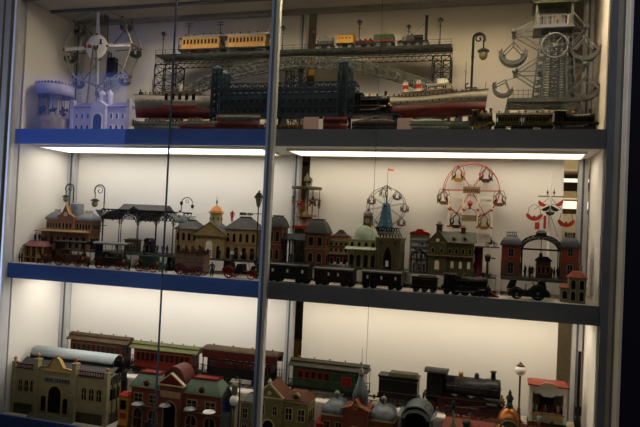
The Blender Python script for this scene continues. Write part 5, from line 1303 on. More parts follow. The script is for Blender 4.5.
mb = MB(); mb.ring(((xa+xb)/2,-.003,z1-.006),.012,.001,'y',16,5,0,PI); lattice(mb, [(xa+(xb-xa)*i/8,-.003,z1) for i in range(9)], [(xa+(xb-xa)*i/8,-.003,z1-.008) for i in range(9)], .001); mb.build('shed_truss', IRON, b2)
for u in (.1, .37, .63, .9):
    for yy in (-.002, .056): MB().cyl((xa+(xb-xa)*u,yy,.003),(xa+(xb-xa)*u,yy,z1),.0015,n=6).build('column', IRON, b2)
for i, px in enumerate((285, 291, 296, 301)): figurine((X(px, Yb+.02, .07), Yb+.02, RH+.003), .033, 'tin traveller standing under the low iron shed between the brick towers', (IRON, NAVY, BROWN, IRON)[i], rz=i-1, group='travellers under the low iron shed')
# -- flying horse swing carousel
Yc = .235; xm, zc = at(305.5, 190, Yc); xm = X(305.5, Yc, .2)
sc = T('horse_carousel', 'tall slim carousel with hanging horses under a square canopy, by the rear post', 'carousel', (xm, Yc, RH))
def lz(py): return Z(py, xm, Yc)-RH
MB().box(-.028, .028, -.028, .028, 0, lz(229)).build('base_tower', OLIVED, sc)
MB().box(-.036, .030, -.032, .032, lz(229), lz(226)).build('red_platform', RED, sc)
mb = MB(); mb.lathe([(.022,lz(226)),(.020,lz(217)),(.012,lz(214)),(.004,lz(210)),(.0035,lz(178))], (0,0,0), 12); mb.build('centre_column', TAN, sc)
mb = MB(); mb.cyl((0,0,lz(189)),(0,0,lz(187)),.052,n=20); cp = mb.build('canopy', OLIVE, sc)
for i in range(6):
    a = 2*PI*(i+.3)/6; x, y = .044*cos(a), .044*sin(a)
    if abs(y) > .04: y *= .9
    MB().cyl((x,y,lz(221)),(x,y,lz(189)),.0012,n=6).build('hanging_rod', BRASS, sc)
    mb = MB(); mb.lathe([(1e-6,-.012),(.005,-.009),(.0055,0),(.005,.008),(1e-6,.011)], (0,0,0), 8, 'x'); mb.tube([(.007,0,.001),(.012,0,.009),(.017,0,.008)], [.0035,.0025,.0018], 6)
    for k in (-.007,.007):
        for s in (-.0025,.0025): mb.bar((k,s,-.003),(k*1.6,s,-.013),.0018)
    h = mb.build('carousel_horse', (DRED, BROWN, TAN, OCHRE, RED, BROWN)[i], sc); h.location = (x, y, lz(203)+(.004 if i % 2 else -.003)); h.rotation_euler = (0,0,a+PI/2)
    rider(h, (0,0,.004), .030, R.choice([NAVY, TAN, OLIVED]), PI/2)
MB().cyl((0,0,lz(217)),(0,0,lz(214.5)),.038,n=18).build('lower_ring', TAN, sc)
mb = MB(); mb.lathe([(.014,lz(181)),(.010,lz(177)),(.004,lz(175)),(1e-6,lz(172))], (0,0,0), 10); mb.build('roof_cap', SAGE, sc); rider(sc, (.012,0,lz(187)), .035, DRED, .5, 'stand')
# -- red and cream pavilion
x0, x1 = bx(329, 348, .1, .17); xm = (x0+x1)/2; q = (x1-x0)/2
pv = T('toy_pavilion', 'small red and cream pavilion with stepped dark roof left of the green dome', 'toy building', (xm, .17, RH))
def lz(py): return zat(338, py, .17)-RH
zz = [lz(p) for p in (262, 253, 246, 240, 235.5)]
for i in range(4):
    mb = MB(); e = q*(1.0-.02*i); mb.box(-e, e, 0, .05, max(0, zz[i]), zz[i+1]-.003); mb.build('storey', CREAM if i else DRED, pv)
    mb = MB(); mb.box(-e-.004, e+.004, -.006, .054, zz[i+1]-.004, zz[i+1]-.001); mb.build('cornice', RED if i % 2 else CREAM, pv)
win_row(pv, -q, q, 4, zz[1]+.004, .006, .010, 0, bars=False); win_row(pv, -q, q, 4, zz[2]+.002, .006, .009, 0, bars=False); win_row(pv, -q, q, 3, .008, .009, .020, 0, bars=False)
mb = MB(); mb.loft([mb.rect(-q*.9,q*.9,.002,.048,zz[4]-.001), mb.rect(-q*.5,q*.5,.012,.038,zz[4]+.006), mb.rect(-q*.15,q*.15,.02,.03,lz(229.5))]); mb.build('stepped_roof', IRON, pv)
# -- green domed hall
x0, x1 = bx(348, 400, .1); xm = (x0+x1)/2; q = (x1-x0)/2
gd = T('domed_hall', 'olive hall with pale green dome, clock turret and pointed arch', 'toy building', (xm, Yb, RH))
def gx_(px): return X(px, Yb, .1)-xm
def lz(py, px=372): return zat(px, py, Yb)-RH
xa, xb, xc = gx_(348), gx_(376), gx_(400); z1 = lz(241)
MB().box(-q, q, -.010, .09, 0, .003).build('platform', SLATE, gd)
MB().box(xa, xb, .006, .09, .003, z1).build('hall_wall', mat('yellow green stone paint', (.42,.40,.19), .5, 0, .2), gd)
c = (gx_(350)+gx_(374))/2; r = (gx_(374)-gx_(350))/2; zd = lz(223)
mb = MB(); mb.box(xa-.002, xb, .003, .09, z1, z1+.003); mb.lathe([(r*1.04*cos(PI/2*i/8)+1e-7, z1+.003+(zd-z1-.003)*sin(PI/2*i/8)) for i in range(9)], (c,.048,0), 24); dm = mb.build('dome', LGREEN, gd)
zt0, zt1, zt2 = lz(225), lz(216.5), lz(203)
mb = MB(); w = (gx_(368)-gx_(360))/2; cc = gx_(364); mb.box(cc-w, cc+w, .040-w, .040+w, zt0-.012, zt1); mb.box(cc-w-.002, cc+w+.002, .038-w, .042+w, zt1, zt1+.0015); tr = mb.build('clock_turret', OLIVE, gd)
mb = MB(); mb.cyl((cc,.040-w,(zt0+zt1)/2),(cc,.039-w,(zt0+zt1)/2),w*.66,n=14); mb.mt(1); mb.bar((cc,.0385-w,(zt0+zt1)/2),(cc,.0385-w,(zt0+zt1)/2+.005),.001); mb.build('clock_face', [CREAM, BLACK], tr)
mb = MB(); mb.lathe([(w*1.1,zt1+.001),(w*.8,zt1+.006),(w*.2,zt1+.011)], (cc,.04,0), 10); finial(mb, (cc,.04,zt1+.009), zt2-zt1-.009, .0022); mb.build('spire', IRON, tr)
zz = lz(249); mb = MB(); mb.loft([[(xa-.006,-.026,zz-.004),(xb+.002,-.026,zz-.004),(xb+.002,-.026,zz-.002),(xa-.006,-.026,zz-.002)],[(xa-.006,.006,zz+.004),(xb+.002,.006,zz+.004),(xb+.002,.006,zz+.006),(xa-.006,.006,zz+.006)]]); mb.build('glass_awning', LGREEN, gd)
for u in (0, .33, .66, 1): MB().cyl((xa+(xb-xa)*u,-.024,0),(xa+(xb-xa)*u,-.024,zz-.004),.0013,n=6).build('awning_post', IRON, gd)
win_row(gd, xa, xb, 4, lz(247.5), .008, .014, .006, arched=True, bars=False, fm=OLIVE); win_row(gd, xa, xb, 4, .006, .012, .036, .006, arched=True, bars=False, fm=OLIVE)
MB().box(xb, xc, -.006, .09, .003, lz(239)).build('arch_wing', STONEO, gd)
mb = MB(); mb.box(xb-.002, xc+.003, -.009, .092, lz(239), lz(237)); mb.build('wing_cornice', OLIVE, gd)
cw = gx_(388); ww = .020; zh = lz(246)
mb = MB(); P = [(-ww*.62,0),(ww*.62,0),(ww*.62,zh*.55),(ww*.35,zh*.82),(0,zh),(-ww*.35,zh*.82),(-ww*.62,zh*.55)]
mb.prism([(a*1.3,b*1.06) for a, b in P], 'y', -.0085, -.005); mb.mt(1); mb.prism(P, 'y', -.0095, -.008); mb.rot(Matrix.Translation((cw,0,.003))); mb.build('pointed_arch', [OLIVE, PANE], gd)
MB().box(cw-.005, cw+.004, -.011, -.0096, .012, .030).build('pale_figure_panel', WHITE, gd)
for s in (-1, 1): MB().box(cw+s*.029-.004, cw+s*.029+.004, -.010, .0, .003, lz(240)).build('buttress', STONEO, gd); window(gd, cw+s*.029*.0+s*.0215, lz(243.5), .004, .010, -.006, True, OLIVE, PANE, bars=False)
win_row(gd, .01, .085, 4, lz(250), .009, .022, 0, arched=True, bars=False, fm=OLIVE, side=xc)
figurine((X(345.5, .10, .05), .10, 0), .050, 'dark tin porter standing on the shelf left of the green domed hall', IRON, rz=.4)
# -- small giant wheel with blue tower (stands behind the hall)
Yf = .25; xm, z_ = at(386.5, 205, Yf)
fw = T('small_giant_wheel', 'small giant wheel on a blue lattice tower with red pennant behind the domed hall', 'toy giant wheel', (xm, Yf, RH))
def lz(py): return Z(py, xm, Yf)-RH
def lx(px): return X(px, Yf, .22)-xm
za_, zb_2 = lz(238), lz(228)
mb = MB(); mb.loft([mb.rect(lx(370),lx(402),-.028,.028,0), mb.rect(lx(371),lx(401),-.028,.028,za_)]); mb.build('pedestal', OLIVED, fw)
mb = MB(); n = 10
lattice(mb, [(lx(374)+(lx(398)-lx(374))*i/n,-.026,zb_2) for i in range(n+1)], [(lx(370)+(lx(402)-lx(370))*i/n,-.03,za_) for i in range(n+1)], .0014); lattice(mb, [(lx(374)+(lx(398)-lx(374))*i/n,.026,zb_2) for i in range(n+1)], [(lx(370)+(lx(402)-lx(370))*i/n,.03,za_) for i in range(n+1)], .0014)
mb.box(lx(372), lx(400), -.03, .03, zb_2-.001, zb_2+.002); mb.build('lattice_platform', IRON, fw)
cz = lz(206.5); rr = (lx(405)-lx(368))/2
mb = MB(); lattice_tower(mb, -.020, .020, -.018, .018, zb_2, cz+.01, 5, .0018, .012, .010); mb.loft([mb.rect(-.010,.010,-.013,.013,zb_2+.002), mb.rect(-.005,.005,-.007,.007,cz+.006)]); mb.build('blue_tower', mat('mid blue tower tin', (.10,.24,.36), .4, .1, .25), fw)
for yy in (-.022, .022):
    MB().ring((0,yy,cz),rr,.0011,'y',28,5).build('rim', LGREY, fw)
    for i in range(8): a = 2*PI*i/8+.2; MB().bar((0,yy,cz),(rr*cos(a),yy,cz+rr*sin(a)),.0012).build('spoke', LGREY, fw)
MB().cyl((0,-.026,cz),(0,.026,cz),.004,n=10).build('axle', IRON, fw)
for i in range(8): a = 2*PI*i/8+.2; gondola(fw, rr*cos(a), 0, cz+rr*sin(a), .026, (PINK, BLUEG, WHITE, PINK)[i % 4])
zc1 = lz(188); mb = MB(); mb.ring((0,-.01,zc1-.004),.011,.0014,'y',16,5,0,PI); mb.tube([(-.018,-.01,zc1-.010),(-.011,-.01,zc1-.004),(-.016,-.01,zc1+.002)],.0013,5); mb.tube([(.018,-.01,zc1-.010),(.011,-.01,zc1-.004),(.016,-.01,zc1+.002)],.0013,5); mb.bar((0,0,cz),(0,0,zc1+.008),.004); mb.build('crown_ornament', IRON, fw)
zf = lz(168); mb = MB(); mb.cyl((0,0,zc1),(0,0,zf),.0008,n=6); mb.mt(1); mb.loft([[(0,-.0005,zf-.001),(0,.0005,zf-.001),(0,.0005,zf-.009),(0,-.0005,zf-.009)],[(.020,-.0005,zf-.005),(.020,.0005,zf-.005),(.020,.0005,zf-.010),(.020,-.0005,zf-.010)]]); mb.build('pennant', [STEEL, mat('bright red pennant', (.62,.12,.09), .5, 0, 0)], fw)
# -- red roofed booth
x0, x1 = bx(409.5, 428, .1, .17); xm = (x0+x1)/2; q = (x1-x0)/2
bt = T('shooting_booth', 'cream fair booth with red pediment between domed hall and olive house', 'toy building', (xm, .17, RH))
def lz(py): return zat(418, py, .17)-RH
z1 = lz(234.5)
MB().box(-q, q, .013, .034, 0, z1).build('back_wall', WHITE, bt)
for s in (-1, 1): MB().box(s*q-.0015, s*q+.0015, 0, .034, 0, z1).build('side_wall', CREAM, bt)
for zz in (lz(258), lz(251), lz(246), lz(240)): 
    MB().box(-q, q, .002, .013, zz, zz+.002).build('shelf_board', WHITE, bt)
mb = MB()
for i in range(18): x = R.uniform(-q*.85, q*.85); zz = lz(R.choice((258,251,246)))+.002; mb.box(x, x+.004, .006, .010, zz, zz+.008)
mb.build('target_row', BLUE, bt)['kind'] = 'stuff'
mb = MB(); P = [(-q*1.15,z1-.001),(q*1.15,z1-.001),(q*1.0,z1+.006),(q*.75,z1+.009),(q*.45,z1+.010),(q*.25,lz(229)),(-q*.25,lz(229)),(-q*.45,z1+.010),(-q*.75,z1+.009),(-q*1.0,z1+.006)]; mb.prism(P, 'y', -.004, .036); mb.build('pediment', RED, bt)
# little tent before the booth
x0, x1 = bx(411, 427, .08, .135); xm = (x0+x1)/2; q = (x1-x0)/2; h = zat(419, 249, .135)-RH
tn = T('toy_swing', 'dark pointed swing frame standing before the cream fair booth', 'toy swing', (xm, .135, RH))
mb = MB()
for yy in (-.012, .012): mb.bar((-q,yy,h*.72),(0,yy,h),.003); mb.bar((q,yy,h*.72),(0,yy,h),.003); mb.bar((-q,yy,0),(-q,yy,h*.72),.0025); mb.bar((q,yy,0),(q,yy,h*.72),.0025); mb.bar((-q*.3,yy,0),(-q*.3,yy,h*.86),.002); mb.bar((q*.3,yy,0),(q*.3,yy,h*.86),.002)
mb.bar((0,-.012,h),(0,.012,h),.003); mb.build('frame', IRON, tn); MB().box(-q, q, -.012, .012, 0, .003).build('base', BROWN, tn)
for i, px in enumerate((414, 419, 424)): figurine((X(px, .125, .07), .122, RH), .032, 'dark tin figure before the swing frame at the fair booth', (IRON, BROWN, NAVY)[i], rz=i-1, group='figures before the swing frame')
# -- olive two storey house
x0, x1 = bx(429, 473, .1); xm = (x0+x1)/2; q = (x1-x0)/2
oh = T('toy_house', 'olive two storey town house with green roof and two chimneys', 'toy building', (xm, Yb, RH))
def gx_(px): return X(px, Yb, .1)-xm
def lz(py, px=452): return zat(px, py, Yb)-RH
z1, zm = lz(242.5), lz(256); zr = lz(231.5); dp = .07
GRWALL = mat('olive green house paint', (.10,.095,.045), .5, 0, .2)
MB().box(-q, q, .004, dp, 0, z1).build('wall', GRWALL, oh)
mb = MB(); gable(mb, gx_(440), q, .004, dp, z1, zr, .006); rf = mb.build('roof', SAGE, oh)
xa, xb = gx_(428.5), gx_(446); c = (xa+xb)/2
mb = MB(); mb.box(xa, xb, -.004, dp, 0, z1); mb.prism([(xa,z1),(xb,z1),(c,lz(232,437))], 'y', -.004, dp); mb.build('gable_wing', GRWALL, oh)
mb = MB(); mb.bar((xa-.006,dp/2-.002,z1-.004),(c,dp/2-.002,lz(231,437)),dp+.008,.003); mb.bar((xb+.006,dp/2-.002,z1-.004),(c,dp/2-.002,lz(231,437)),dp+.008,.003); mb.build('gable_roof', SAGE, oh)
mb = MB(); mb.cyl((c,-.004,lz(240,437)),(c,-.006,lz(240,437)),.0055,n=14); mb.build('round_window', PANELIT, oh)
mb = MB(); mb.box(-q-.004, q+.004, -.012, .004, zm-.0015, zm+.0015); mb.box(-q-.003, q+.003, -.006, .004, z1-.002, z1+.001); mb.build('string_course', TAN, oh)
win_row(oh, xa, xb, 2, lz(253.5), .007, .015, -.004, arched=True, bars=False, fm=CREAM); win_row(oh, xb, q, 4, lz(253.5), .007, .015, .004, arched=True, bars=False, fm=CREAM)
win_row(oh, xb+.006, q, 3, lz(268), .008, .020, .004, arched=True, bars=False, fm=CREAM, pm=PANELIT); win_row(oh, xa, xb, 1, lz(270), .012, .026, -.004, arched=True, bars=False, fm=CREAM, pm=PANELIT)
win_row(oh, .008, dp-.004, 3, lz(253.5), .008, .016, 0, arched=True, bars=False, fm=CREAM, side=q); win_row(oh, .008, dp-.004, 3, lz(268), .009, .02, 0, arched=True, bars=False, fm=CREAM, side=q)
for px in (453, 464):
    xx = gx_(px); zz = lz(240, px); mb = MB(); mb.box(xx-.006, xx+.006, .006, .03, zz-.004, zz+.006); mb.prism([(xx-.008,zz+.006),(xx+.008,zz+.006),(xx,zz+.013)], 'y', .005, .03); mb.mt(1); mb.box(xx-.004, xx+.004, .0045, .006, zz-.002, zz+.006); mb.build('dormer', [CREAM, PANE], rf)
for px, y_, zt_, w in ((437, .04, 224, .0085), (461.5, .038, 227.5, .0065)):
    xx = gx_(px); zz = lz(zt_, px); mb = MB(); mb.box(xx-w, xx+w, y_-w, y_+w, z1, zz-.004); mb.box(xx-w*1.3, xx+w*1.3, y_-w*1.3, y_+w*1.3, zz-.004, zz); mb.mt(1); mb.cyl((xx,y_,zz),(xx,y_,zz+.008),w*.8,n=10); mb.build('chimney', [BROWN, CREAM], oh)
# -- red and white wheel
Yf = .255; xm, cz0 = at(471.5, 190.5, Yf)
rw_ = T('red_giant_wheel', 'large bright red giant wheel with cream square frames behind the olive house', 'toy giant wheel', (xm, Yf, RH)); cz = cz0-RH
def lz(py): return Z(py, xm, Yf)-RH
def lx(px): return X(px, Yf, .25)-xm
RWM = mat('bright red wheel paint', (.55,.07,.06), .4, 0, .08); CRM = mat('ivory frame paint', (.88,.82,.66), .45, 0, .06)
rr = (lx(499)-lx(443.5))/2
for yy in (-.022, .022):
    MB().ring((0,yy,cz),rr,.0012,'y',40,5).build('rim', RWM, rw_)
    for a in (0, 60, 120, 180, 240, 300): MB().bar((0,yy,cz),(rr*cos(rad(a)),yy,cz+rr*sin(rad(a))),.0026,.0016).build('spoke', RWM, rw_)
for a in (0, 60, 120, 180, 240, 300):
    x, z = rr*cos(rad(a)), cz+rr*sin(rad(a))
    mb = MB(); mb.sph((x,-.024,z),.0036,8); mb.sph((x,.024,z),.0036,8); mb.cyl((x,-.024,z),(x,.024,z),.001,n=5); mb.build('rim_stud', RWM, rw_)
    g = gondola(rw_, x, 0, z-.002, .040, (TAN, BROWN, OCHRE)[a//60 % 3])
    mb = MB(); mb.tube([(-.022,0,-.022),(-.012,0,.004),(0,0,.002),(.012,0,.004),(.022,0,-.022)],.0009,5); mb.build('awning_wire', IRON, g)
for s in (-1, 1):
    xa, xb = sorted((lx(449.5 if s < 0 else 478), lx(463.5 if s < 0 else 492))); 
    for yy in (-.032, .032):
        mb = MB()
        for xx in (xa, xb): mb.bar((xx,yy,0),(xx,yy,lz(197)),.0045)
        for zz in (lz(197), lz(231)): mb.bar((xa,yy,zz),(xb,yy,zz),.003)
        mb.ring(((xa+xb)/2,yy,lz(207)),abs(xb-xa)*.42,.0009,'y',16,5,0,PI); mb.build('square_frame', CRM, rw_)
        for zz in (lz(210), lz(227)):
            for xx in (xa, xb):
                mb = MB(); mb.sph((xx,yy-.003,zz),.0032,8); mb.build('frame_stud', RWM, rw_)
mb = MB(); mb.box(lx(463), lx(480), -.036, -.033, lz(194), lz(187.5)); mb.mt(1)
for i in range(7): u = lx(464.3)+(lx(479)-lx(464.3))*i/7; mb.box(u, u+.004, -.0368, -.036, lz(192.3), lz(189.5))
mb.build('name_board', [TAN, BROWN], rw_)
mb = MB(); mb.box(lx(463), lx(477.5), -.036, -.033, lz(221), lz(215.5)); mb.ring(((lx(463)+lx(477.5))/2,-.034,lz(215.5)),.021,.001,'y',16,5,0,PI)
for i in range(8): u = lx(463.3)+(lx(477.3)-lx(463.3))*i/8; mb.prism([(u,lz(221)),(u+.0045,lz(221)),(u+.00225,lz(221)-.004)], 'y', -.036, -.033)
mb.build('fringed_board', TAN, rw_)
mb = MB()
for xx in (lx(463.5), lx(478)): mb.bar((xx,-.034,lz(221)),(xx,-.034,lz(187.5)),.003)
mb.build('board_post', CRM, rw_)
mb = MB(); mb.sph((0,0,0),.0085,10,1.25); mb.lathe([(.003,-.010),(.005,-.016),(1e-6,-.020)],(0,0,0),8); bl = mb.build('balloon', mat('red orange balloon', (.55,.14,.08), .35, 0, .1), rw_); bl.location = (lx(470.5), -.04, lz(204)); MB().cyl((0,.004,.0),(0,.006,.06),.0005,n=5).build('string', IRON, bl)
MB().cyl((0,-.034,cz),(0,.034,cz),.0045,n=10).build('axle', RWM, rw_)
MB().box(lx(447), lx(494), -.04, .036, -.0005 if False else 0, .004).build('base_plate', TAN, rw_)
# -- red pillar with a motorcyclist
x, _ = at(479, 250, .19); zt_ = zat(480, 246, .19)-RH
rp = T('red_column_stand', 'dark red advertising column carrying a small shelf right of the olive house', 'column', (x, .19, RH))
mb = MB(); mb.lathe([(.016,0),(.016,.005),(.0125,.008),(.0125,zt_-.006),(.016,zt_-.004)], (0,0,0), 16); mb.build('column', DRED, rp)
MB().box(-.012, .060, -.018, .018, zt_-.004, zt_).build('top_shelf', PINK, rp)
mc = T('toy_motorcycle', 'tiny dark motorcycle standing on the red column shelf', 'motorcycle', (x+.036, .19, RH+zt_))
for k in (-.011, .011): w_ = wheel(mc, k, 0, .007, .007, .003, IRON, STEEL, 8)
mb = MB(); mb.tube([(-.011,0,.007),(-.004,0,.013),(.006,0,.014),(.011,0,.007)],.0016,6); mb.bar((.006,0,.014),(.009,0,.020),.0014); mb.box(-.006,.002,-.002,.002,.006,.012); mb.build('frame', IRON, mc)
figurine((x+.034, .19, RH+zt_+.013), .030, 'dark rider seated on the tiny motorcycle', IRON, rz=PI/2, pose='sit')
x = X(487, .14, .05); zs0 = zat(487, 254, .14)-RH
sl = T('signal_lamp', 'black railway signal lamp post in front of the dark red column', 'signal', (x, .14, RH))
mb = MB(); mb.lathe([(.010,0),(.010,.003),(.004,.006),(.003,zs0-.022)], (0,0,0), 10); mb.build('post', BLACK, sl)
mb = MB(); mb.loft([mb.rect(-.007,.007,-.007,.007,zs0-.022), mb.rect(-.009,.009,-.009,.009,zs0-.006), mb.rect(-.011,.011,-.011,.011,zs0-.006), mb.rect(-.003,.003,-.003,.003,zs0)]); mb.build('lantern', IRON, sl)
MB().box(.009,.022,-.001,.001,zs0-.014,zs0-.010).build('signal_arm', DRED, sl)
x0, x1 = X(487, .04, .0), X(499, .04, 0); t = T('track_wedge', 'small dark red wedge lying in front of the middle shelf locomotive', 'wedge', ((x0+x1)/2, .045, 0)); q = (x1-x0)/2
MB().prism([(-q,0),(q,0),(-q*.9,.018)], 'y', -.016, .016).build('wedge', DRED, t); MB().box(-q*.95,-q*.8,-.018,.018,.0,.020).build('stop_plate', IRON, t)
# -- twin brick towers with iron arch at the right
x0, x1 = bx(501, 578, .1); xm = (x0+x1)/2; q = (x1-x0)/2
b3 = T('arch_station', 'two red brick towers with grey domed roofs joined by a tall iron arch', 'toy building', (xm, Yb, RH))
def gx_(px): return X(px, Yb, .1)-xm
def lz(py, px=540): return zat(px, py, Yb)-RH
MB().box(-q*1.0, q*.97, -.012, .085, 0, .005).build('platform', SLATE, b3)
DOMER = mat('domed lead grey roof', (.075,.078,.085), .4, .2, .2)
for a, b, e, r0 in ((501, 520.5, 245, 235.5), (561, 579, 248, 237)):
    xa, xb = gx_(a), gx_(b); m = (a+b)/2; z1, z2 = lz(e, m), lz(r0, m); w = xb-xa
    MB().box(xa, xb, 0, .07, .005, lz((e+277)/2, m)).build('tower_base', BRICKM, b3); MB().box(xa+.0005, xb-.0005, .0005, .0695, lz((e+277)/2, m), z1).build('tower_wall', brick('bright red brick tin', (.33,.055,.03), (.28,.045,.026), (.16,.06,.04), 1), b3)
    mb = MB(); mansard(mb, xa, xb, 0, .07, z1, z2, w*.25, .017, .004, 6, 1.9); r = mb.build('tower_roof', DOMER, b3)
    mb = MB(); cresting(mb, xa+w*.25, xb-w*.25, .017, .053, z2, .013, 5, .0009); mb.build('roof_cresting', IRON, r)
    c = (xa+xb)/2; window(b3, c, lz(256, m), w*.24, .020, 0.0005, False, LGREY, PANE); window(b3, c, .016, w*.28, .034, 0, True, LGREY, PANE)
    for k in (.02, .05): window(b3, k, lz(256, m), .010, .02, 0, False, LGREY, PANE, side=xb-.0005, bars=False); window(b3, k, .016, .011, .03, 0, True, LGREY, PANE, side=xb, bars=False)
    MB().box(xa-.002, xb+.002, -.002, .072, z1-.002, z1+.001).build('cornice', BRICKM, b3)
xa, xb = gx_(520.5), gx_(561); c = (xa+xb)/2; r = (xb-xa)/2; ze = lz(248.5); zt_ = lz(235)
mb = MB(); mb.arch((c, ze), r*1.04, zt_-ze, .004, .066, .0014, 14, .05, PI-.05); ar = mb.build('arched_roof', mat('dark green glass roof', (.045,.06,.065)), b3)
mb = MB()
for yy in (.003, .035, .067):
    lattice(mb, [(c+r*1.04*cos(PI*i/12), yy, ze+(zt_-ze)*sin(PI*i/12)) for i in range(13)], [(c+r*.92*cos(PI*i/12), yy, ze-.006+(zt_-ze-.006)*sin(PI*i/12)) for i in range(13)], .0014)
    mb.bar((xa,yy,ze-.004),(xb,yy,ze-.004),.004)
mb.build('arch_rib', IRON, ar)
mb = MB(); mb.loft([mb.rect(c-.014,c+.014,.01,.055,zt_-.004), mb.rect(c-.014,c+.014,.01,.055,zt_+.006), mb.rect(c-.016,c+.016,.008,.057,zt_+.006), mb.rect(c-.008,c+.008,.02,.045,zt_+.014)]); mb.build('roof_lantern', IRON, b3)
mb = MB(); mb.cyl((c,.003,zt_-.004),(c,.003,ze-.012),.0012,n=6); mb.lathe([(.002,0),(.005,-.004),(.005,-.010),(1e-6,-.013)],(c,.003,ze-.012),8); mb.build('hanging_lamp', IRON, b3)
for s in (-1, 1):
    for yy in (.004, .066): MB().cyl((c+s*r*.93,yy,.005),(c+s*r*.93,yy,ze-.004),.0018,n=6).build('column', IRON, b3)
x = X(543.5, Yb+.035, .1); h = zat(543, 256.5, Yb+.035)-RH-.005; kb = T('platform_kiosk', 'dark brown news kiosk standing under the tall iron arch', 'toy building', (x, Yb+.03, RH+.005)); qk = .020
MB().box(-qk, qk, 0, .03, 0, h-.012).build('wall', BROWN, kb); mb = MB(); hip(mb, -qk, qk, 0, .03, h-.012, h, .008, .01, .004); mb.build('roof', IRON, kb); win_row(kb, -qk*.9, qk*.9, 3, .014, .007, .020, 0, bars=False, fm=OCHRE)
for i, px in enumerate((525, 529.5, 532, 551, 554, 558)): figurine((X(px, Yb+.012, .07), Yb+.012, RH+.005), .036, 'dark tin traveller standing under the tall iron arch', (IRON, NAVY, IRON, BROWN, IRON, NAVY)[i], rz=i*.9-2, group='travellers under the tall iron arch')
# -- swing tower with red boats
Yf = .25; xm = X(549.5, Yf, .22)
st = T('swing_tower', 'slim white mast ride with red crescent boats above the right iron arch', 'swing ride', (xm, Yf, RH))
def lz(py): return Z(py, xm, Yf)-RH
def lx(px): return X(px, Yf, .22)-xm
mb = MB(); mb.lathe([(.018,0),(.018,.006),(.006,.012),(.005,lz(228)),(.0035,lz(190)),(.0012,lz(182)),(.0012,lz(175)),(.0022,lz(174)),(1e-6,lz(171))], (0,0,0), 10); mb.build('mast', WHITE, st)
MB().bar((lx(537),0,lz(196.5)),(lx(563),0,lz(196.5)),.005,.003).build('cross_beam', OLIVE, st)
for px in (546.5, 553): mb = MB(); finial(mb, (lx(px),0,lz(195.5)), lz(187)-lz(195.5), .003); mb.build('finial', IRON, st)
def crescent(px, py, s, tilt, m):
    mb = MB(); n = 10
    o_ = [(s*cos(a), s*.85*sin(a)) for a in [PI+PI*i/n for i in range(n+1)]]; i_ = [(s*.62*cos(a), s*.40*sin(a)) for a in [PI+PI*i/n for i in range(n+1)]]
    P = [(x,-.007,z) for x, z in o_]+[(x,-.007,z) for x, z in i_]; Q = [(x,.007,z) for x, z in o_]+[(x,.007,z) for x, z in i_]; N = len(P)
    fs = []
    for i in range(n): fs += [(i,i+1,n+2+i,n+1+i),(N+i,N+n+1+i,N+n+2+i,N+i+1),(i,N+i,N+i+1,i+1),(n+1+i,n+2+i,N+n+2+i,N+n+1+i)]
    fs += [(0,n+1,N+n+1,N),(n,N+n,N+2*n+1,2*n+1)]
    mb._add(P+Q, fs); b = mb.build('boat', m, st); b.location = (lx(px), 0, lz(py)); b.rotation_euler = (0, tilt, 0)
    mb = MB(); mb.tube([(-s*.8,0,-s*.1),(-s*.6,0,s*.8),(0,0,s*1.25),(s*.6,0,s*.8),(s*.8,0,-s*.1)], .0009, 5); mb.build('hoop', OLIVE, b)
    for k in (-.5, 0, .5): rider(b, (s*k,0,-s*.62), s*.9, R.choice([IRON, DRED, OLIVED]), 0, 'sit')
crescent(534, 214.5, .025, 0, RWM); crescent(566, 219.5, .025, 0, mat('dull red boat paint', (.36,.05,.04), .4, 0, .15))
for px, py, m, ti in ((541, 204, RWM, .6), (558.5, 203, RWM, -.7), (545, 208.5, IRON, -.5), (554, 208.5, IRON, .5), (549.5, 213, GREEN, 0)):
    mb = MB(); mb.prism([(-.014,.003),(.014,.003),(.010,-.005),(0,-.009),(-.010,-.005)], 'y', -.006, .006); b = mb.build('folded_boat', m, st); b.location = (lx(px), -.008, lz(py)); b.rotation_euler = (0, ti, 0)
for (a, b_) in (((549.5,197),(534,210)), ((549.5,197),(566,215)), ((549.5,213),(536,224)), ((549.5,213),(558,236)), ((549.5,205),(541,204)), ((549.5,205),(558.5,203))): MB().bar((lx(a[0]),0,lz(a[1])),(lx(b_[0]),0,lz(b_[1])),.0014).build('swing_arm', OLIVE, st)
MB().box(lx(535), lx(539.5), -.008, .008, lz(230), lz(223)).build('red_cabin', RWM, st); MB().box(lx(543.5), lx(546), -.008, .008, lz(229), lz(216)).build('red_cabin', RWM, st)
# -- vintage car
x0, x1 = bx(507, 551, .02, .025); L = x1-x0; q = L/2
vc = T('vintage_car', 'dark green open tourer in front of the right iron arch', 'toy car', ((x0+x1)/2, .045, 0)); d = .020
VG = mat('black green car paint', (.018,.03,.022), .3, 0, .3)
zs = zat(529, 287, .045)
mb = MB(); mb.prism([(-q*.96,.012),(-q*.9,.024),(-q*.6,zs*1.0),(-q*.45,zs*.8),(-q*.05,zs*.74),(q*.05,zs*.9),(q*.15,zs*.78),(q*.4,zs*1.05),(q*.75,zs*1.0),(q*.95,.024),(q*.98,.010),(-q*.9,.008)], 'y', -d*.85, d*.85); mb.build('body', VG, vc)
for xx, rr in ((-q*.55, .015), (q*.42, .0195)):
    mb = MB(); mb.cyl((xx,-d*1.05,rr),(xx,d*1.05,rr),.0015,n=6); ax = mb.build('axle', IRON, vc)
    for yy in (-d*1.05, d*1.05): wheel(ax, xx, yy, rr, rr, .004, IRON, STEEL, 10)
    MB().tube([(xx+rr*1.2*cos(a),-d*1.1,rr+rr*1.2*sin(a)) for a in [PI*1.0-PI*i/8 for i in range(9)]], .0022, 6).build('mudguard', VG, vc)
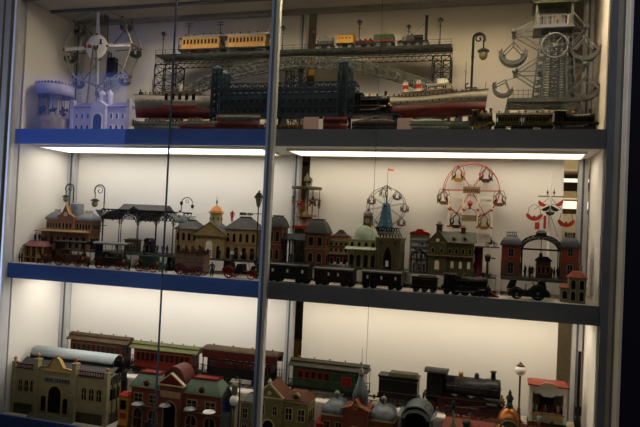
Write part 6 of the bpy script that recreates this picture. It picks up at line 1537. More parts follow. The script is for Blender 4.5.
mb = MB(); mb.prism([(-q*1.0,.022),(-q*.62,zs*1.0),(-q*.55,zs*1.55),(-q*.85,zs*1.5),(-q*1.02,zs*.9)], 'y', -d*.8, d*.8); mb.build('folded_hood', IRON, vc)
mb = MB(); mb.prism([(q*.36,zs*1.0),(q*.80,zs*.98),(q*.72,zs*1.5),(q*.55,zs*1.62),(q*.40,zs*1.45)], 'y', -d*.75, d*.75); mb.build('rear_hood', BLACK, vc)
mb = MB(); mb.box(-q*.15,-q*.12,-d*.8,d*.8,zs*.74,zs*1.25); mb.build('windscreen', IRON, vc)
for s in (-1, 1): mb = MB(); mb.lathe([(1e-6,0),(.004,.001),(.004,.006),(1e-6,.008)], (-q*1.0,s*d*.7,.026), 8, 'x'); mb.build('headlamp', BRASS, vc)
figurine(((x0+x1)/2+q*.22, .045, zs*.74), .040, 'dark tin driver seated in the green open tourer', BROWN, rz=-PI/2, pose='sit')
# -- little grey house
x0, x1 = bx(569, 586, .04, .03); xm = (x0+x1)/2; q = (x1-x0)/2
lh = T('little_grey_house', 'little grey tower house with red roofs at the right end of the middle shelf', 'toy building', (xm, .03, 0))
def lz(py, px=577): return zat(px, py, .03)
GW = mat('pale grey house paint', (.27,.24,.19), .5, 0, .2)
z1 = lz(278); MB().box(-q, q, 0, .05, 0, z1).build('tower_wall', GW, lh)
mb = MB(); hip(mb, -q, q, 0, .05, z1, lz(271.5), q*.5, .015, .003); mb.build('tower_roof', mat('rust red tin roof', (.34,.09,.05), .5, 0, .2), lh)
xa = X(561, .03, .03)-xm; z2 = lz(288, 565)
MB().box(xa, -q, .004, .045, 0, z2).build('annex_wall', GW, lh); mb = MB(); hip(mb, xa, -q-.004, .004, .045, z2, lz(284, 565), .004, .012, .003); mb.build('annex_roof', mat('rust red tin roof', (.34,.09,.05)), lh)
win_row(lh, -q, q, 2, z1*.55, .011, .025, 0, arched=True, bars=False, fm=CREAM); win_row(lh, -q, q, 2, z1*.10, .011, .025, 0, arched=True, bars=False, fm=CREAM); window(lh, (xa-q)/2, z2*.25, .012, .022, .004, True, CREAM, PANE, bars=False)
mb = MB(); mb.cyl((q*.5,.035,z1),(q*.5,.035,lz(266)),.004,n=8); mb.build('chimney', GW, lh)
# ================================================================== LOWER SHELF
ZB = HB
def lspan(a, b, Y, z): return X(a, Y, z), X(b, Y, z)
# cloth covered step
SZ = ZB+.140; Yst = .160
cl = T('cloth_step', 'white cloth draped over a long low step carrying the lower row of trains', 'cloth covered step', (W/2, Yst, ZB))
MB().box(-W/2+.02, W/2-.02, .004, D-Yst-.028, 0, SZ-ZB-.004).build('step_box', PANEL, cl)
mb = MB(); nx, ny = 220, 22; vs = []; fs = []
dtop = D-Yst-.024
for j in range(ny+1):
    v = j/ny
    for i in range(nx+1):
        x = -W/2+.015+(W-.03)*i/nx
        f = .0020*sin(x*52+1.3*sin(x*17))+.0013*sin(x*131+2)
        if v < .45:    # top
            u = v/.45; y = dtop*(1-u); z = SZ-ZB+.0012+.0008*sin(x*60+y*90)+.0006*sin(x*23-y*140)
            z = max(z, SZ-ZB-.0005)
        elif v < .55:
            a = (v-.45)/.10*PI/2; y = -.006*sin(a)*1.0+.0; z = SZ-ZB+.0012-.006*(1-cos(a))
        else:
            u = (v-.55)/.45; y = -.006-(.004+.012*u)*0-f*2.0*u-.004*u; z = (SZ-ZB-.005)*(1-u)+.001
        vs.append((x, y, z))
for j in range(ny):
    for i in range(nx): k = j*(nx+1)+i; fs.append((k, k+1, k+nx+2, k+nx+1))
mb._add(vs, fs, True); co = mb.build('cloth', mat('white cotton cloth', (.60,.54,.46), .85, 0, .06, 30), cl)
SZT = SZ+.0035
Ytr = .215
def tsp(a, b, Y=Ytr, dep=.055): return X(a, Y-dep/2, SZ+.03), X(b, Y-dep/2, SZ+.03)
def thh(px, py, Y=Ytr): return zat(px, py, Y)-SZT
RAILM = STEEL
BRC = mat('varnished brown coach side', (.12,.028,.016), .4, 0, .25); REDC = mat('red brown coach side', (.20,.03,.02), .4, 0, .2)
ROOFO = brick('ridged ochre roof', (.11,.068,.026), (.06,.036,.016), (.02,.012,.008), 1, bw=.006, bh=1., ms=.0008)
x0, x1 = tsp(66, 126); coach('dark brown coach with ridged yellow roof at the far left of the cloth step', x0, x1, Ytr, SZT, thh(96, 333.5), BRC, ROOFO, None, .058, 10, frame=REDC, trim=BRASS, winm=PANE, vents=5)
x0, x1 = tsp(129, 196); coach('red coach with olive green roof, behind the red brick station', x0, x1, Ytr, SZT, thh(163, 343), REDC, mat('olive yellow green roof', (.095,.10,.032), .45, 0, .2), None, .058, 11, frame=DRED, trim=OCHRE, winm=PANE, vents=6)
x0, x1 = tsp(202, 276); coach('open sided red excursion car with slatted benches, behind the upright', x0, x1, Ytr, SZT, thh(241, 343.5), BLACK, ROOFO, None, .062, 9, frame=RED, trim=MAROON, open_side=True, vents=4, clerestory=False)
x0, x1 = tsp(288, 366); cc = coach('long dark green sleeping car with red framed windows and pale gas tank', x0, x1, Ytr, SZT, thh(329, 360.5), GREEN, mat('olive brown roof', (.03,.024,.014), .5, 0, .25), None, .058, 0, frame=RED, trim=BRASS, vents=5, tank=LGREY)
L = x1-x0; h = thh(329, 360.5)
for i in range(5): window(cc, -L*.34+L*.085*i, h*.50, L*.055, h*.18, -.029, fm=RED, pm=PANE, bars=False)
window(cc, L*.25, h*.42, L*.10, h*.20, -.029, fm=RED, pm=DRED, bars=True); window(cc, L*.40, h*.30, L*.05, h*.42, -.029, fm=OLIVED, pm=PANE, bars=False, name='door')
for i in range(2): window(cc, -.013+.026*i, h*.5, .012, h*.2, 0, fm=RED, side=L*.5-L*.07, bars=False)
x0, x1 = tsp(377, 418); tender('large black eight wheeled tender on the cloth step', x0, x1, Ytr, SZT, thh(397, 371.5), BLACK, .056, nw=4)
x0, x1 = tsp(423, 503); loco('large black express locomotive on the cloth step', x0, x1, Ytr, SZT, thh(491, 371), BLACK, .058, 3, hub=mat('dull wheel red', (.07,.015,.012), .5, 0, .2))
for i, (a, b, lab) in enumerate(((126, 130, 'dark coupling bar between the brown and the red coach'), (197, 204, 'dark coupling bar between the red coach and the excursion car'), (279, 290, 'dark coupling bar between the excursion car and the green sleeping car'), (368, 377, 'dark coupling bar between the green sleeping car and the large tender'), (418, 423, 'dark coupling bar between the large tender and the express locomotive'))):
    x0, x1 = tsp(a-1, b+1); mb = MB(); mb.bar((x0,Ytr,SZT+.018),(x1,Ytr,SZT+.018),.004); mb.cyl(((x0+x1)/2,Ytr,SZT+.010),((x0+x1)/2,Ytr,SZT+.024),.003,n=8); tag(mb.build('coupling_bar', IRON), lab, 'coupling')
# running track under the lower trains
tk = T('toy_track', 'long straight tin track under the trains on the cloth step', 'track', (W/2-.15, Ytr, SZ+.0005))
for yy in (-.0195, .0195): MB().box(-.78, .70, yy-.001, yy+.001, .001, .003).build('rail', STEEL, tk)
for i in range(50): MB().box(-.78+1.48*i/49-.004, -.78+1.48*i/49+.004, -.028, .028, 0, .0012).build('sleeper', IRON, tk)
# globe lamp and toy stall on the right
x = X(519, .20, SZ+.05); lamp('white globe street lamp between the express locomotive and the toy stall', x, .20, SZ+.001, zat(519, 361, .20)-SZ, 'globe', BROWN, None, r=.0028)
x0, x1 = lspan(529, 566, .175, SZ+.05); q = (x1-x0)/2; xm = (x0+x1)/2
sh_ = T('toy_stall', 'cream toy stall with red roof and scalloped counter at the right of the cloth step', 'toy building', (xm, .175, SZ+.001))
def lz(py, px=547): return zat(px, py, .175)-SZ-.001
z0, z1, z2 = lz(403.5), lz(386), lz(382.5); dp = .055
mb = MB(); mb.box(-q*1.05, q*1.05, -.012, dp, 0, .012); mb.box(-q*1.02, q*1.02, -.009, dp, .012, .016); mb.build('base_step', GREEN, sh_)
MB().box(-q*.95, q*.95, dp-.004, dp, .016, z1).build('back_wall', CREAM, sh_)
for s in (-1, 1): MB().box(s*q*.93-.004, s*q*.93+.004, 0, dp, .016, z1).build('side_wall', WHITE, sh_); MB().box(s*q*.93-.005, s*q*.93+.005, -.004, .004, .016, z1).build('corner_post', WHITE, sh_)
mb = MB(); mb.box(-q*.9, q*.9, -.002, .006, .016, .040); mb.build('counter_front', CREAM, sh_); MB().box(-q*.9, q*.9, -.006, .014, .040, .043).build('counter', TAN, sh_)
mb = MB(); P = [(-q*.9,z1),(-q*.9,z1*.72)]
for i in range(9): P.append((-q*.9+q*1.8*(i+.0)/8, z1*.70+.012*abs(cos(PI*i/8)) if i % 2 else z1*.74+.012*abs(cos(PI*i/8))))
P.append((q*.9,z1)); mb.prism(P, 'y', -.001, .002); mb.build('valance', WHITE, sh_)
mb = MB(); mb.loft([mb.rect(-q*1.12,q*1.12,-.016,dp+.004,z1), mb.rect(-q*1.12,q*1.12,-.016,dp+.004,z1+.004), mb.rect(-q*.95,q*.95,.004,dp-.012,z2)]); mb.build('roof', mat('brick red stall roof', (.30,.07,.045), .5, 0, .15), sh_)
mb = MB(); mb.prism([(-q*.5,z1+.001),(q*.5,z1+.001),(q*.40,z1+.009),(q*.15,z1+.013),(-q*.15,z1+.013),(-q*.40,z1+.009)], 'y', -.019, -.015); mb.build('roof_sign', CREAM, sh_)
mb = MB(); mb.box(-q*.38, q*.38, .030, .034, .045, z1*.68); mb.build('dark_interior', BLACK, sh_)
for i in range(10):
    mb = MB(); x = -q*.78+q*1.56*i/9; mb.lathe([(.003,0),(.0045,.006),(.003,.012),(.002,.014),(.0035,.017),(1e-6,.021)], (x,.012 if i % 2 else .020,.043), 8); tag(mb.build('stall_toy', R.choice([OCHRE, BROWN, WHITE, LGREEN, DRED])), None, None).parent = sh_
figurine((xm-q*.45, .160, SZ+.001), .044, 'pale tin customer standing at the left of the toy stall counter', LGREEN, TAN, OCHRE, rz=PI-.3)
figurine((xm+q*.25, .160, SZ+.001), .030, 'dark green tin child standing before the toy stall counter', GREEN, IRON, BROWN, rz=PI+.2)
# dark slim signal at the right end
x = X(577.5, .17, SZ+.05); h = zat(577.5, 351.5, .17)-SZ
ds = T('slim_signal', 'slim black signal mast at the far right end of the cloth step', 'signal', (x, .17, SZ+.001))
mb = MB(); mb.box(-.004, .004, -.004, .004, .03, h); mb.build('mast', BLACK, ds)
mb = MB(); mb.lathe([(.016,0),(.016,.004),(.007,.012),(.009,.022),(.006,.04)], (0,0,0), 12); mb.build('base', IRON, ds); MB().box(-.009,.009,-.006,.006,.05,.075).build('weight_box', IRON, ds)
# ---------------- buildings in front
Yc = .035
CRW = mat('cream yellow station wall', (.34,.30,.18), .5, 0, .12); CRD = mat('deep cream trim', (.45,.33,.14), .5, 0, .15)
# -- big cream station.  measured along its front
x0, x1 = lspan(14, 106, Yc, ZB+.1); xm = (x0+x1)/2; q = (x1-x0)/2
bs = T('grand_station', 'big cream station with pale blue barrel roof in the lower left corner', 'toy building', (xm, Yc, ZB))
def gx_(px, py=385): return at(px, py, Yc)[0]-xm
def lz(py, px=60): return zat(px, py, Yc)-ZB
dp = .085
z1 = lz(373, 60); zpar = lz(369, 60); zpil = lz(360, 58); zped = lz(357.5, 60)
px0, px1 = gx_(38), gx_(76)
MB().box(-q*1.02, q*1.02, -.004, dp, 0, lz(409, 60)).build('plinth', OLIVED, bs)
MB().box(-q, px0, 0, dp, lz(409, 60), z1).build('wing_wall', CRW, bs); MB().box(px1, q, 0, dp, lz(409, 60), z1).build('wing_wall', CRW, bs)
MB().box(px0, px1, -.008, dp, 0, z1+.006).build('portal_wall', CRW, bs)
c = (px0+px1)/2
mb = MB(); mb.box(px0, px1, -.012, .01, z1+.004, z1+.010); mb.prism([(px0+.012,z1+.010),(px1-.012,z1+.010),(px1-.014,z1+.015),(c+.030,z1+.018),(c+.013,zped-.008),(c,zped),(c-.013,zped-.008),(c-.030,z1+.018),(px0+.014,z1+.015)], 'y', -.010, .006); pd = mb.build('pediment', CRD, bs)
mb = MB(); mb.tube([(px0+.012,-.011,z1+.012),(px0+.016,-.011,z1+.017),(c-.030,-.011,z1+.020),(c-.013,-.011,zped-.006),(c,-.011,zped+.002),(c+.013,-.011,zped-.006),(c+.030,-.011,z1+.020),(px1-.016,-.011,z1+.017),(px1-.012,-.011,z1+.012)], .0022, 6); mb.sph((c,-.008,zped+.005),.004,8); mb.build('pediment_scroll', BRASS, pd)
for xx in (px0, px1):
    mb = MB(); mb.box(xx-.008, xx+.008, -.016, .004, 0, zpil-.006); mb.box(xx-.010, xx+.010, -.018, .006, zpil-.006, zpil-.001); p_ = mb.build('portal_pillar', CRW, bs)
    mb = MB(); mb.lathe([(.006,0),(.003,.003),(.0075,.009),(.0075,.013),(.004,.018),(1e-6,.022)], (xx,-.006,zpil-.001), 10); mb.build('pillar_finial', mat('rose copper ball', (.40,.20,.13), .4, .4, .2), p_)
for xx, s in ((-q, 1), (q, -1)):
    mb = MB(); mb.box(xx-.007, xx+.007, -.006, .010, 0, zpar+.008); p_ = mb.build('corner_pier', CRW, bs); mb = MB(); mb.lathe([(.006,0),(.003,.003),(.007,.009),(.004,.014),(1e-6,.018)], (xx,.002,zpar+.008), 10); mb.build('pillar_finial', mat('rose copper ball', (.40,.20,.13)), p_)
for a, b in ((-q, px0), (px1, q)):
    mb = MB(); mb.box(a, b, -.004, .006, z1, z1+.004); mb.box(a, b, -.003, .003, z1+.015, z1+.019); 
    for i in range(12): xx = a+(b-a)*(i+.5)/12; mb.box(xx-.0016, xx+.0016, -.001, .001, z1+.004, z1+.015)
    mb.build('balustrade', MAROON, bs)
    m = (a+b)/2; w = b-a
    win_row(bs, a+w*.16, b-w*.10, 3, lz(396, 60), w*.15, .040, 0, arched=True, bars=True, fm=CRD)
mb = MB(); zs0, zs1 = lz(383.5, 60), lz(377, 60); mb.box(gx_(45), gx_(72), -.0095, -.008, zs0, zs1); mb.mt(1); u = gx_(46.3); e = gx_(71)
i = 0
while u < e:
    w = .0055; 
    if i != 7: mb.box(u, u+w*.28, -.0103, -.0095, zs0+.004, zs1-.004); mb.box(u, u+w*.62, -.0103, -.0095, (zs0+zs1)/2-.001+(.003 if i % 3 else -.003), (zs0+zs1)/2+.0012+(.003 if i % 3 else -.003)); 
    if i % 2: mb.box(u+w*.42, u+w*.66, -.0103, -.0095, zs0+.004, zs1-.005)
    u += w; i += 1
mb.build('name_sign', [mat('pale grey sign board', (.30,.30,.26), .5, 0, .1), BLACK], bs)
window(bs, c, lz(414, 60)+.004, .050, lz(385, 60)-lz(414, 60)-.008, -.008, True, CRD, PANE, bars=False, name='portal_arch')
for s in (-1, 1): window(bs, c+s*.044, lz(414, 60)+.006, .019, .052, -.008, True, CRD, PANE, bars=False, name='side_arch')
mb = MB()
for i in range(3): mb.box(gx_(33)-.004*i*0-.0, gx_(78), -.026+.006*i, -.006, .0, .004+.004*i)
mb.build('entrance_steps', mat('grey green steps', (.20,.22,.18), .6, 0, .15), bs)
win_row(bs, .012, dp-.008, 3, lz(396, 60), .016, .040, 0, arched=True, side=q, bars=False, fm=CRD)
# sheds and barrel roof behind the front
SL = TILES
yv0, yv1 = .092, .158      # y (local) of the vault
zv0 = lz(371, 60)+.004
mb = MB(); mb.loft([[(-q,.004,z1-.004),(q,.004,z1-.004),(q,.004,z1-.002),(-q,.004,z1-.002)],[(-q,.058,z1+.026),(q*1.02,.058,z1+.026),(q*1.02,.058,z1+.028),(-q,.058,z1+.028)]]); mb.build('front_shed_roof', SL, bs)
# vault axis along x
vl0, vl1 = X(36, Yc+.085, ZB+.16)-xm, X(118, Yc+.085, ZB+.16)-xm
rv = .031; yc_ = .084; zv = z1+.030
N = 12; sec = [(yc_+rv*cos(PI*i/N), zv+.004+rv*1.0*sin(PI*i/N)) for i in range(N+1)]; inn = [(yc_+(rv-.0015)*cos(PI*i/N), zv+.004+(rv-.0015)*sin(PI*i/N)) for i in range(N+1)]
mb = MB(); P = sec+inn; n2 = len(sec)
V = [(vl0, a, b) for a, b in P]+[(vl1, a, b) for a, b in P]; fs = []; M = len(P)
for i in range(N): fs += [(i,i+1,M+i+1,M+i),(n2+i,M+n2+i,M+n2+i+1,n2+i+1),(i,n2+i,n2+i+1,i+1),(M+i,M+i+1,M+n2+i+1,M+n2+i)]
fs += [(0,M,M+n2,n2),(N,n2+N,M+n2+N,M+N)]
mb._add(V, fs, True); vt = mb.build('barrel_roof', mat('pale blue white barrel roof', (.50,.57,.58), .4, .1, .06, 25), bs)
mb = MB()
for xx in (vl0+.002, vl1-.002):
    lattice(mb, [(xx, yc_+rv*cos(PI*i/8), zv+.002+rv*sin(PI*i/8)) for i in range(9)], [(xx, yc_+rv*.7*cos(PI*i/8), zv-.004+rv*.7*sin(PI*i/8)) for i in range(9)], .0013)
mb.build('end_arch', IRON, vt)
mb = MB(); mb.box(vl0, vl1, yc_-rv, yc_-rv+.002, z1-.01, zv+.006); mb.box(vl0, vl1, yc_+rv-.002, yc_+rv, z1-.01, zv+.006)
mb.build('clerestory_wall', IRON, bs)
mb = MB(); yb1 = .105+rv+.0; mb.box(-q, q*1.0, yc_+rv-.002, yc_+rv, 0, z1); mb.build('rear_wall', OLIVED, bs)
mb = MB()   # open iron gable on the right
xg = q; P0 = (xg, 0, z1-.002); 
lattice(mb, [(xg+.004, .02+.09*i/6, z1-.004+.012*sin(PI*i/6)) for i in range(7)], [(xg+.004, .02+.09*i/6, z1-.022) for i in range(7)], .0016)
for i in range(4): mb.cyl((xg+.004,.03+.028*i,0),(xg+.004,.03+.028*i,z1-.02),.0016,n=6)
mb.build('iron_gable', IRON, bs)
# -- yellow and red machine
x0, x1 = lspan(118.5, 127.5, .05, ZB+.05); q = (x1-x0)/2
vm = T('slot_machine_booth', 'narrow yellow booth with red top between the cream and the red brick station', 'booth', ((x0+x1)/2, .05, ZB)); h = zat(123, 392.5, .05)-ZB
MB().box(-q, q, 0, .03, 0, h*.9).build('cabinet', mat('yellow ochre booth', (.50,.28,.06), .45, 0, .2), vm); mb = MB(); hip(mb, -q, q, 0, .03, h*.9, h, q*.4, .008, .002); mb.build('roof', RED, vm)
MB().box(-q*.7, q*.7, -.002, 0, h*.25, h*.42).build('red_panel', RED, vm); window(vm, 0, h*.52, q*1.2, h*.26, 0, False, BRASS, PANE, bars=False); MB().box(-q*1.1, q*1.1, -.004, .034, 0, h*.06).build('base', DRED, vm)
# -- red brick station with green roofs
Yr = .055
x0, x1 = lspan(132, 220, Yr, ZB+.06); xm = (x0+x1)/2; q = (x1-x0)/2
rs = T('red_brick_station', 'red brick station with green tiled mansard roofs and a dark red barrel dome', 'toy building', (xm, Yr, ZB))
def gx_(px, py=400): return at(px, py, Yr)[0]-xm
def lz(py, px=175): return zat(px, py, Yr)-ZB
dp = .075
MB().box(-q*1.04, q*1.04, -.035, dp+.006, 0, .004).build('platform', mat('mossy green platform', (.08,.12,.08), .6, 0, .3), rs)
for a, b, e, r0 in ((131, 161, 387.5, 375), (183, 220, 394.5, 381)):
    xa, xb = gx_(a), gx_(b); m = (a+b)/2; z1, z2 = lz(e, m), lz(r0, m); w = xb-xa
    MB().box(xa, xb, 0, dp, .004, z1).build('wing_wall', BRICKR, rs)
    mb = MB(); mansard(mb, xa, xb, 0, dp, z1, z2, w*.16, .016, .004, 5, 1.3); rf = mb.build('mansard_roof', TILEG, rs)
    mb = MB(); cresting(mb, xa+w*.16, xb-w*.16, .016, dp-.016, z2, .008, 8, .0014); mb.box(xa+w*.2, xb-w*.2, .02, dp-.02, z2, z2+.005); mb.build('roof_cresting', mat('deep red cresting', (.17,.03,.02), .45, 0, .2), rf)
    mb = MB(); c = (xa+xb)/2; mb.box(c-.010, c+.010, -.002, .02, z1+.002, z1+.016); mb.prism([(c-.012,z1+.016),(c+.012,z1+.016),(c,z1+.026)], 'y', -.003, .024); mb.mt(1); mb.box(c-.006, c+.006, -.003, -.002, z1+.005, z1+.014); mb.build('dormer', [BROWN, PANE], rf)
    win_row(rs, xa, xb, 2, z1*.66, w*.24, z1*.18, 0, arched=False, bars=True, fm=TAN); win_row(rs, xa, xb, 2, .008, w*.26, z1*.44, 0, arched=True, bars=True, fm=TAN)
    mb = MB(); mb.box(xa-.002, xb+.002, -.003, dp+.003, z1*.56, z1*.585); mb.box(xa-.003, xb+.003, -.005, dp+.003, z1-.003, z1+.001); mb.build('string_course', TAN, rs)
    win_row(rs, .008, dp-.006, 2, z1*.66, .020, z1*.18, 0, bars=True, fm=TAN, side=xb); win_row(rs, .008, dp-.006, 2, .008, .022, z1*.44, 0, arched=True, bars=True, fm=TAN, side=xb)
xa, xb = gx_(161), gx_(183); c = (xa+xb)/2; z1, z2 = lz(384), lz(373.5)
MB().box(xa, xb, -.012, dp, .004, z1).build('portal_wall', BRICKR, rs)
mb = MB(); mb.prism([(xa-.006,z1),(xb+.006,z1),(c,z2)], 'y', -.014, .010); pd = mb.build('pediment', DRED, rs)
mb = MB(); mb.bar((xa-.008,-.008,z1),(c,-.008,z2+.002),.014,.003); mb.bar((xb+.008,-.008,z1),(c,-.008,z2+.002),.014,.003); mb.box(xa-.008,xb+.008,-.017,.004,z1-.005,z1-.001); mb.build('pediment_trim', CREAM, pd)
zb = z1-.004; mb = MB(); mb.arch((c, zb), (xb-xa)/2*1.02, lz(367)-zb, .006, dp+.004, .002, 12); mb.prism([(c+(xb-xa)/2*.98*cos(PI*i/12), zb+(lz(367)-zb)*.97*sin(PI*i/12)) for i in range(13)], 'y', .010, .014); mb.build('barrel_dome', mat('dark rose barrel roof', (.12,.04,.034), .45, 0, .25), rs)
window(rs, c, .005, .042, z1*.62, -.012, True, TAN, PANE, bars=False, name='portal_arch')
MB().box(xa+.004, xb-.004, -.0145, -.012, z1*.74, z1*.86).build('name_panel', TAN, rs)
# parasols and figures before it
for i, (px, py) in enumerate(((137, 404), (164, 405.5), (189, 409), (208, 412))):
    x = X(px, .032, ZB+.03); h = zat(px, py-2.5, .032)-ZB-.004
    t = T('toy_parasol', ('grey parasol before the left wing of the red brick station', 'grey parasol left of the red brick portal', 'grey parasol right of the red brick portal', 'pale parasol before the right wing of the red brick station')[i], 'parasol', (x, .032, ZB+.004))
    MB().cyl((0,0,0),(0,0,h),.001,n=6).build('pole', IRON, t); mb = MB(); mb.lathe([(.021,h-.008),(.016,h-.003),(1e-6,h)], (0,0,0), 10); mb.build('canopy', LGREY if i < 3 else WHITE, t); MB().cyl((0,0,0),(0,0,.002),.008,n=10).build('foot', IRON, t)
for i, px in enumerate((146, 151, 158, 176, 179, 183, 197, 215)): figurine((X(px, .026, ZB+.03), .026, ZB+.004), .040, 'tin guest standing on the platform before the red brick station', (IRON, NAVY, BROWN, CREAM, OLIVED, CREAM, NAVY, IRON)[i], rz=i*.8, group='guests before the red brick station')
# dark blue pillar box
x = X(224.5, .05, ZB+.06); h = zat(224.5, 385, .05)-ZB
pb = T('blue_letter_column', 'dark blue advertising column at the right end of the red brick station', 'column', (x+.006, .05, ZB))
mb = MB(); mb.lathe([(.020,0),(.020,.006),(.016,.008),(.016,h*.70),(.020,h*.72),(.020,h*.75)], (0,0,0), 16); mb.build('column', DBLUE, pb); mb = MB(); mb.lathe([(.019,h*.75),(.014,h*.86),(.006,h*.93),(.004,h*.97),(1e-6,h)], (0,0,0), 16); mb.build('domed_cap', IRON, pb); mb = MB(); mb.lathe([(.0164,h*.3),(.0168,h*.31),(.0168,h*.55),(.0164,h*.56)], (0,0,0), 16); mb.build('poster_band', BLUEG, pb)
# lamps left of the upright
x = X(233.5, .05, ZB+.1); z_t = zat(233, 381.5, .05)
gl_ = T('globe_lamp_cluster', 'brass lamp with olive lantern above a white globe, left of the upright', 'street lamp', (x, .05, ZB)); h = z_t-ZB
mb = MB(); mb.lathe([(.010,0),(.010,.004),(.004,.010),(.0028,h*.62)], (0,0,0), 8); mb.build('post', BRASS, gl_)
mb = MB(); mb.sph((0,0,h*.70), .017, 14); mb.build('globe', OPAL, gl_); mb = MB(); mb.lathe([(.004,h*.78),(.010,h*.81),(.011,h*.93),(.012,h*.94),(.005,h*.99),(1e-6,h)], (0,0,0), 8); mb.build('lantern', LEADG, gl_)
mb = MB(); mb.lathe([(.003,h*.60),(.009,h*.63),(.003,h*.55)], (0,0,0), 8); mb.build('globe_holder', BROWN, gl_)
x = X(238.5, .04, ZB+.1); h = zat(238.5, 377, .04)-ZB
t = T('arc_lamp', 'slim black lamp mast with small hooked arm left of the upright', 'street lamp', (x, .04, ZB))
mb = MB(); mb.lathe([(.008,0),(.008,.004),(.003,.010),(.0022,h*.93)], (0,0,0), 8); mb.build('mast', IRON, t); mb = MB(); mb.tube([(0,0,h*.92),(-.002,0,h*.98),(-.012,0,h),(-.016,0,h*.97),(-.014,0,h*.94)],.0018,6); mb.bar((0,0,h*.95),(.008,0,h*.95),.002); mb.build('hooked_arm', IRON, t)
# -- olive yellow villa behind the upright
Yv_ = .06
x0, x1 = lspan(241, 308, Yv_, ZB+.06); xm = (x0+x1)/2; q = (x1-x0)/2
vl = T('olive_villa_station', 'olive yellow station with tall gabled tower right of the upright', 'toy building', (xm, Yv_, ZB))
def gx_(px, py=405): return at(px, py, Yv_)[0]-xm
def lz(py, px=275): return zat(px, py, Yv_)-ZB
OLV = mat('olive yellow station wall', (.19,.17,.075), .5, 0, .2); OLR = mat('rusty brown tin roof', (.11,.045,.026), .5, 0, .25)
dp = .075
MB().box(-q*1.03, q*1.03, -.02, dp, 0, .004).build('platform', OLIVED, vl)
for a, b, e, r0 in ((241, 259, 402, 396), (283, 308, 401, 393)):
    xa, xb = gx_(a), gx_(b); m = (a+b)/2; z1, z2 = lz(e, m), lz(r0, m); w = xb-xa
    MB().box(xa, xb, 0, dp, .004, z1).build('wing_wall', OLV, vl); mb = MB(); hip(mb, xa, xb, 0, dp, z1, z2, w*.2, .022, .004); rf = mb.build('wing_roof', OLR if a > 270 else OLIVED, vl)
    mb = MB(); mb.box(xa-.003, xb+.003, -.004, dp+.003, z1-.005, z1-.001); mb.build('cornice', CREAM, vl)
    win_row(vl, xa, xb, 2, z1*.62, w*.24, z1*.22, 0, bars=True, fm=CREAM); win_row(vl, xa, xb, 2, .008, w*.26, z1*.42, 0, arched=True, fm=CREAM)
    win_row(vl, .006, dp-.006, 3, z1*.6, .013, z1*.22, 0, fm=CREAM, side=xb, bars=False)
    if a > 270: mb = MB(); c = (xa+xb)/2; mb.box(c-.010,c+.010,.002,.02,z1,z1+.014); mb.prism([(c-.013,z1+.014),(c+.013,z1+.014),(c,z1+.024)],'y',-.001,.022); mb.mt(1); mb.box(c-.005,c+.005,.001,.002,z1+.003,z1+.012); mb.build('dormer', [OLV, PANE], rf)
xa, xb = gx_(258), gx_(283); c = (xa+xb)/2; z1, z2 = lz(395, 270), lz(383, 270)
MB().box(xa, xb, -.014, dp, .004, z1).build('tower_wall', OLV, vl)
mb = MB(); mb.prism([(xa,z1),(xb,z1),(c,z2)], 'y', -.014, dp); mb.build('gable', OLV, vl)
mb = MB(); mb.bar((xa-.006,dp/2-.008,z1-.004),(c,dp/2-.008,z2+.002),dp+.016,.003); mb.bar((xb+.006,dp/2-.008,z1-.004),(c,dp/2-.008,z2+.002),dp+.016,.003); mb.build('gable_roof', OLR, vl)
mb = MB(); mb.bar((xa-.006,-.017,z1-.003),(c,-.017,z2+.002),.004,.006); mb.bar((xb+.006,-.017,z1-.003),(c,-.017,z2+.002),.004,.006); mb.box(xa-.003,xb+.003,-.018,-.012,z1-.006,z1-.002); mb.lathe([(.006,0),(.008,.006),(.003,.012),(1e-6,.018)],(c,-.014,z2+.002),8); mb.build('gable_trim', CREAM, vl)
window(vl, c, .006, .034, z1*.52, -.014, True, CREAM, PANE, bars=False, name='tower_door'); win_row(vl, xa, xb, 2, z1*.66, .013, z1*.18, -.014, arched=True, fm=CREAM)
mb = MB(); mb.cyl((c,-.014,z1+.010),(c,-.0165,z1+.010),.007,n=14); mb.build('clock_face', CREAM, vl)
# red luggage chest before the villa
x0, x1 = lspan(312, 322, .03, ZB+.02); q = (x1-x0)/2; t = T('red_toy_chest', 'small red box between the olive villa and the grey domed brick station', 'box', ((x0+x1)/2, .06, ZB)); h = zat(317, 417.5, .06)-ZB
MB().box(-q, q, 0, .03, 0, h*.85).build('body', mat('brick red box paint', (.20,.05,.032), .5, 0, .2), t); mb = MB(); hip(mb, -q, q, 0, .03, h*.85, h, .006, .008, .003); mb.build('lid', RED, t)
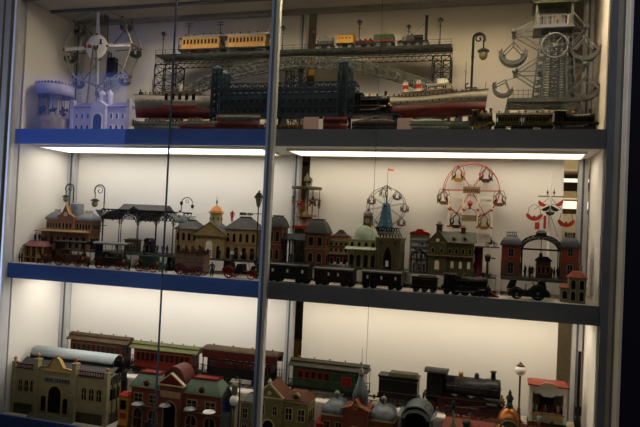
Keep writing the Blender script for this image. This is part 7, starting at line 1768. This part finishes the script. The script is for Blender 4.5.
# -- brick station with grey domes
Yd = .06
x0, x1 = lspan(321, 394, Yd, ZB+.06); xm = (x0+x1)/2; q = (x1-x0)/2
ds2 = T('domed_brick_station', 'dark brick station with three blue grey domes and a slender spire', 'toy building', (xm, Yd, ZB))
def gx_(px, py=415): return at(px, py, Yd)[0]-xm
def lz(py, px=357): return zat(px, py, Yd)-ZB
dp = .08
for a, b, e, r0, fin in ((321, 345, 415, 400.5, 393), (368, 394, 421, 406.5, 397.5)):
    xa, xb = gx_(a), gx_(b); m = (a+b)/2; z1, z2 = lz(e, m), lz(r0, m); w = xb-xa; c = (xa+xb)/2
    MB().box(xa, xb, 0, dp, .0, z1).build('wing_wall', BRICKM, ds2)
    mb = MB(); rg = []
    for i in range(8): u = PI/2*i/7; k = cos(u)*.97+.03; rg.append(mb.rect(c-w/2*k, c+w/2*k, dp/2-dp/2*k, dp/2+dp/2*k, z1+(z2-z1)*sin(u)))
    mb.loft(rg, True, True); dm = mb.build('square_dome', BLUEG, ds2)
    mb = MB(); mb.cyl((c,dp/2,z2-.002),(c,dp/2,z2+.004),.007,n=10); mb.sph((c,dp/2,z2+.012),.0095,10); mb.cyl((c,dp/2,z2+.02),(c,dp/2,lz(fin,m)),.002,n=6); mb.build('ball_finial', GREYTIN, dm)
    mb = MB(); mb.box(xa-.003, xb+.003, -.004, dp+.003, z1-.003, z1+.001); mb.build('cornice', TAN, ds2)
    win_row(ds2, xa, xb, 2, z1*.58, w*.22, z1*.26, 0, fm=TAN); win_row(ds2, xa, xb, 2, .008, w*.24, z1*.38, 0, arched=True, fm=TAN)
    win_row(ds2, .008, dp-.006, 2, z1*.58, .018, z1*.26, 0, fm=TAN, side=xb)
xa, xb = gx_(344), gx_(369); c = (xa+xb)/2; z1, z2 = lz(409), lz(399.5)
MB().box(xa, xb, -.016, dp, 0, z1).build('portal_wall', BRICKR, ds2)
mb = MB(); mb.prism([(xa-.004,z1),(xb+.004,z1),(c+.012,z1+.012),(c,z2+.004),(c-.012,z1+.012)], 'y', -.018, .012); pd = mb.build('pediment', mat('brick red box paint', (.30,.07,.04)), ds2)
mb = MB(); mb.tube([(xa-.006,-.019,z1),(c-.012,-.019,z1+.013),(c,-.019,z2+.006),(c+.012,-.019,z1+.013),(xb+.006,-.019,z1)],.002,6); mb.ring((c,-.019,z1+.010),.007,.0016,'y',14,5); mb.build('pediment_scroll', BRASS, pd)
zc, zd = lz(396), lz(380); mb = MB(); mb.lathe([(.024,z1-.002),(.024,zc-.012),(.026,zc-.010),(.022,zc+.004),(.016,zc+.018),(.009,zd-.004),(.006,zd)], (c,.045,0), 16); dm = mb.build('central_dome', BLUEG, ds2)
mb = MB(); mb.lathe([(.010,0),(.0075,.008),(.010,.010),(.006,.016),(.007,.024),(.0025,.030),(.001,.05),(.0005,lz(349)-zd)], (c,.045,zd-.002), 10); mb.build('spire', GREYTIN, dm)
window(ds2, c, .004, .040, z1*.66, -.016, True, TAN, PANE, bars=False, name='portal_arch')
# -- grey arched shed
x0, x1 = lspan(395, 433, .05, ZB+.05); xm = (x0+x1)/2; q = (x1-x0)/2
ga = T('arched_train_shed', 'grey tin shed with big curved roof and dark open front', 'toy building', (xm, .05, ZB))
zt_ = zat(414, 406, .05)-ZB; ze = zat(414, 419, .05)-ZB
mb = MB(); mb.arch((0, ze), q*.78, zt_-ze, 0, .10, .003, 14); sec = None
rf = mb.build('curved_roof', BLUEG, ga)
mb = MB(); mb.prism([(-q*.78,ze+.001),(-q,ze+.006),(-q,ze+.003),(-q*.78,ze-.004)], 'y', 0, .1); mb.prism([(q*.78,ze+.001),(q,ze+.006),(q,ze+.003),(q*.78,ze-.004)], 'y', 0, .1); mb.build('flared_eave', LGREY, ga)
mb = MB(); mb.arch((0, ze-.002), q*.74, zt_-ze-.008, -.001, .003, .010, 14); mb.build('front_arch_band', LGREY, ga)
MB().box(-q*.76, -q*.72, 0, .1, 0, ze).build('side_wall', SLATE, ga); MB().box(q*.72, q*.76, 0, .1, 0, ze).build('side_wall', SLATE, ga)
mb = MB(); mb.prism([(q*.74*cos(PI*i/12), ze+(zt_-ze)*.94*sin(PI*i/12)) for i in range(13)]+[(-q*.74,0),(q*.74,0)], 'y', .092, .096); mb.build('rear_wall', BLACK, ga)
mb = MB(); mb.ring((q*.62,.02,zt_-.004),.010,.0016,'y',14,5); mb.build('hoop_ornament', GREYTIN, ga)
# -- red tiled hall with copper dome
Yh = .065
x0, x1 = lspan(441, 574, Yh, ZB+.05); xm = (x0+x1)/2; q = (x1-x0)/2
rh = T('red_tiled_hall', 'long low hall with red tiled roof and a copper dome in the lower right corner', 'toy building', (xm, Yh, ZB))
def gx_(px, py=418): return at(px, py, Yh+.03)[0]-xm
def lz(py, px=507): return zat(px, py, Yh+.06)-ZB
zr = lz(412, 470); zr2 = lz(419, 545); zr = (zr+zr2)/2-.022
MB().box(-q, q, 0, .075, 0, zr-.038).build('wall', BRICKM, rh)
mb = MB(); mb.loft([mb.rect(-q-.006,q+.004,-.012,.080,zr-.038), mb.rect(-q-.006,q+.004,-.012,.080,zr-.035), mb.rect(-q+.004,q-.004,.045,.076,zr)]); mb.build('tiled_roof', TILER, rh)
win_row(rh, -q, q, 12, .02, .018, max(.03, zr-.080), 0, arched=True, fm=TAN)
mb = MB(); cresting(mb, -q+.006, q-.006, .050, .072, zr, .006, 24, .0009); mb.build('roof_cresting', DRED, rh)
xa, xb = gx_(497), gx_(521); c = (xa+xb)/2; zb0 = lz(427, 509)-.02; zb1 = lz(418, 509); zd = lz(402.5, 509)
GRC = mat('verdigris tin', (.10,.13,.09), .5, .2, .25)
MB().box(xa-.002, xb+.002, -.030, .05, 0, zb1-.006).build('dome_tower', GRC, rh)
w = (xb-xa)/2; mb = MB(); mb.lathe([(w*1.12,zb1-.008),(w*1.12,zb1-.004),(w*1.02,zb1-.002)]+[(w*1.02*cos(PI/2*i/8)+1e-6, zb1+(zd-zb1)*sin(PI/2*i/8)) for i in range(9)], (c,.010,0), 20); dm = mb.build('copper_dome', COPPER, rh)
mb = MB(); zz = zb1-.012; mb.ring((c,-.030,zz+.004),w*.72,.003,'y',18,6,0,PI); mb.bar((c-w,-.030,zz-.003),(c-w*.72,-.030,zz+.004),.004); mb.bar((c+w,-.030,zz-.003),(c+w*.72,-.030,zz+.004),.004); mb.cyl((c,-.030,zz+.006),(c,-.034,zz+.006),w*.36,n=16); mb.mt(1); mb.cyl((c,-.034,zz+.006),(c,-.0345,zz+.006),w*.26,n=16); mb.build('round_window_gable', [GRC, PANE], rh)
h0 = lz(385, 509); mb = MB(); mb.lathe([(.011,zd-.003),(.009,zd+.003),(.010,zd+.006),(.0075,zd+.008),(.0075,zd+.020),(.011,zd+.022),(.010,zd+.028),(.004,zd+.036),(.005,zd+.040),(1e-6,h0)], (c,.010,0), 10); mb.build('lantern_finial', mat('dark verdigris', (.05,.07,.055), .5, .2, .3), dm)
for k in (-.55, -.2, .62): 
    mb = MB(); xx = q*k; mb.box(xx-.008, xx+.008, -.004, .03, zr-.034, zr-.018); mb.prism([(xx-.011,zr-.018),(xx+.011,zr-.018),(xx,zr-.006)], 'y', -.006, .034); mb.mt(1); mb.box(xx-.004, xx+.004, -.005, -.004, zr-.032, zr-.021); mb.build('dormer', [DRED, PANE], rh)
# lamps before the hall
x = X(452, .03, ZB+.1); h = zat(452, 399, .03)-ZB
t = T('green_lamp_column', 'grey green lamp column in front of the red tiled roof', 'street lamp', (x, .03, ZB))
mb = MB(); mb.lathe([(.013,0),(.013,.01),(.007,.02),(.006,h*.62),(.009,h*.66),(.009,h*.70),(.004,h*.74),(.0035,h*.88)], (0,0,0), 10); mb.build('column', mat('pale olive column', (.22,.21,.12), .5, 0, .15), t); mb = MB(); mb.lathe([(.003,h*.86),(.006,h*.89),(.0065,h*.95),(.003,h*.98),(1e-6,h)], (0,0,0), 8); mb.build('lantern', IRON, t); mb = MB(); mb.tube([(0,0,h*.84),(-.016,0,h*.86),(-.022,0,h*.80)],.002,6); mb.tube([(0,0,h*.84),(.016,0,h*.86),(.022,0,h*.80)],.002,6); mb.build('side_arm', IRON, t)
x = X(466, .05, ZB+.1); h = zat(466, 412, .03)-ZB
t = T('dark_urn', 'small dark urn shaped bush before the red tiled roof', 'urn', (x, .03, ZB)); mb = MB(); mb.lathe([(.012,0),(.010,.01),(.006,.02),(.006,h*.6),(.010,h*.68),(.011,h*.78)], (0,0,0), 10); mb.build('pedestal', OLIVED, t); mb = MB(); mb.sph((0,0,h*.84),h*.06,10); mb.build('bush_ball', GREEN, t)
x = X(292, .14, ZB+.1)
# ------------------------------------------------------------------ light of the room, added fills, exposure
w = bpy.data.worlds.new('museum'); scene.world = w; w.use_nodes = True
w.node_tree.nodes['Background'].inputs[0].default_value = (1,.93,.85,1); w.node_tree.nodes['Background'].inputs[1].default_value = .015
def area(name, loc, target, size, sy, col, e):
    l = bpy.data.lights.new(name, 'AREA'); l.shape = 'RECTANGLE'; l.size = size; l.size_y = sy; l.color = col; l.energy = e
    o = bpy.data.objects.new(name, l); COL.objects.link(o); o.location = loc
    o.rotation_euler = (Vector(target)-Vector(loc)).to_track_quat('-Z', 'Y').to_euler(); return o
bx0, bz1 = at(128, 72, 1.16); bx1, bz0 = at(-150, 150, 1.16)
area('blue_hall_light', ((bx0+bx1)/2, -1.2, (bz0+bz1)/2), ((bx0+bx1)/2, 0, (bz0+bz1)/2), abs(bx1-bx0), bz1-bz0, (.13,.26,1), 4.5).data.spread = rad(100)
area('rear_gap_fill', (1.0, D+.35, 1.3), (1.0, D+.5, 0), .3, .2, (1,.8,.5), 2)  # added fill on the shelving behind the centre gap
area('hall_ceiling_light', (1.2, -2.4, 2.7), (1.0, 0, 0), 1.0, 1.0, (1,.88,.74), 24)
sl_ = bpy.data.lights.new('fascia_fill_spot', 'SPOT'); sl_.energy = 330; sl_.color = (.50,.68,1); sl_.spot_size = rad(46); sl_.spot_blend = .85; sl_.shadow_soft_size = .12  # unseen spot added to bring out the blue of the left shelf fronts
so_ = bpy.data.objects.new('fascia_fill_spot', sl_); COL.objects.link(so_); so_.location = (-1.15, -.72, -1.05); so_.rotation_euler = (Vector((.06,0,-.05))-so_.location).to_track_quat('-Z','Y').to_euler()
area('side_gap_fill', (W-.05, D+.35, .9), (W, D+.75, 0), .3, .2, (1,.8,.5), 2)  # second added fill, for the plaster edge behind the right gap
vs = scene.view_settings; vs.view_transform = 'Standard'; vs.look = 'None'; vs.exposure = .2; vs.gamma = 1; vs.use_curve_mapping = False
